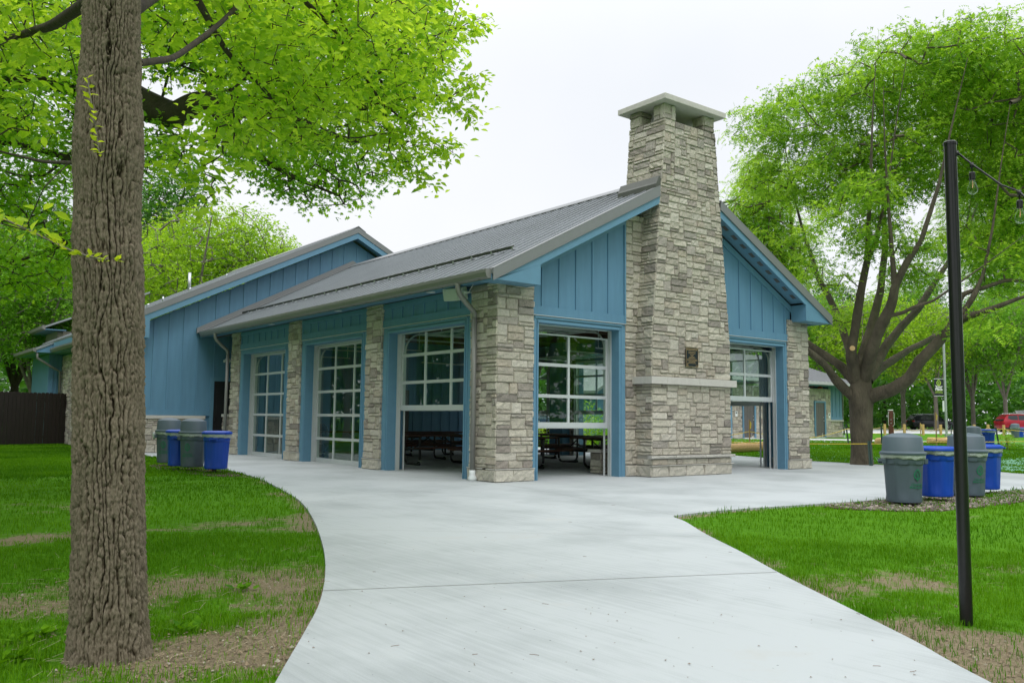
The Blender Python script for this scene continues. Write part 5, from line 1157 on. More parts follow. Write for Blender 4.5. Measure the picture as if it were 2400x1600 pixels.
ob_ = [Bo(480, 60, 15.6, 1.5, 1.0, 1.6, 2), Bo(700, 120, 15.2, 1.4, 1.0, 1.4, 2), Bo(860, 160, 15, 1.0, .8, 1.2, 1.4), Bo(950, 60, 15, .9, .7, 1, 1.0), B(610, 310, 15.4, .95, .65, 1.2, 1.3), Bo(700, 360, 15, 1.2, .55, 1, 1.4), Bo(760, 440, 15, .75, .28, .8, .6), Bo(870, 370, 15, .6, .4, .7, .5), Bo(640, 420, 15, .5, .25, .5, .3), Bo(370, 350, 16, .55, .4, .8, .45), Bo(345, 400, 16.3, .3, .22, .4, .15), Bo(960, 180, 14.8, .5, .4, .6, .3), Bo(980, 5, 15, .35, .3, .5, .3),
  Bo(60, 90, 16.4, 1.5, 1.0, 1.6, 2.2), Bo(60, 290, 16.4, 1.4, .6, 1.2, 1.5), Bo(130, 230, 16.4, .9, .5, 1, .8), Bo(20, 460, 16.4, 1.0, .5, 1, 1.0), Bo(120, 560, 16.4, .7, .5, .8, .5), Bo(30, 620, 15.8, 1.0, .4, .9, .9), Bo(110, 420, 16.5, .4, .3, .5, .25), Bo(300, -300, 17, 3.5, 2.2, 3.5, 3), Bo(700, -200, 15.5, 2.4, 1.2, 2, 1.6), Bo(-150, 200, 16.4, 1.2, 1.6, 1.6, .8)]
ob_ += [(np.array(c), q, w) for c, q, w in (((-7.5, 4, 9.5), (3.2, 3.2, 2), 2), ((-11.5, 1.5, 8.2), (3.4, 3.6, 2.4), 2.4), ((-10.5, -1.5, 8.6), (3, 3, 2), 1.6))]  # oak crown extended out of view to throw more shade on the left wall
big_tree('oak_tree', 'pin oak behind the foreground trunk with a thick limb reaching right over the roof', ob, oakl, ob_, 13000, .165, 'oak', 'leaf_oak', .092, 20, .12, 'bark_dark', 21, gap=(1.3, .42), step=.3, k=.0028, tipr=.003, maxr=.05, droop=-.35, along=.25, flat=.7)

# --- 3. honey locust beside the far bins -----------------------------------
c7 = lambda x, y, d: at((1850+.2806*x)/1.02041, (560+.2806*y)/1.02041, d)
lb = at(1980, 1063, 24.8); lb[2] = 0; D_ = 24.8
tr = lambda L: L
loc_l = [[(lb+np.array([0, 0, -.15]), .36), (lb+np.array([0, 0, .25]), .31), (c7(605, 1700, D_), .285), (c7(605, 1450, D_), .30), (c7(600, 1330, D_), .34), (c7(600, 1220, D_), .29), (c7(600, 1120, D_), .22), (c7(600, 1020, D_), .10)],
 [(c7(560, 1330, D_), .15), (c7(480, 1270, D_), .14), (c7(390, 1180, D_-.3), .12), (c7(300, 1050, D_-.6), .10), (c7(150, 930, D_-1), .085), (c7(-80, 760, D_-1.6), .05), (c7(-250, 560, D_-2), .03)],
 [(c7(560, 1200, D_), .16), (c7(420, 1050, D_+.3), .14), (c7(300, 975, D_+.6), .12), (c7(150, 870, D_+1), .10), (c7(-50, 700, D_+1.6), .07), (c7(-260, 420, D_+2.4), .03)],
 [(c7(560, 1150, D_), .13), (c7(490, 900, D_+.8), .11), (c7(430, 700, D_+1.2), .10), (c7(330, 480, D_+1.7), .09), (c7(240, 330, D_+2), .075), (c7(190, 150, D_+2.3), .06), (c7(130, 0, D_+2.6), .05), (c7(40, -350, D_+3), .03)],
 [(c7(560, 1200, D_), .17), (c7(515, 950, D_-.4), .15), (c7(560, 680, D_-.6), .13), (c7(600, 420, D_-.8), .11), (c7(650, 190, D_-1), .09), (c7(655, 0, D_-1.1), .07), (c7(680, -500, D_-1.4), .04)],
 [(c7(650, 190, D_-1), .07), (c7(730, 0, D_-1.1), .055), (c7(830, -500, D_-1.5), .03)],
 [(c7(590, 1200, D_), .15), (c7(600, 1000, D_+.5), .14), (c7(680, 760, D_+.8), .13), (c7(760, 450, D_+1.2), .115), (c7(800, 80, D_+1.6), .09), (c7(790, -300, D_+2), .06), (c7(760, -900, D_+2.4), .03)],
 [(c7(620, 1200, D_), .19), (c7(680, 950, D_-.7), .17), (c7(760, 740, D_-1.1), .15), (c7(850, 560, D_-1.5), .13), (c7(880, 400, D_-1.8), .11), (c7(980, 200, D_-2.1), .09), (c7(1100, 20, D_-2.4), .07), (c7(1250, -450, D_-2.8), .04)],
 [(c7(880, 400, D_-1.8), .08), (c7(860, 150, D_-2), .06), (c7(830, -250, D_-2.2), .04)],
 [(c7(850, 640, D_-1.4), .06), (c7(940, 620, D_-1.6), .055), (c7(1060, 560, D_-1.9), .05), (c7(1200, 520, D_-2.2), .035)],
 [(c7(660, 1180, D_), .15), (c7(800, 900, D_+.8), .13), (c7(930, 740, D_+1.2), .12), (c7(1080, 580, D_+1.6), .11), (c7(1180, 420, D_+2), .09), (c7(1310, 220, D_+2.4), .07), (c7(1500, -100, D_+2.8), .04)],
 [(c7(640, 1200, D_), .13), (c7(760, 1080, D_+1), .12), (c7(880, 1000, D_+1.5), .11), (c7(990, 930, D_+2), .095), (c7(1150, 850, D_+2.5), .08), (c7(1290, 760, D_+3), .06), (c7(1500, 560, D_+3.5), .03)],
 [(c7(620, 1340, D_), .22), (c7(720, 1300, D_-.2), .20), (c7(850, 1260, D_-.5), .185), (c7(1000, 1170, D_-.9), .17), (c7(1090, 1020, D_-1.2), .155), (c7(1250, 850, D_-1.6), .135), (c7(1360, 720, D_-1.9), .115), (c7(1480, 650, D_-2.2), .09), (c7(1700, 580, D_-2.6), .07), (c7(1960, 480, D_-3), .045), (c7(2300, 420, D_-3.4), .02)],
 [(c7(1340, 740, D_-1.8), .09), (c7(1440, 460, D_-2), .07), (c7(1650, 400, D_-2.2), .055), (c7(1800, 345, D_-2.4), .05), (c7(2050, 350, D_-2.6), .03)],
 [(c7(1400, 690, D_-2), .08), (c7(1540, 480, D_-2.2), .07), (c7(1620, 300, D_-2.2), .045), (c7(1700, -100, D_-2.4), .03)]]
for L_ in loc_l[1:]:
    if L_[-1][1] > .015: a_, b_ = L_[-2][0], L_[-1][0]; dd_ = (b_-a_)/np.linalg.norm(b_-a_); e_ = b_+dd_*1.2+np.array([0, 0, .5]); L_ += [(e_, L_[-1][1]*.5), (e_+dd_*1.0+np.array([.1, 0, .5]), .008)]
Bl = lambda px, py, d, rx, ry, rd, w=1: (at(px, py, d), (rx, rd, ry), w)
lblob = [Bl(1745, 320, 26, .75, .9, 1.2, .6), Bl(1840, 270, 26, 1.0, .9, 1.5, 1.2), Bl(1950, 240, 25.5, 1.4, 1.3, 1.8, 2.2), Bl(2080, 170, 25, 1.6, 1.3, 2, 2.6), Bl(2200, 130, 24.5, 1.3, 1.1, 2, 2), Bl(2330, 180, 24, 1.5, 1.3, 2, 2), Bl(1900, 400, 25.5, 1.5, 1.0, 1.6, 1.8), Bl(2050, 380, 25, 1.6, 1.1, 1.8, 1.8), Bl(2200, 340, 24.5, 1.6, 1.3, 1.8, 2.0), Bl(2350, 380, 24, 1.5, 1.5, 1.8, 2.2),
  Bl(1770, 420, 26, .7, .6, 1, .5), Bl(1850, 560, 25.5, .55, .4, .9, .35), Bl(2010, 520, 25, .8, .4, .9, .5), Bl(2200, 560, 24, 1.1, .5, 1.1, .7), Bl(2330, 620, 23, 1.1, .7, 1.1, 1.1), Bl(2240, 750, 22.5, .7, .3, .8, .4), Bl(1880, 640, 24.5, .6, .35, .8, .3), Bl(1900, 740, 25, .5, .25, .6, .15), Bl(2450, 500, 23, 1.5, 2.0, 2, 1.5), Bl(2480, 150, 24, 1.5, 1.5, 2, .8), Bl(2100, 640, 24.5, .7, .3, .8, .3),
  Bl(1860, 500, 23.5, .8, .5, .7, .5), Bl(1985, 560, 23.2, .7, .35, .6, .35), Bl(2110, 560, 23, .8, .4, .7, .4), Bl(1830, 640, 24.6, .6, .4, .6, .3), Bl(2180, 660, 22.5, .7, .3, .6, .3), Bl(1990, 440, 23, .9, .5, .7, .6),
  Bl(1900, 170, 25.5, .45, .35, .5, .22), Bl(1800, 215, 26, .3, .35, .4, .14), Bl(1985, 115, 25.5, .35, .3, .4, .15), Bl(2230, 55, 24.5, .35, .3, .4, .16), Bl(2090, 75, 25, .35, .25, .4, .14), Bl(1700, 290, 26.5, .3, .5, .4, .15), Bl(1740, 540, 26.5, .3, .3, .4, .12)]
big_tree('locust_tree', 'large honey locust with many mossy stems rising from one short trunk by the pavement', lb, loc_l, lblob, 8500, .38, 'locust', 'leaf_locust', .24, 26, .19, 'bark_mossy', 31, gap=(.85, .43), mix=('tuft', 30, .14), step=.45, k=.0042, tipr=.004, maxr=.06, droop=-.25, along=.25, flat=.6)
mb = MB(); p = c7(527, 912, D_-.72); dd = Vector(CAM-p).normalized(); T = Matrix.Translation(Vector(p)-Vector(lb)) @ dd.to_track_quat('Z', 'Y').to_matrix().to_4x4()
mb.lathe([(.072, -.15), (.072, 0), (.06, .004)], 14); mb.v = [tuple(T @ Vector(q)) for q in mb.v]; [o for o in COL.objects if o.name == 'locust_tree'][0]
mb.build('pruned_stub', 'cut_wood', bpy.data.objects['locust_tree'])

# second locust further back left (crown over the pavilion's right slope) and one beyond the right edge
def simple_tree(name, label, x, y, H, W, kind, leaf, size, seed, n=900, per=14, trunk_r=.22, crown0=.3, barkm='bark_pale', group=None, forks=5, cat='tree', dmin=.5, spread=.33, droop=-.3, copies=None, lean=(0, 0)):
    r = np.random.default_rng(seed); z0 = float(terr(x, y)); b = np.array([x, y, z0]); L = [[(b+np.array([0, 0, -.15]), trunk_r*1.3), (b+np.array([0, 0, .4]), trunk_r), (b+np.array([lean[0]*.3, lean[1]*.3, H*crown0]), trunk_r*.85)]]
    f = b+np.array([lean[0]*.3, lean[1]*.3, H*crown0*.9])
    for i in range(forks):
        a = 2*math.pi*i/forks+r.uniform(-.4, .4); rad = W/2*r.uniform(.35, .7); zt = H*r.uniform(.7, .93); m = f+np.array([math.cos(a)*rad*.4, math.sin(a)*rad*.4, (zt-H*crown0)*.45]); e = b+np.array([math.cos(a)*rad+lean[0], math.sin(a)*rad+lean[1], zt]); L.append([(f, trunk_r*.55), (m, trunk_r*.4), (e, trunk_r*.12)])
    bl = []; 
    for i in range(11):
        a = r.uniform(0, 6.28); rr = W/2*r.uniform(.15, .62); zc = H*(crown0+(1-crown0)*r.uniform(.28, .8)); k = 1-abs(zc/H-(crown0+.5*(1-crown0)))*.9; bl.append((b+np.array([math.cos(a)*rr*k+lean[0], math.sin(a)*rr*k+lean[1], zc]), (W*r.uniform(.16, .27), W*r.uniform(.16, .27), H*r.uniform(.10, .18)), 1))
    return big_tree(name, label, b, L, bl, n*6, dmin, kind, leaf, size, per, spread, barkm, seed, group, step=.8, k=.009, tipr=.008, maxr=trunk_r*.4, droop=droop, along=.5, limbn=9)
g_ = lambda px, d: (lambda p: (p[0], p[1]))(at(px, 950, d))
x, y = g_(1828, 31); 
tA = simple_tree('locust_tree', 'honey locust rising behind the right slope of the pavilion roof, just right of the chimney', x, y, 11.6, 5.2, 'locust', 'leaf_locust', .22, 41, 520, 56, .2, .42, 'bark_mossy', dmin=.45, spread=.24, droop=-.15, lean=(-CR[0]*1.4, -CR[1]*1.4))
x, y = g_(2420, 30)
simple_tree('locust_tree', 'honey locust at the right edge of the photo with bright fresh leaves', x, y, 15.5, 9, 'locust', 'leaf_locust', .22, 42, 900, 56, .25, .3, 'bark_mossy', dmin=.5, spread=.25, droop=-.15)
# --- background trees: a few grown models, each stand placed one by one -----------------
MODELS = {}
def model(key, **k):
    if key not in MODELS: MODELS[key] = dict(k, first=None)
def plant(key, x, y, H, rz, label, group):
    M = MODELS[key]; z = float(terr(x, y))
    if M['first'] is None:
        o = simple_tree(M['name'], label, x, y, M['H'], M['W'], M['kind'], M['leaf'], M['size'], M['seed'], M['n'], M['per'], M['tr'], M['c0'], M['bark'], group, dmin=M['dmin'], spread=M['sp']); M['first'] = o
    else:
        o = copy_tree(M['first']); tag(o, label, 'tree', group); o.location = (x, y, z)
    s = H/M['H']; o.scale = (s*rnd.uniform(.9, 1.12), s*rnd.uniform(.9, 1.12), s); o.rotation_euler = (0, 0, rz)
    return o
model('dark', name='maple_tree', H=14, W=10, kind='tuft', leaf='leaf_far_dark', size=.30, seed=51, n=1100, per=22, tr=.25, c0=.22, bark='bark_dark', dmin=.62, sp=.42)
model('mid', name='beech_tree', H=13, W=10, kind='tuft', leaf='leaf_far_mid', size=.28, seed=52, n=1100, per=22, tr=.22, c0=.25, bark='bark_pale', dmin=.62, sp=.42)
model('light', name='honey_locust', H=12, W=10, kind='tuft', leaf='leaf_far_light', size=.24, seed=53, n=1200, per=22, tr=.2, c0=.28, bark='bark_pale', dmin=.58, sp=.38)
model('tall', name='oak_tree', H=18, W=9, kind='tuft', leaf='leaf_far_dark', size=.34, seed=54, n=1100, per=22, tr=.30, c0=.38, bark='bark_dark', dmin=.7, sp=.46)
KN = {'dark': 'dark green maple', 'mid': 'mid green beech', 'light': 'fresh yellow green locust', 'tall': 'tall dark oak'}
def row(specs, where, group):
    for i, (key, px, d, H) in enumerate(specs):
        x, y = g_(px, d); plant(key, x, y, H, rnd.uniform(0, 6.28), where.format(kind=KN[key], n=i), group)
# left background: behind the fence and the park building
LB = 'trees behind the park building and fence'
for key, px, d, H, lab in (
  ('light', 420, 46, 12.6, 'yellow green tree above the park building roof, next to the foreground trunk'), ('light', 520, 50, 12.8, 'yellow green tree showing above the vent pipe of the park building roof'), ('light', 610, 56, 12.2, 'yellow green tree nearest the gable peak of the park building'),
  ('light', 345, 52, 12.8, 'yellow green tree half hidden by the right side of the foreground trunk'), ('tall', 345, 66, 20.5, 'tall dark tree poking up just right of the foreground trunk'),
  ('dark', 30, 50, 13.5, 'dark green tree at the left edge of the photo beyond the dark fence'), ('dark', 130, 58, 15, 'dark green tree between the left photo edge and the foreground trunk'), ('tall', 90, 70, 20, 'tallest dark tree far behind the dark fence'), ('mid', -60, 44, 12, 'mid green tree cut by the left photo edge'), ('mid', 70, 40, 9.5, 'mid green tree low behind the dark fence'), ('mid', 215, 60, 14, 'mid green tree behind the foreground trunk')):
    x, y = g_(px, d); plant(key, x, y, H, rnd.uniform(0, 6.28), lab, LB)
# trees standing left of the photo, mirrored in the glass doors; near ones added to shade the left wall
for i, (x, y, H, key) in enumerate(((-14.5, 4.5, 14, 'mid'), (-9.2, 15.5, 12.5, 'mid'), (-17, 24, 12, 'light'), (-28, 24, 15, 'dark'), (-15, -5, 13, 'mid'), (-13, 33, 13, 'mid'), (-23, 36, 15, 'mid'), (-11, 44, 16, 'dark'), (-19, 48, 17, 'dark'), (-30, 46, 17, 'dark'), (-28, 34, 14, 'light'), (-10.8, 9.5, 13, 'mid'))):
    plant(key, x, y, H, i*1.3, ['nearest added shade-casting', 'second', 'third', 'fourth', 'fifth', 'sixth', 'seventh', 'eighth', 'ninth', 'tenth', 'eleventh', 'overhanging added shade-casting'][i]+' '+KN[key]+' left of the frame, mirrored in the glass doors', 'trees left of the frame')
for i, (x, y, H, key) in enumerate(((-22, -24, 13, 'mid'), (-6, -30, 14, 'dark'), (10, -30, 13, 'light'), (22, -24, 14, 'mid'), (30, -16, 14, 'dark'), (33, -27, 16, 'mid'), (24, -34, 15, 'dark'))):
    plant(key, x, y, H, i*1.7, ['first', 'second', 'third', 'fourth', 'fifth', 'sixth', 'seventh'][i]+' '+KN[key]+' from the left behind the camera', 'trees behind the camera')
# right background
RB = 'trees lining the far side of the parking lot'
spec = [('mid', 1900, 92, 15), ('light', 1985, 88, 14), ('mid', 2075, 96, 16), ('light', 2150, 90, 13.5), ('mid', 2235, 94, 15), ('mid', 2310, 88, 14), ('light', 2390, 92, 15), ('tall', 1940, 125, 22), ('dark', 2030, 118, 19), ('tall', 2120, 122, 21), ('dark', 2200, 126, 20), ('tall', 2290, 120, 21), ('dark', 2370, 124, 20), ('tall', 2450, 118, 21), ('light', 1850, 104, 15)]
wh = ['just right of the far shelter roof', 'behind the main locust trunk', 'right of the locust trunk', 'directly behind the black vehicle', 'behind the lamp post banner', 'between the two parked vehicles', 'above the red vehicle']
for i, (key, px, d, H) in enumerate(spec):
    place = min(range(7), key=lambda q: abs([1890, 1985, 2060, 2150, 2230, 2300, 2390][q]-px)); back = d > 110
    x, y = g_(px, d); plant(key, x, y, H, i*.9, f'{KN[key]} {"in the back row" if back else ["first", "second", "third", "fourth", "fifth", "sixth", "seventh"][min(i, 6)]+" in the front row"}, {wh[place]}', RB)
# behind the pavilion (seen through its doors and over the low roofs)
BB = 'trees seen through the pavilion doors'
for i, (key, px, d, H) in enumerate((('mid', 960, 62, 10), ('dark', 1040, 70, 11), ('light', 1120, 62, 10), ('mid', 1230, 66, 15), ('light', 1300, 60, 14), ('mid', 1370, 58, 14), ('dark', 1440, 75, 15), ('mid', 1560, 72, 12), ('dark', 1680, 80, 12), ('mid', 1760, 78, 12), ('dark', 1320, 92, 18), ('dark', 1220, 95, 18), ('dark', 1120, 95, 13))):
    x, y = g_(px, d); w_ = ['seen through the near side door', 'seen through the near side door', 'hidden behind the corner pillar', 'seen through the left pane of the gable door', 'seen through the middle of the gable door', 'seen through the right pane of the gable door', 'behind the chimney', 'behind the chimney', 'seen through the right gable doorway', 'seen over the far shelter roof', 'far back through the gable door', 'far back through the gable door, left part', 'far back behind the corner pillar'][i]
    plant(key, x, y, H, i*1.1, f'{KN[key]} {w_}', BB)
# dark undergrowth of the wood: one mass nobody could count
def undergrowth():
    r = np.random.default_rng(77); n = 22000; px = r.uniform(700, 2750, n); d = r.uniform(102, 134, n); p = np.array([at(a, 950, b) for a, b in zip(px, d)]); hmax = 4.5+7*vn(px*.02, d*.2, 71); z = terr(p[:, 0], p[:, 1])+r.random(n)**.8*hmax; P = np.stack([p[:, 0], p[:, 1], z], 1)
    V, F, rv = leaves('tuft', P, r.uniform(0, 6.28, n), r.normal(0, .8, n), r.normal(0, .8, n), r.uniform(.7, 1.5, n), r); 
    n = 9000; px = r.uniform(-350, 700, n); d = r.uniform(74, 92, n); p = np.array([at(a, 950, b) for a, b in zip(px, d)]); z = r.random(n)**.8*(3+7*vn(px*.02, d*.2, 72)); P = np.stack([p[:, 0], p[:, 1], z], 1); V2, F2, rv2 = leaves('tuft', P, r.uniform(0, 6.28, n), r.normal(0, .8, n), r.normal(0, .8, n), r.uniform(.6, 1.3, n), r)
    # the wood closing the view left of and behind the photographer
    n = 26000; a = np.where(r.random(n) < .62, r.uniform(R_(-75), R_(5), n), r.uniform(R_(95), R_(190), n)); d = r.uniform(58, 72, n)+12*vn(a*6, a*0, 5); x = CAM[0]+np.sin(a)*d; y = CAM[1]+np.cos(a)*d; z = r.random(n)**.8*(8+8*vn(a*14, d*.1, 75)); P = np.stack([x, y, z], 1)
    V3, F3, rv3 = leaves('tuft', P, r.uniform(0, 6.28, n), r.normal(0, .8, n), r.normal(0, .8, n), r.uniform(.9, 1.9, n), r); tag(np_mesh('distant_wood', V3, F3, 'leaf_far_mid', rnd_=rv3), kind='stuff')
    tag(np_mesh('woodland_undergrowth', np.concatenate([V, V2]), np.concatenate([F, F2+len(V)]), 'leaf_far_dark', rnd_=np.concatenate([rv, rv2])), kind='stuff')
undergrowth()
# ------------------------------------------------------------------ bins
def bin_body(r0=.245, r1=.285, H=.70):
    n = 72; zs = [0, .012, .04, .05, .10, .25, .40, .50, .535, .55, .56, .62, .66, H-.02, H-.012, H]; V = []; F = []
    for z in zs:
        r = r0+(r1-r0)*z/H; r -= .012*(z < .01)
        for k in range(n):
            a = 360*k/n; rr = r; w = (a % 90)
            if .05 < z < .552 and 8 <= w <= 38: rr -= .011*min(1, (z-.05)/.06+.2) if (w > 10 and w < 36) else .004
            if .05 < z < .552 and 52 <= w <= 82: rr -= .011 if (w > 54 and w < 80) else .004
            if z > .555: rr += .006
            if z > H-.015: rr += .014
            V.append((rr*math.cos(math.radians(a)), rr*math.sin(math.radians(a)), z))
    m = len(zs); F = [(i*n+k, i*n+(k+1) % n, (i+1)*n+(k+1) % n, (i+1)*n+k) for i in range(m-1) for k in range(n)]+[tuple(range(n-1, -1, -1)), tuple((m-1)*n+k for k in range(n))]
    mb = MB(); mb.add(V, F)
    return mb
def handle(mb, a, z=.585, r=.29):
    T = Matrix.Rotation(math.radians(a), 4, 'Z')
    mb.box(r-.01, r+.045, -.085, -.068, z-.025, z+.045, 0, T); mb.box(r-.01, r+.045, .068, .085, z-.025, z+.045, 0, T); mb.box(r+.03, r+.046, -.068, .068, z+.0, z+.045, 0, T); mb.box(r-.01, r+.03, -.068, .068, z-.03, z-.018, 0, T)
def make_bin(kind, label, cat, logo_dir=None, group=None, name=None):
    nm = 'litter_bin' if kind == 'grey' else 'recycling_bin'; r = empty(name or nm, (0, 0, 0), 0, label, cat, group); m = 'bin_grey' if kind == 'grey' else 'bin_blue'
    bm_ = bin_body(); b = bm_.build('body', m, r, smooth='auto'); h = MB(); handle(h, 0); h.build('handle', m, r, bevel=.004); h = MB(); handle(h, 180); h.build('handle', m, r, bevel=.004)
    # crumpled liner folded over the rim
    n = 90; V = []; rg = random.Random(3)
    for i, (z, q) in enumerate(((.705, .303), (.695, .309), (.66, .306), (.635, .300), (.632, .296))):
        for k in range(n): a = 2*math.pi*k/n; zz = z+((.008*math.sin(a*2+1)+.010*math.sin(a*3+.4)*math.sin(a*7)+rg.uniform(-.004, .004)) if i > 1 else 0); rr = q+rg.uniform(-.004, .004); V.append((rr*math.cos(a), rr*math.sin(a), zz))
    F = [(i*n+k, i*n+(k+1) % n, (i+1)*n+(k+1) % n, (i+1)*n+k) for i in range(4) for k in range(n)]; mb = MB(); mb.add(V, F); mb.build('liner', 'bin_bag', r, smooth=True, fix=False)
    if kind == 'grey':
        mb = MB(); mb.lathe([(.318, .690), (.322, .700), (.322, .722), (.312, .733), (.292, .742), (.286, .755), (.272, .945), (.262, .957), (.20, .985), (.12, 1.003), (.05, 1.010), (.001, 1.012)], 56); mb.build('dome_lid', m, r, smooth='auto')
        mb = MB(); 
    else:
        mb = MB(); mb.lathe([(.305, .695), (.325, .700), (.328, .722), (.318, .742), (.29, .752), (.27, .762), (.25, .764), (.20, .750), (.12, .748), (.001, .748)], 56)
        for a in (0, 90, 180, 270): mb.box(.30, .352, -.05, .05, .700, .722, 0, Matrix.Rotation(math.radians(a+20), 4, 'Z'))
        mb.build('lid', m, r, smooth='auto')
    if logo_dir is not None:
        def W(u, z, d=.003):
            rad = .245+.04*(z/.70)+d; a = logo_dir+u/rad; return (rad*math.cos(a), rad*math.sin(a), z)
        e = emblem(.155, lambda x, z, d: W(x, z+.355, .001+d)); 
        for s, zz in (('Cleveland', .255), ('Metroparks', .215)):
            vs, fs = text_mesh(s, .052, 0, .0008); e.add([W(x, zz+y, .0025) for x, y, _ in vs], fs)
        e.build('printed_logo', 'bin_mark', r, fix=False)
    return r
def to_cam(x, y): return math.atan2(CAM[1]-y, CAM[0]-x)
P = [(2.72, -6.42, 'grey', 'grey dome-topped litter bin nearest the grass corner, left of the black pole'), (3.72, -6.40, 'blue', 'blue flat-lidded recycling bin half hidden behind the black pole'), (4.86, -6.36, 'grey', 'grey dome-topped litter bin just right of the black pole'), (5.98, -6.12, 'blue', 'blue recycling bin at the right end of the row by the black pole')]
for x, y, k, lab in P:
    a = to_cam(x, y); o = make_bin(k, lab, 'litter bin' if k == 'grey' else 'recycling bin', a+.78 if k == 'grey' else None, 'bins on the gravel bed at the right'); o.location = (x, y, .03 if k == 'grey' else .07)
    for ch in [c for c in COL.objects if c.parent == o and c.name.split('.')[0] in ('handle', 'body')]: ch.rotation_euler.z = a-1.15+(.35 if x > 4 else 0)
    if k == 'grey': continue
for x, y, k, lab in ((-3.55, 7.85, 'grey', 'grey dome-topped litter bin furthest back in the row near the dark door'), (-3.70, 6.50, 'blue', 'blue recycling bin squeezed between the two grey bins at left'), (-3.60, 5.93, 'grey', 'front grey dome-topped litter bin behind the blue bin at left'), (-3.42, 4.98, 'blue', 'blue recycling bin nearest the walkway in the left row')):
    a = to_cam(x, y); o = make_bin(k, lab, 'litter bin' if k == 'grey' else 'recycling bin', a-.45 if k == 'grey' else None, 'bins on the mulch bed at the left'); o.location = (x-.09, y, .09); o.scale = (.94, .94, 1.02)
    for ch in [c for c in COL.objects if c.parent == o and c.name.split('.')[0] in ('handle', 'body')]: ch.rotation_euler.z = a-(.25 if k == 'blue' else 1.4)
    if k == 'grey' and y > 7:
        mb = MB(); T = Matrix.Rotation(a-1.5, 4, 'Z')
        mb.lathe([(.01, .0), (.045, -.02), (.05, -.08), (.03, -.14), (.005, -.17)][::-1], 10, tuple(T @ Vector((.33, 0, .69)))); mb.build('bag_knot', 'bin_bag', o, smooth=True)
def bin_post(x, y, rz, label, h=.78, arm=.55):
    r = empty('bin_post', (x, y, -.02), rz, label, 'post', 'timber posts carrying the bins')
    MB().box(-.055, .055, -.055, .055, 0, h).build('post', 'treated_post', r, bevel=.004)
    mb = MB(); mb.box(-arm/2, -.056, -.03, .03, .60, .66); mb.box(.056, arm/2, -.03, .03, .60, .66); mb.box(-arm/2, -.056, -.03, .03, .02, .09); mb.box(.056, arm/2, -.03, .03, .02, .09); mb.build('bracket', 'dark_metal', r)
bin_post(3.15, -6.30, .1, 'timber post between the leftmost grey and blue bins by the black pole', .74); bin_post(5.42, -6.2, .1, 'timber post behind the grey bin right of the black pole', .7, .6)
bin_post(-3.42, 7.25, 1.6, 'timber post between the two rear bins on the left mulch bed', .7); bin_post(-3.40, 5.50, 1.6, 'timber post between the two front bins on the left mulch bed', .7, .3)
# ------------------------------------------------------------------ black pole and string lights
def fore_pole():
    b = gp(2220, 1430); r = empty('light_pole', (b[0], b[1], -.02), 0, 'slender black metal pole in the right lawn carrying the string of bulbs', 'pole')
    top = at(2181.5, 322, np.dot(b-CAM, CF)+.22); L = Vector((top[0]-b[0], top[1]-b[1], top[2])); mb = MB(); pts = [L*(k/12) for k in range(13)]
    mb.tube([(0, 0, -.1)]+[tuple(p) for p in pts], .0365, 20); mb.build('shaft', 'black_paint', r, smooth='auto'); mb = MB(); mb.lathe([(.040, -.012), (.040, .004), (.034, .01), (.001, .014)], 20, tuple(L)); mb.build('cap', 'black_paint', r, smooth='auto')
    mb = MB(); mb.box(-.01, .055, -.012, .012, L.z-.12, L.z-.09); mb.build('hook', 'dark_metal', r)
    # cable and bulbs
    a = np.array([b[0], b[1], 0])+np.array(L); a[2] = L.z-.1; d0 = np.dot(a-CAM, CF)
    s = empty('string_lights', tuple(a), 0, 'black cable with two clear glass bulbs sagging from the black pole to the right', 'string lights')
    ends = [at(2198, 350, d0-.02), at(2232, 377, d0-.10), at(2300, 425, d0-.25), at(2341, 440, d0-.36), at(2420, 520, d0-.55), at(2560, 560, d0-.9)]
    mb = MB(); mb.tube([tuple(p-a) for p in ends], .006, 6); 
    for k in (0, 1, 3): mb.tube([tuple(ends[k]-a+np.array([0, 0, .008])), tuple(ends[k]-a-np.array([0, 0, .022]))], .011, 8)
    mb.build('cable', 'black_paint', s, smooth=True)
    for k in (1, 3):
        p = ends[k]-a; q = (p[0], p[1], p[2]); m = MB(); m.tube([q, (q[0], q[1], q[2]-.06)], .004, 5); m.lathe([(.012, -.050), (.017, -.056), (.017, -.096), (.013, -.100)][::-1], 14, q); h = m.build('socket', 'black_paint', s, smooth='auto')
        m = MB(); m.lathe([(.012, -.100), (.016, -.115), (.027, -.145), (.029, -.160), (.024, -.176), (.012, -.186), (.001, -.189)][::-1], 18, q, cap=False); g = m.build('bulb', 'bulb_glass', h, smooth=True)
        m = MB(); m.tube([(q[0], q[1], q[2]-.10), (q[0]+.004, q[1], q[2]-.125), (q[0]-.003, q[1], q[2]-.150)], .0022, 4); m.build('filament', 'filament', h)
fore_pole()
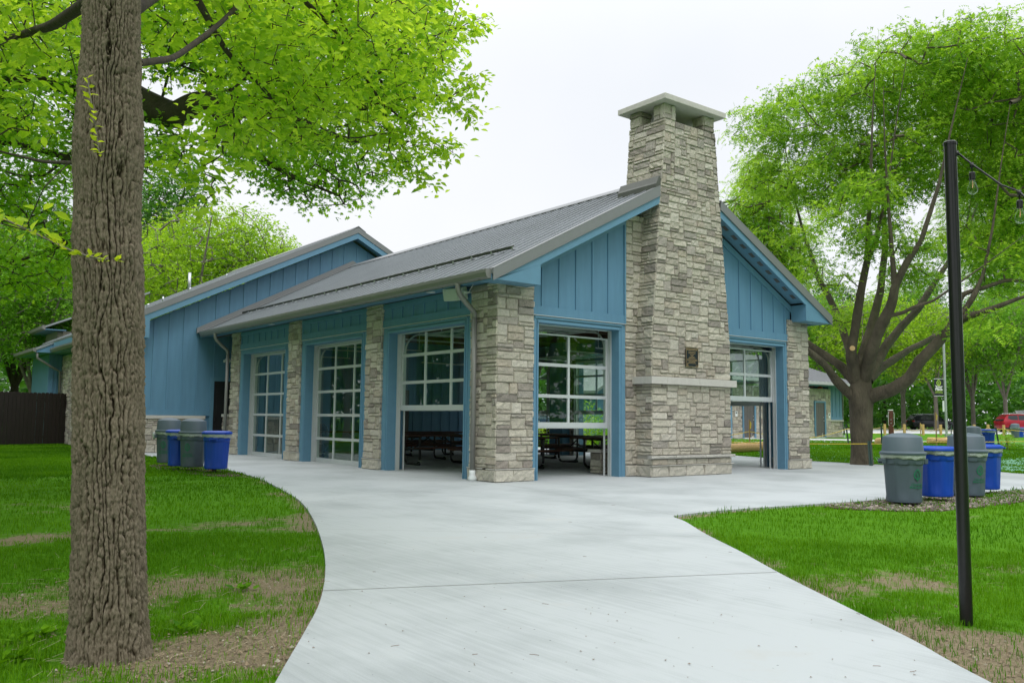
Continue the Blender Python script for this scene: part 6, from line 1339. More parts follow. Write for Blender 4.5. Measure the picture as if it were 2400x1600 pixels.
# ------------------------------------------------------------------ dark picket fence
def fence():
    a = np.array([-6.6, 23.7]); b = np.array([-2.45, 25.1]); d = b-a; L = np.hypot(*d); ang = math.atan2(d[1], d[0]); r = empty('picket_fence', (a[0], a[1], 0), ang, 'dark brown dog-eared wooden privacy fence at the left beyond the lawn', 'fence')
    mb = MB(); x = 0; rg = random.Random(8)
    while x < L-.1:
        w_ = .142; h = 2.0+rg.uniform(-.012, .012); T = Matrix.Translation((x, 0, 0)); c = .03; q = [(0, .03), (w_, .03), (w_, h-c), (w_-c, h), (c, h), (0, h-c)]; n = 6
        vs = [(x+u, -.012+rg.uniform(-.003, .003), z) for u, z in q]+[(x+u, .012, z) for u, z in q]; mb.add(vs, [tuple(range(n)), tuple(range(2*n-1, n-1, -1))]+[(i, i+n, (i+1) % n+n, (i+1) % n) for i in range(n)]); x += w_+rg.uniform(.008, .016)
    mb.build('pickets', 'fence_wood', r, fix=False)
    for z in (.3, 1.0, 1.7): MB().box(0, L, .0125, .05, z-.045, z+.045).build('rail', 'fence_wood', r)
    x = .05
    while x < L: MB().box(x-.05, x+.05, .051, .15, 0, 1.9).build('fence_post', 'fence_wood', r); x += 2.1
fence()
# ------------------------------------------------------------------ picnic tables
def make_table(L=2.4):
    r = empty('picnic_table', (0, 0, 0), 0, 'x', 'picnic table', 'picnic tables under the pavilion roof')
    mb = MB()
    for k in range(5): mb.box(-L/2, L/2, -.375+k*.152, -.375+k*.152+.142, .715, .755)
    mb.build('table_top', 'table_plank', r, bevel=.004)
    for s in (-1, 1):
        mb = MB()
        for k in range(2): y0 = s*.60 if s > 0 else -.60-.285; mb.box(-L/2, L/2, y0+k*.147, y0+k*.147+.138, .43, .468)
        mb.build('seat', 'table_plank', r, bevel=.004)
    for s in (-1, 1):
        x = s*(L/2-.42); pts = [(x, -.31, .70), (x, -.31, .17)]; 
        for k in range(1, 6): a = k/6*math.pi/2; pts.append((x, -.31+.14*(1-math.cos(a)), .17-.14*math.sin(a)))
        pts += [(x, -.17, .03), (x, .17, .03)]
        for k in range(1, 6): a = math.pi/2*(1-k/6); pts.append((x, .31-.14*(1-math.cos(a)), .17-.14*math.sin(a)))
        pts += [(x, .31, .17), (x, .31, .70)]
        mb = MB(); mb.tube(pts, .030, 10); mb.tube([(x, -.86, .405), (x, .86, .405)], .024, 8); mb.tube([(x, -.36, .70), (x, .36, .70)], .022, 8)
        mb.tube([(x, -.70, .41), (x, -.70, .425)], .03, 6); mb.tube([(x-s*.02, 0, .40), (x-s*.55, 0, .70)], .016, 6); mb.tube([(x, -.32, .03), (x, -.10, .03)], .033, 8)
        mb.build('leg_frame', 'table_frame', r, smooth='auto')
        m = MB(); m.box(x-.035, x+.035, -.335, -.30, .10, .125); m.box(x-.035, x+.035, .30, .335, .10, .125); m.build('bolt', 'galvanised', r)
    return r
tb = make_table()
TBL = [(2.9, 3.3, .05, 'picnic table nearest the gable door beside the corner pillar'), (2.55, 6.0, .12, 'picnic table just inside the raised side door, nearest the walkway'), (6.25, 4.35, 1.45, 'picnic table in the middle of the gable doorway, turned end-on'), (3.3, 8.2, -.05, 'second picnic table back from the raised side door'), (5.7, 2.6, .0, 'picnic table close behind the chimney'), (6.6, 7.1, .1, 'picnic table further back seen through the gable door'), (8.2, 4.6, .2, 'picnic table near the far side doors seen right in the gable door'), (5.2, 10.6, .0, 'picnic table near the back wall, middle of the pavilion'), (2.4, 11.0, .05, 'picnic table behind the far left garage door'), (8.0, 10.2, .1, 'picnic table at the back right of the pavilion')]
for i, (x, y, a, lab) in enumerate(TBL):
    o = tb if i == 0 else copy_tree(tb); o.location = (x, y, .003); o.rotation_euler = (0, 0, a); o['label'] = lab
o = make_bin('blue', 'blue recycling bin in the dim back corner inside the pavilion', 'recycling bin', None, None); o.location = (2.3, 14.0, .003); o.scale = (1.05, 1.05, 1.15)
mb = MB(); rg = random.Random(6); V = []
for j in range(9):
    for k in range(18): a = 2*math.pi*k/18; rr = .38*math.sin(math.pi*(j+.6)/9.6)**.6*rg.uniform(.88, 1.1); V.append((rr*math.cos(a), rr*math.sin(a), j/8*.95))
mb.add(V, [(j*18+k, j*18+(k+1) % 18, (j+1)*18+(k+1) % 18, (j+1)*18+k) for j in range(8) for k in range(18)]+[tuple(range(17, -1, -1)), tuple(8*18+k for k in range(18))])
o = mb.build('rubbish_bag', 'black_bag', None, smooth=True); o.location = (3.0, 13.9, .01); tag(o, 'large black bag bulging beside the blue bin inside the pavilion', 'rubbish bag')
# stone bench end inside the gable door
sb = empty('stone_bench', (3.85, 1.05, 0), 0, 'low stone seat with limestone cap just inside the gable door by the chimney', 'bench')
mb = MB()
for T, W in faces_of(-.25, .3, -.1, .2, 'flrb'): ashlar(mb, *ext(T, W), 0.0, .46, 260)
mb.build('stone_base', 'stone', sb, fix=False); MB().box(-.246, .296, -.096, .196, 0, .455).build('mortar_core', 'mortar', sb); MB().box(-.31, .36, -.16, .26, .462, .53).build('bench_cap', 'limestone', sb, bevel=.006)

# ------------------------------------------------------------------ far shelter (restrooms)
def far_shelter():
    z0 = .262; x0, y0 = 13.0, 12.35; ref = gp(1924, 1004, z0); Yf = float(ref[1])
    def fx(px): d = at(px, 950, 1)-CAM; return CAM[0]+d[0]*(Yf-CAM[1])/d[1]
    def fz(px, py, Y=None): d = at(px, py, 1)-CAM; return CAM[2]+d[2]*((Y if Y is not None else Yf)-CAM[1])/d[1]
    r = empty('restroom_shelter', (fx(1800), Yf, z0), 0, 'low stone restroom building with grey doors and pale metal roof beyond the lawn', 'building'); O = Vector(r.location)
    Lc = lambda x, y, z: (x-O.x, y-O.y, z-O.z)
    xl = fx(1640)-O.x-3; c6x = lambda x: (1850+x*.2806)/1.02041; xr = fx(c6x(345))-O.x; ze = fz(1900, 880)-O.z; zr_ = 4.2
    mb = MB(); ashlar(mb, TF((xl, -.0, 0), (1, 0, 0), (0, -1, 0)), xr-xl, .3, 3.0, 300, unit=.10); blocks_row(mb, TF((xl, 0, 0), (1, 0, 0), (0, -1, 0)), xr-xl, 0, .29, 301, .02); w_ = mb.build('wall', 'stone', r, fix=False)
    MB().box(xl, xr, .004, 6, -.2, 3.0).build('wall_core', 'mortar', w_)
    xr2 = fx(c6x(455))-O.x; off = .12
    mb = MB(); T = TF((xr, off-.0, 0), (1, 0, 0), (0, -1, 0)); mb2 = MB(); ashlar(mb2, T, xr2-xr, 0, 1.0, 310, unit=.1); mb2.build('stone_base', 'stone', r, fix=False); MB().box(xr, xr2, off+.004, 6, -.2, 1.0).build('wall_core', 'mortar', w_)
    MB().box(xr, xr2+.04, off-.08, off+.1, 1.003, 1.09).build('stone_sill', 'limestone', r)
    o = siding(r, T, 0, xr2-xr, 1.095, lambda u: 3.3, .42, .4, 'siding'); MB().box(xr, xr2, off+.031, 6, 1.0, 3.3).build('wall', 'blue_siding', r)
    # doors
    dz = 2.13
    for px in (c6x(248), 1718*1.0/1.0, 1662, 1610):
        cx = fx(px)-O.x if px != 0 else 0
        mb = MB(); mb.box(cx-.56, cx-.48, -.10, .0, 0, dz+.1); mb.box(cx+.48, cx+.62, -.10, .0, 0, dz+.1); mb.box(cx-.479, cx+.479, -.10, .0, dz, dz+.1); fr_ = mb.build('door_frame', 'blue_trim', r)
        d = MB().box(cx-.48, cx+.48, -.06, -.02, .03, dz).build('door', 'door_grey', r); mb = MB()
        for sx in (-.26, .26):
            for za, zb in ((.15, .62), (.72, 1.35), (1.45, 1.95)):
                mb.box(cx+sx-.15, cx+sx+.15, -.066, -.0605, zb-.02, zb); mb.box(cx+sx-.15, cx+sx-.135, -.066, -.0605, za, zb-.021); mb.box(cx+sx+.135, cx+sx+.15, -.066, -.0605, za, zb-.021); mb.box(cx+sx-.15, cx+sx+.15, -.066, -.0605, za-.021, za-.001)
        mb.build('door_panel', 'door_grey', d); mb = MB(); mb.box(cx+.36, cx+.42, -.10, -.061, 1.0, 1.06); mb.box(cx+.37, cx+.41, -.08, -.061, 1.2, 1.26); mb.build('door_handle', 'galvanised', d); MB().box(cx-.47, cx+.47, -.11, 0, -.03, .025).build('threshold', 'aluminium', d)
        mb = MB(); mb.box(cx+.95, cx+1.15, -.05, -.035, 1.2, 1.5); mb.build('room_sign', 'white_paint', r); MB().box(cx+1.0, cx+1.1, -.054, -.0505, 1.36, 1.45).build('room_sign_symbol', 'door_dark', r)
    mb = MB(); lx = fx(c6x(185))-O.x; zl = fz(c6x(185), (780+450*.2806)/1.02041)-O.z; mb.lathe([(.09, -.01), (.09, .01)], 12, (lx, -.04, zl)); pts = [(lx, -.05, zl)]
    for k in range(9): a = math.pi*k/8; pts.append((lx+.30-.22*math.cos(a)+.02, -.28, zl+.10+.18*math.sin(a)))
    mb.tube(pts, .02, 6); mb.lathe([(.17, -.06), (.16, 0), (.05, .10), (.03, .14)], 14, (pts[-1][0], pts[-1][1], pts[-1][2]-.14)); mb.build('wall_lamp', 'copper', r, smooth='auto')
    # roof: slope towards the viewer, ridge along X; the right part reaches lower as a porch
    s = .33; yr = 5.3; zz = lambda y: ze+(y+.75)*s; yl = -2.3
    def fxY(px, Y): d = at(px, 950, 1)-CAM; return CAM[0]+d[0]*(Y-CAM[1])/d[1]-O.x
    xe2 = fxY(2066/1.02041, Yf+yl); mb = MB()
    q = [(-.75, zz(-.75)), (yr, zz(yr)), (yr, zz(yr)-.1), (-.75, zz(-.75)-.1)]; mb.prism(q, 'x', xl-.5, xr+.9)
    q = [(yl, zz(yl)), (yr, zz(yr)), (yr, zz(yr)-.1), (yl, zz(yl)-.1)]; mb.prism(q, 'x', xr+.901, xe2); mb.prism([(yr+.001, zz(yr)), (11, zz(yr)-(11-yr)*s), (11, zz(yr)-(11-yr)*s-.1), (yr+.001, zz(yr)-.1)], 'x', xl-.5, xe2)
    x = xl-.4
    while x < xe2-.02:
        y0 = -.75 if x < xr+.88 else yl; mb.prism([(y0, zz(y0)+.001), (yr, zz(yr)+.001), (yr, zz(yr)+.06), (y0, zz(y0)+.06)], 'x', x-.03, x+.03); x += .42
    mb.build('roof', 'roof_pale', r); MB().box(xl-.5, xr+.9, -.92, -.755, ze-.17, ze+.01).build('gutter', 'gutter_pale', r); MB().box(xl-.5, xr+.89, -.75, 0, ze-.22, ze-.19).build('soffit', 'blue_trim', r)
    MB().box(xr+.901, xe2, yl-.05, yl-.001, zz(yl)-.2, zz(yl)).build('fascia', 'gutter_pale', r)
    mb = MB(); X = xr2+.12; mb.tube([(X-.5, -.1, ze-.3), (X-.25, .0, ze-.45), (X-.05, .1, ze-.6), (X-.05, .15, .75), (X+.12, .15, .5), (X+.12, .15, .1)], .055, 8); mb.build('downspout', 'gutter_metal', r, smooth=True); mb = MB(); mb.lathe([(.07, 0), (.065, .2)], 10, (X+.12, .15, -.05)); mb.build('drain_boot', 'white_pipe', r)
    return r
mat('roof_pale', (.36, .37, .38), .35, .5, noise=(1.0, .06)); mat('gutter_pale', (.42, .43, .43), .5, .1, noise=(3, .05))
far_shelter()

# ------------------------------------------------------------------ far paths and lot
def gpt(px, py):
    z = 0.
    for _ in range(12): p = gp(px, min(py, 990), z); z = float(terr(p[0], p[1]))+.02
    return p
def ribbon(name, A, Bn, m, dz=.02, th=.15):
    """strip between two polylines laid on the terrain"""
    n = len(A); f = 6; Aa = []; Bb = []
    for P, Q in ((A, Aa), (Bn, Bb)):
        for i in range(n-1):
            for k in range(f): t = k/f; Q.append((P[i][0]*(1-t)+P[i+1][0]*t, P[i][1]*(1-t)+P[i+1][1]*t))
        Q.append(P[-1])
    V = []; F = []; M_ = 6; n = len(Aa)
    for i in range(n):
        for j in range(M_+1): t = j/M_; x = Aa[i][0]*(1-t)+Bb[i][0]*t; y = Aa[i][1]*(1-t)+Bb[i][1]*t; V.append((x, y, float(terr(x, y))+dz))
    for i in range(n-1):
        for j in range(M_): a = i*(M_+1)+j; F.append((a, a+1, a+M_+2, a+M_+1))
    k = len(V); E_ = [i*(M_+1) for i in range(n)]; V += [(V[i][0], V[i][1], V[i][2]-th) for i in E_]; F += [(E_[i], E_[i+1], k+i+1, k+i) for i in range(n-1)]
    mb = MB(); mb.add(V, F); return tag(mb.build(name, m), kind='structure')
pt = lambda px, d: tuple(g_(px, d))
ribbon('far_path', [pt(1500, 38.5), pt(1880, 40.5), pt(2060, 42), pt(2180, 41.5), pt(2460, 36)], [pt(1500, 52), pt(1880, 50), pt(2060, 47.5), pt(2180, 44.5), pt(2460, 38.5)], 'far_paving')
ribbon('parking_lot', [pt(900, 60), pt(1400, 66), pt(1900, 77), pt(2200, 77), pt(2450, 76), pt(2700, 72)], [pt(900, 80), pt(1400, 90), pt(1900, 96), pt(2200, 101), pt(2450, 101), pt(2700, 98)], 'far_paving')
ribbon('road', [pt(900, 88), pt(1400, 97), pt(1900, 104), pt(2200, 107), pt(2700, 106)], [pt(900, 94), pt(1400, 103), pt(1900, 110), pt(2200, 113), pt(2700, 112)], 'far_paving', .015)
# ------------------------------------------------------------------ vehicles
def car(paint, name, label, suv=True, L=4.9, Wd=1.94, H=1.76, person=False, hatch=False):
    r = empty(name, (0, 0, 0), 0, label, 'car', None); h = H; st = [(-L/2, .35, .80, .80, .82), (-L/2+.05, .28, .98, 1.0, .90), (-L/2+.22, .26, 1.08, h-.32, .95), (-L/2+.50, .26, 1.10, h-.06, .98), (-.9, .24, 1.08, h, 1), (.1, .24, 1.05, h-.01, 1), (.55, .24, 1.03, h-.07, 1), (1.22, .24, 1.02, 1.12, 1), (L/2-.65, .26, .98, 1.0, .97), (L/2-.18, .30, .86, .88, .92), (L/2, .36, .70, .70, .82)]
    V = []; F = []; m = len(st); N = 16
    for x, zb, zt, zr2, wk in st:
        w_ = Wd/2*wk; gh = zr2-zt; q = [(0, zb), (w_*.80, zb), (w_*.96, zb+.12), (w_, zb+.35*(zt-zb)), (w_*.985, zt-.08), (w_*.95, zt), (w_*(.95-.17*min(1, max(0, gh)/.5)), zt+gh*.86), (w_*(.62 if gh > .2 else .8), zr2+.0), (0, zr2+.02)]
        V += [(x, y, z) for y, z in q]+[(x, -y, z) for y, z in q[1:-1][::-1]]
    for i in range(m-1):
        for k in range(N): F.append((i*N+k, i*N+(k+1) % N, (i+1)*N+(k+1) % N, (i+1)*N+k))
    F += [tuple(range(N)), tuple((m-1)*N+k for k in range(N-1, -1, -1))]; mb = MB(); mb.add(V, F); b = mb.build('body', paint, r, smooth='auto')
    def side(x0, x1, s, d=.006):
        P_ = []
        for x, t in ((x0[0], .10), (x1[0], .10), (x1[1], .84), (x0[1], .84)):
            i = max(k for k in range(m) if st[k][0] <= x+1e-6); i = min(i, m-2); f = (x-st[i][0])/(st[i+1][0]-st[i][0]); zt = st[i][2]*(1-f)+st[i+1][2]*f; zr2 = st[i][3]*(1-f)+st[i+1][3]*f; gh = zr2-zt; w_ = Wd/2*(st[i][4]*(1-f)+st[i+1][4]*f); tt = t/.86; y = w_*(.95-.17*min(1, gh/.5)*tt)+d; P_.append((x, s*y, zt+gh*t))
        return P_
    g = MB()
    for s in (-1, 1):
        for a, b_ in (((-L/2+.42, -L/2+.58), (-1.0, -.98)), ((-.93, -.91), (-.05, -.05)), ((.02, .02), (1.0, .56))):
            q = side(a, b_, s); g.add(q+[(x, y-s*.02, z) for x, y, z in q], [(0, 1, 2, 3), (4, 5, 6, 7), (0, 1, 5, 4), (1, 2, 6, 5), (2, 3, 7, 6), (3, 0, 4, 7)])
    g.build('side_window', 'car_glass', r)
    g = MB(); w_ = Wd/2; g.add([(1.20, -w_*.84, 1.13), (1.20, w_*.84, 1.13), (.60, w_*.68, h-.09), (.60, -w_*.68, h-.09)], [(0, 1, 2, 3)]); g.v = [(x+.02, y, z+.02) for x, y, z in g.v]; g.build('windscreen', 'car_glass', r, fix=False)
    g = MB(); g.add([(-L/2+.07, -w_*.78, 1.06), (-L/2+.07, w_*.78, 1.06), (-L/2+.42, w_*.64, h-.14), (-L/2+.42, -w_*.64, h-.14)], [(0, 1, 2, 3)]); g.v = [(x-.03, y, z+.01) for x, y, z in g.v]; g.build('rear_window', 'car_glass', r, fix=False)
    for x in (-L/2+.88, L/2-.92):
        for s in (-1, 1):
            T = Matrix.Translation((x, s*(Wd/2-.10), .36)) @ Matrix.Rotation(math.pi/2*-s, 4, 'X'); mb = MB(); mb.lathe([(.22, -.12), (.36, -.11), (.365, .09), (.33, .115), (.25, .118)], 24); mb.v = [tuple(T @ Vector(q)) for q in mb.v]; w_o = mb.build('wheel', 'tyre', r, smooth='auto')
            mb = MB(); mb.lathe([(.25, .10), (.245, .119), (.20, .112), (.06, .10), (.05, .12), (.001, .122)], 24); [mb.box(.05, .23, -.022, .022, .105, .125, 0, Matrix.Rotation(2*math.pi*k/5, 4, 'Z')) for k in range(5)]; mb.v = [tuple(T @ Vector(q)) for q in mb.v]; mb.build('rim', 'rim', w_o, smooth='auto')
            mb = MB(); mb.lathe([(.42, -.08), (.42, .098)], 20); mb.v = [tuple(T @ Vector(q)) for q in mb.v]; mb.build('wheel_arch', 'tyre', r)
    for s in (-1, 1):
        q = MB(); q.box(L/2-.30, L/2-.06, min(s*.55, s*.86), max(s*.55, s*.86), .70, .82); q.build('headlight', 'lamp_clear', r, bevel=.03); q = MB(); q.box(-L/2-.005, -L/2+.18, min(s*.62, s*.90), max(s*.62, s*.90), .88, 1.02); q.build('tail_light', 'lamp_red', r, bevel=.02)
        q = MB(); q.box(.95, 1.12, min(s*.96, s*1.10), max(s*.96, s*1.10), 1.05, 1.18); q.build('wing_mirror', paint, r, bevel=.03)
    mb = MB(); mb.box(-L/2+.1, L/2-.1, -Wd/2*.97, Wd/2*.97, .25, .42); mb.build('sill', 'tyre', r, bevel=.03)
    mb = MB(); mb.box(L/2-.03, L/2+.01, -.5, .5, .48, .68); mb.build('grille', 'tyre', r)
    for s in (-1, 1): mb = MB(); mb.tube([(-1.7, s*.66, h-.02), (-1.6, s*.66, h+.04), (.2, s*.66, h+.04), (.35, s*.66, h-.03)], .018, 6); mb.build('roof_rail', 'galvanised', r)
    if person: pass
    return r
def put(o, px, d, ang):
    x, y = g_(px, d); o.location = (x, y, float(terr(x, y))+.03); o.rotation_euler.z = ang
RT = math.atan2(CR[1], CR[0])
o = car('car_black', 'parked_suv', 'black sport utility car parked side-on beyond the rope fence'); put(o, 2136, 101, RT+.03); 
o = car('car_red', 'parked_suv', 'red sport utility car parked at the right edge beyond the rope fence', H=1.72, L=4.8); put(o, 2350, 84, RT-.02)
o = car('car_silver', 'parked_suv', 'silver car behind the red one with its rear hatch raised'); put(o, 2395, 93, RT+.3)
mb = MB(); mb.add([(-2.1, -.8, 1.70), (-2.1, .8, 1.70), (-3.0, .75, 2.12), (-3.0, -.75, 2.12), (-2.1, -.8, 1.78), (-2.1, .8, 1.78), (-3.0, .75, 2.2), (-3.0, -.75, 2.2)], [(0, 1, 2, 3), (4, 5, 6, 7), (0, 1, 5, 4), (1, 2, 6, 5), (2, 3, 7, 6), (3, 0, 4, 7)]); mb.build('hatch', 'car_white', o)
o = car('car_silver', 'parked_car', 'silver grey car seen through the left pane of the gable door', H=1.5, L=4.7); put(o, 1250, 66, RT-1.0)
o = car('car_blue', 'parked_car', 'dark blue car low behind the tables, seen beside the corner pillar', H=1.5, L=4.6); put(o, 1205, 58, RT-.9)
o = car('car_black', 'parked_car', 'dark car nose-on behind the silver one in the gable door view', H=1.6, L=4.7); put(o, 1228, 74, RT-1.1)
o = car('car_white', 'parked_car', 'white car far off in the right pane of the gable door', H=1.7, L=4.8); put(o, 1385, 84, RT-1.2)
o = car('car_white', 'parked_car', 'pale car behind the middle post in the gable door view', H=1.6, L=4.8); put(o, 1362, 95, RT-1.3)
# ------------------------------------------------------------------ bollards with rope, stakes, wattle, exercise post, banner lamp post
def bollard(px, d, i, lab, h=.88):
    x, y = g_(px, d); r = empty('rope_bollard', (x, y, float(terr(x, y))), RT, lab, 'bollard', 'timber bollards carrying the rope'); mb = MB(); mb.box(-.085, .085, -.085, .085, -.1, h); mb.build('post', 'bollard_wood', r, bevel=.015)
    return np.array([x, y, float(terr(x, y))])
c6v = lambda x: (1850+x*.2806)/1.02041
bp = [(1900, 70, 'timber bollard hidden behind the locust trunk'), (c6v(793), 70, 'first timber bollard right of the locust trunk'), (c6v(957), 70.5, 'timber bollard right of the brown handled post'), (c6v(1113), 71, 'timber bollard in front of the black car'), (c6v(1260), 71.5, 'timber bollard at the nose of the black car'), (c6v(1420), 73, 'timber bollard behind the black foreground pole'), (c6v(1540), 74, 'timber bollard behind the far grey dome bin'), (c6v(1656), 75, 'timber bollard left of the red car'), (c6v(1786), 72, 'timber bollard by the rear wheel of the red car'), (c6v(1903), 68, 'timber bollard between the far grey and blue bins'), (c6v(2060), 66, 'timber bollard right of the red car')]
BPs = [bollard(px, d, i, lab) for i, (px, d, lab) in enumerate(bp)]
r = empty('rope', tuple(BPs[0]), 0, 'thick tan rope sagging from bollard to bollard along the parking lot', 'rope'); mb = MB()
for a, b in zip(BPs, BPs[1:]): mb.tube([tuple(a*(1-t)+b*t-BPs[0]+np.array([0, 0, .66-.30*4*t*(1-t)])) for t in np.linspace(0, 1, 9)], .022, 5)
mb.build('strand', 'rope', r, smooth=True)
def stake(px, d, h, lab, m='stake_green', lean=0, w_=.03, grp='stakes of the lawn barrier'):
    x, y = g_(px, d); z = float(terr(x, y)); r = empty('barrier_stake', (x, y, z), RT, lab, 'stake', grp); mb = MB(); T = Matrix.Rotation(lean, 4, 'Y'); mb.box(-w_, w_, -.012, .012, -.15, h, 0, T); mb.box(-.006, .006, -w_, -.0121, -.15, h, 0, T); mb.build('shaft', m, r); return np.array([x, y, z])
s1 = stake(c6v(672), 24.3, .70, 'green metal stake leaning beside the locust trunk', lean=-.05, w_=.05); s2 = stake(c6v(490), 38, .9, 'thin green stake left of the locust trunk', lean=-.12)
s3 = stake(c6v(765), 38, .86, 'green stake between locust trunk and grey bin'); s4 = stake(c6v(1345), 60, .9, 'dark leaning stake left of the black pole', lean=.05); s5 = stake(c6v(1745), 36, .85, 'dark leaning stake on the lawn right of the far blue bin', lean=-.16)
w1 = stake(c6v(1222), 37.5, 1.45, 'pale timber stake standing by the straw roll with yellow flag', 'wood_stake', w_=.022); w2 = stake(c6v(1092), 66, 1.0, 'pale timber stake with yellow flag in front of the black car', 'wood_stake'); w3 = stake(c6v(868), 62, 1.1, 'pale timber stake leaning beside the brown handled post', 'wood_stake', -.05); w4 = stake(1721, 33.5, 1.2, 'timber stake with yellow ribbon seen through the right doorway', 'wood_stake', w_=.02)
for p, h in ((w1, 1.4), (w2, .95), (w4, 1.15)):
    o = MB().add([(0, 0, h), (.07, 0, h-.08), (.05, .01, h-.30), (-.04, 0, h-.28), (-.03, -.01, h-.05)], [(0, 1, 2, 3, 4)]).build('flag_ribbon', 'yellow_rope', None, fix=False); o.location = tuple(p+np.array([0, -.04, 0])); tag(o, ['yellow ribbon on the stake by the straw roll', 'yellow ribbon on the stake by the black car', 'yellow ribbon on the stake in the right doorway'][[1.4, .95, 1.15].index(h)], 'ribbon', 'yellow ribbons on stakes')
def line(name, P, lab, m='yellow_rope', sag=.12, rr=.012):
    r = empty(name, tuple(P[0]), 0, lab, 'rope'); mb = MB()
    for a, b in zip(P, P[1:]): mb.tube([tuple(a*(1-t)+b*t-P[0]-np.array([0, 0, sag*4*t*(1-t)])) for t in np.linspace(0, 1, 9)], rr, 4)
    mb.build('strand', m, r, smooth=True)
H_ = lambda p, h: p+np.array([0, 0, h])
ex = lambda px, d: (lambda q: np.array([q[0], q[1], float(terr(*q))]))(g_(px, d))
line('yellow_rope', [H_(ex(1650, 28), .55), H_(s1, .62), H_(ex(2120, 30), .50), H_(ex(2470, 30), .55)], 'yellow rope strung across the near lawn past the locust trunk', sag=.03)
line('yellow_rope', [H_(ex(1600, 34), .5), H_(w4, .75), H_(ex(1850, 36), .35), H_(s2, .72), H_(s3, .5)], 'yellow rope running past the shelter doors', sag=.06)
line('yellow_rope', [H_(ex(2120, 37), .3), H_(s5, .78), H_(ex(2500, 37), .6)], 'yellow rope on the right lawn beyond the bins', sag=.06)
def wattle(P, lab, rr=.17):
    P = [np.array(p, float) for p in P]; t = np.linspace(0, 1, 60); cum = np.linspace(0, 1, len(P)); Q = [np.array([np.interp(k, cum, [p[i] for p in P]) for i in range(3)]) for k in t]; r = empty('straw_roll', tuple(P[0]), 0, lab, 'straw roll', 'straw erosion rolls on the lawn'); mb = MB(); mb.tube([tuple(q-P[0]+np.array([0, 0, rr*.85])) for q in Q], [rr*(.6 if i in (0, 59) else (1.02 if i % 2 else .95)) for i in range(60)], 12); mb.build('roll', 'straw', r, smooth=True)
wattle([ex(c6v(735), 38.3), ex(c6v(800), 39.3), ex(c6v(860), 41)], 'short straw erosion roll end between locust trunk and grey bin'); wattle([ex(c6v(1150), 40), ex(c6v(1260), 40), ex(c6v(1400), 39.5)], 'straw erosion roll left of the black pole beyond the blue bin'); wattle([ex(1560, 30.5), ex(1690, 32.5), ex(1800, 34.3)], 'long straw erosion roll seen through the right doorway', .19)
def exercise_post():
    x, y = g_(c6v(845), 62); r = empty('exercise_post', (x, y, float(terr(x, y))), RT, 'dark red brown square post with white grab handles beyond the straw roll', 'post'); MB().box(-.13, .13, -.13, .13, 0, 1.9).build('shaft', 'brown_paint', r, bevel=.01); MB().box(-.14, .14, -.14, .14, 1.85, 1.92).build('cap', 'white_paint', r)
    for s in (-1, 1):
        mb = MB(); mb.tube([(s*.13, -.1, 1.72), (s*.2, -.1, 1.70), (s*.21, -.1, 1.62), (s*.21, -.1, .9), (s*.2, -.1, .82), (s*.13, -.1, .80)], .014, 8); mb.build('grab_handle', 'white_paint', r, smooth=True)
    mb = MB(); [mb.lathe([(.05, -.02), (.05, .02)], 10, (dx, -.14, z)) for dx, z in ((-.05, 1.2), (-.04, .95), (.1, .75))]; mb.build('knob', 'galvanised', r)
exercise_post()
def banner_post():
    x, y = g_((1990+1995*.1148)/1.02041-2, 58); z = float(terr(x, y)); mpp = 58/FPX; r = empty('banner_lamp_post', (x, y, z), RT, 'pale grey lamp post with a black park banner, mostly behind the foreground pole', 'lamp post')
    mb = MB(); mb.tube([(0, 0, 0), (0, 0, 6.5)], .075, 12); mb.build('shaft', 'galvanised', r, smooth='auto'); MB().box(-.1, .1, -.1, .1, 0, .25).build('base_plate', 'galvanised', r)
    zc = (989-904)*mpp+1.18-z; h = 39.5*mpp/2; w_ = 21*mpp
    b = MB().box(-.12-w_, -.12, -.008, .008, zc-h, zc+h).build('banner', 'banner_black', r)
    cx = -.12-w_/2; T = lambda x, z_, d: (cx+x, -.009-d, zc+z_); e = emblem(.40, lambda x, z_, d: T(x*.9, z_+.26, d)); e.build('emblem', 'banner_green', b, fix=False)
    m = MB()
    for s, zz, sz in (('Your', -.03, .23), ('Place', -.19, .23)): vs, fs = text_mesh(s, sz, 0, .010); m.add([T(x, y_+zz, .003) for x, y_, _ in vs], fs)
    m.build('slogan', 'banner_white', b, fix=False); m = MB()
    for s, zz, sz in (('CLEVELAND', -.29, .085), ('METROPARKS', -.38, .085)): vs, fs = text_mesh(s, sz, 0, .002); m.add([T(x, y_+zz, .003) for x, y_, _ in vs], fs)
    m.build('park_name', 'banner_green', b, fix=False); mb = MB(); mb.tube([(0, 0, zc+h+.01), (-.15-w_, 0, zc+h+.01)], .015, 6); mb.tube([(0, 0, zc-h-.01), (-.15-w_, 0, zc-h-.01)], .015, 6); mb.build('banner_arm', 'galvanised', r)
    MB().box(-.2, -.09, -.03, .03, (989-957)*mpp-.1+1.18-z, (989-935)*mpp+1.18-z).build('small_sign', 'white_paint', r)
banner_post()
# far bins
def bin_at(kind, px, d, lab, s=1.0):
    x, y = g_(px, d); o = make_bin(kind, lab, 'litter bin' if kind == 'grey' else 'recycling bin', None, 'bins scattered on the far lawn'); o.location = (x, y, float(terr(x, y))+.02); o.scale = (s, s, s)
bin_at('grey', (2180+695*.1403)/1.02041, 30.5, 'grey dome bin whose lid peeks up behind the near grey bin', 1.0); bin_at('blue', (2180+940*.1403)/1.02041, 35, 'blue recycling bin on the lawn, right of the far dome lid', 1.0)
bin_at('grey', (2180+1410*.1403)/1.02041, 62, 'small far grey bin in front of the red car', 1.0); bin_at('blue', (2180+1490*.1403)/1.02041, 64, 'small far blue bin in front of the red car', .95)
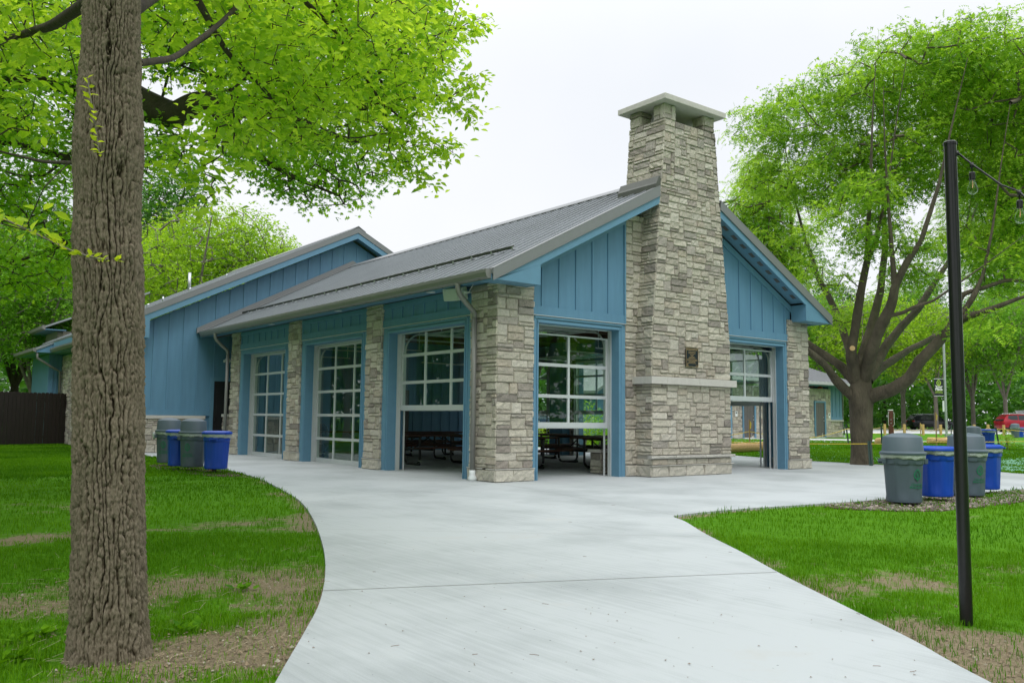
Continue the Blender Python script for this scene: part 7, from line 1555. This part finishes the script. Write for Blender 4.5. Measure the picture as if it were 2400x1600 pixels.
# planting beds behind the pavilion and small shrubs
def shrub(x, y, h, w_, leaf, n, lab, name='shrub', seed=1, kind='tuft', grp='plants in the bed behind the pavilion'):
    r = np.random.default_rng(seed); z = float(terr(x, y)); e = empty(name, (x, y, z), 0, lab, 'plant', grp); u = r.normal(0, 1, (n, 3)); u /= np.linalg.norm(u, axis=1, keepdims=True); rad = r.random(n)**.4; P = u*rad[:, None]*np.array([w_/2, w_/2, h/2])+np.array([0, 0, h/2]); V, F, rv = leaves(kind, P, r.uniform(0, 6.28, n), r.normal(.4, .6, n), r.normal(0, .6, n), r.uniform(.06, .14, n), r); np_mesh('foliage', V, F, leaf, e, rnd_=rv)
    L = [[(np.array([0, 0, -.05]), .02), (np.array([r.uniform(-.1, .1)*w_, r.uniform(-.1, .1)*w_, h*.6]), .008)] for _ in range(3)]; V, F = limb_mesh(L, seed, 6, .02); np_mesh('stem', V, F, 'bark_pale', e)
bed('planting_bed', [(15.9, 10.5), (20.5, 10), (22.5, 16), (20, 22), (16.2, 20)], 700, 9, (.10, .055, .035), .03, .07, .03)
for i in range(16):
    x = 16.3+rnd.uniform(0, 4.5); y = 11+i*.62; lime = i % 2 == 0
    shrub(x, y, rnd.uniform(.45, .8), rnd.uniform(.6, 1.0), 'plant_lime' if lime else 'leaf_far_mid', 260, ['first', 'second', 'third', 'fourth', 'fifth', 'sixth', 'seventh', 'eighth'][i//2]+(' lime green' if lime else ' mid green')+' low plant from the front of the bed behind the pavilion', 'bedding_plant', i)
shrub(*g_(1378, 33), 1.6, 1.3, 'leaf_far_mid', 900, 'rounded green shrub seen in the right of the gable door', seed=40); shrub(*g_(1345, 36), 2.0, 1.7, 'leaf_far_light', 900, 'airy yellow flowering shrub seen in the right panes of the gable door', seed=41)
shrub(*g_((2180+1275*.1403)/1.02041, 34), .75, .6, 'plant_lime', 160, 'small leafy sapling on the turquoise lawn at the right', 'sapling', 42, grp=None)
# blue gabled kiosk seen through the gable door
x, y = g_(1445, 48); kz = float(terr(x, y)); k = empty('park_kiosk', (x, y, kz), 0, 'small blue gabled park building seen through the right pane of the gable door', 'building')
T = TF((0, 0, 0), (1, 0, 0), (0, -1, 0)); siding(k, T, -2.5, 2.5, 0, lambda u: 2.6, .45, None, 'siding'); MB().prism([(-2.5, 2.6), (2.5, 2.6), (0, 4.0)], 'y', 0, .05).build('gable', 'blue_siding', k); MB().box(-2.5, 2.5, .051, 3, 0, 2.6).build('wall', 'blue_siding', k)
mb = MB(); mb.prism([(-3.0, 2.35), (0, 4.03), (3.0, 2.35), (3.0, 2.5), (0, 4.2), (-3.0, 2.5)], 'y', -.5, 3.3); mb.build('roof', 'roof_pale', k); mb = MB(); mb.box(-.6, .6, -.06, -.023, 0, 2.1); mb.build('door', 'door_grey', k)
print('scene built', len(bpy.data.objects))
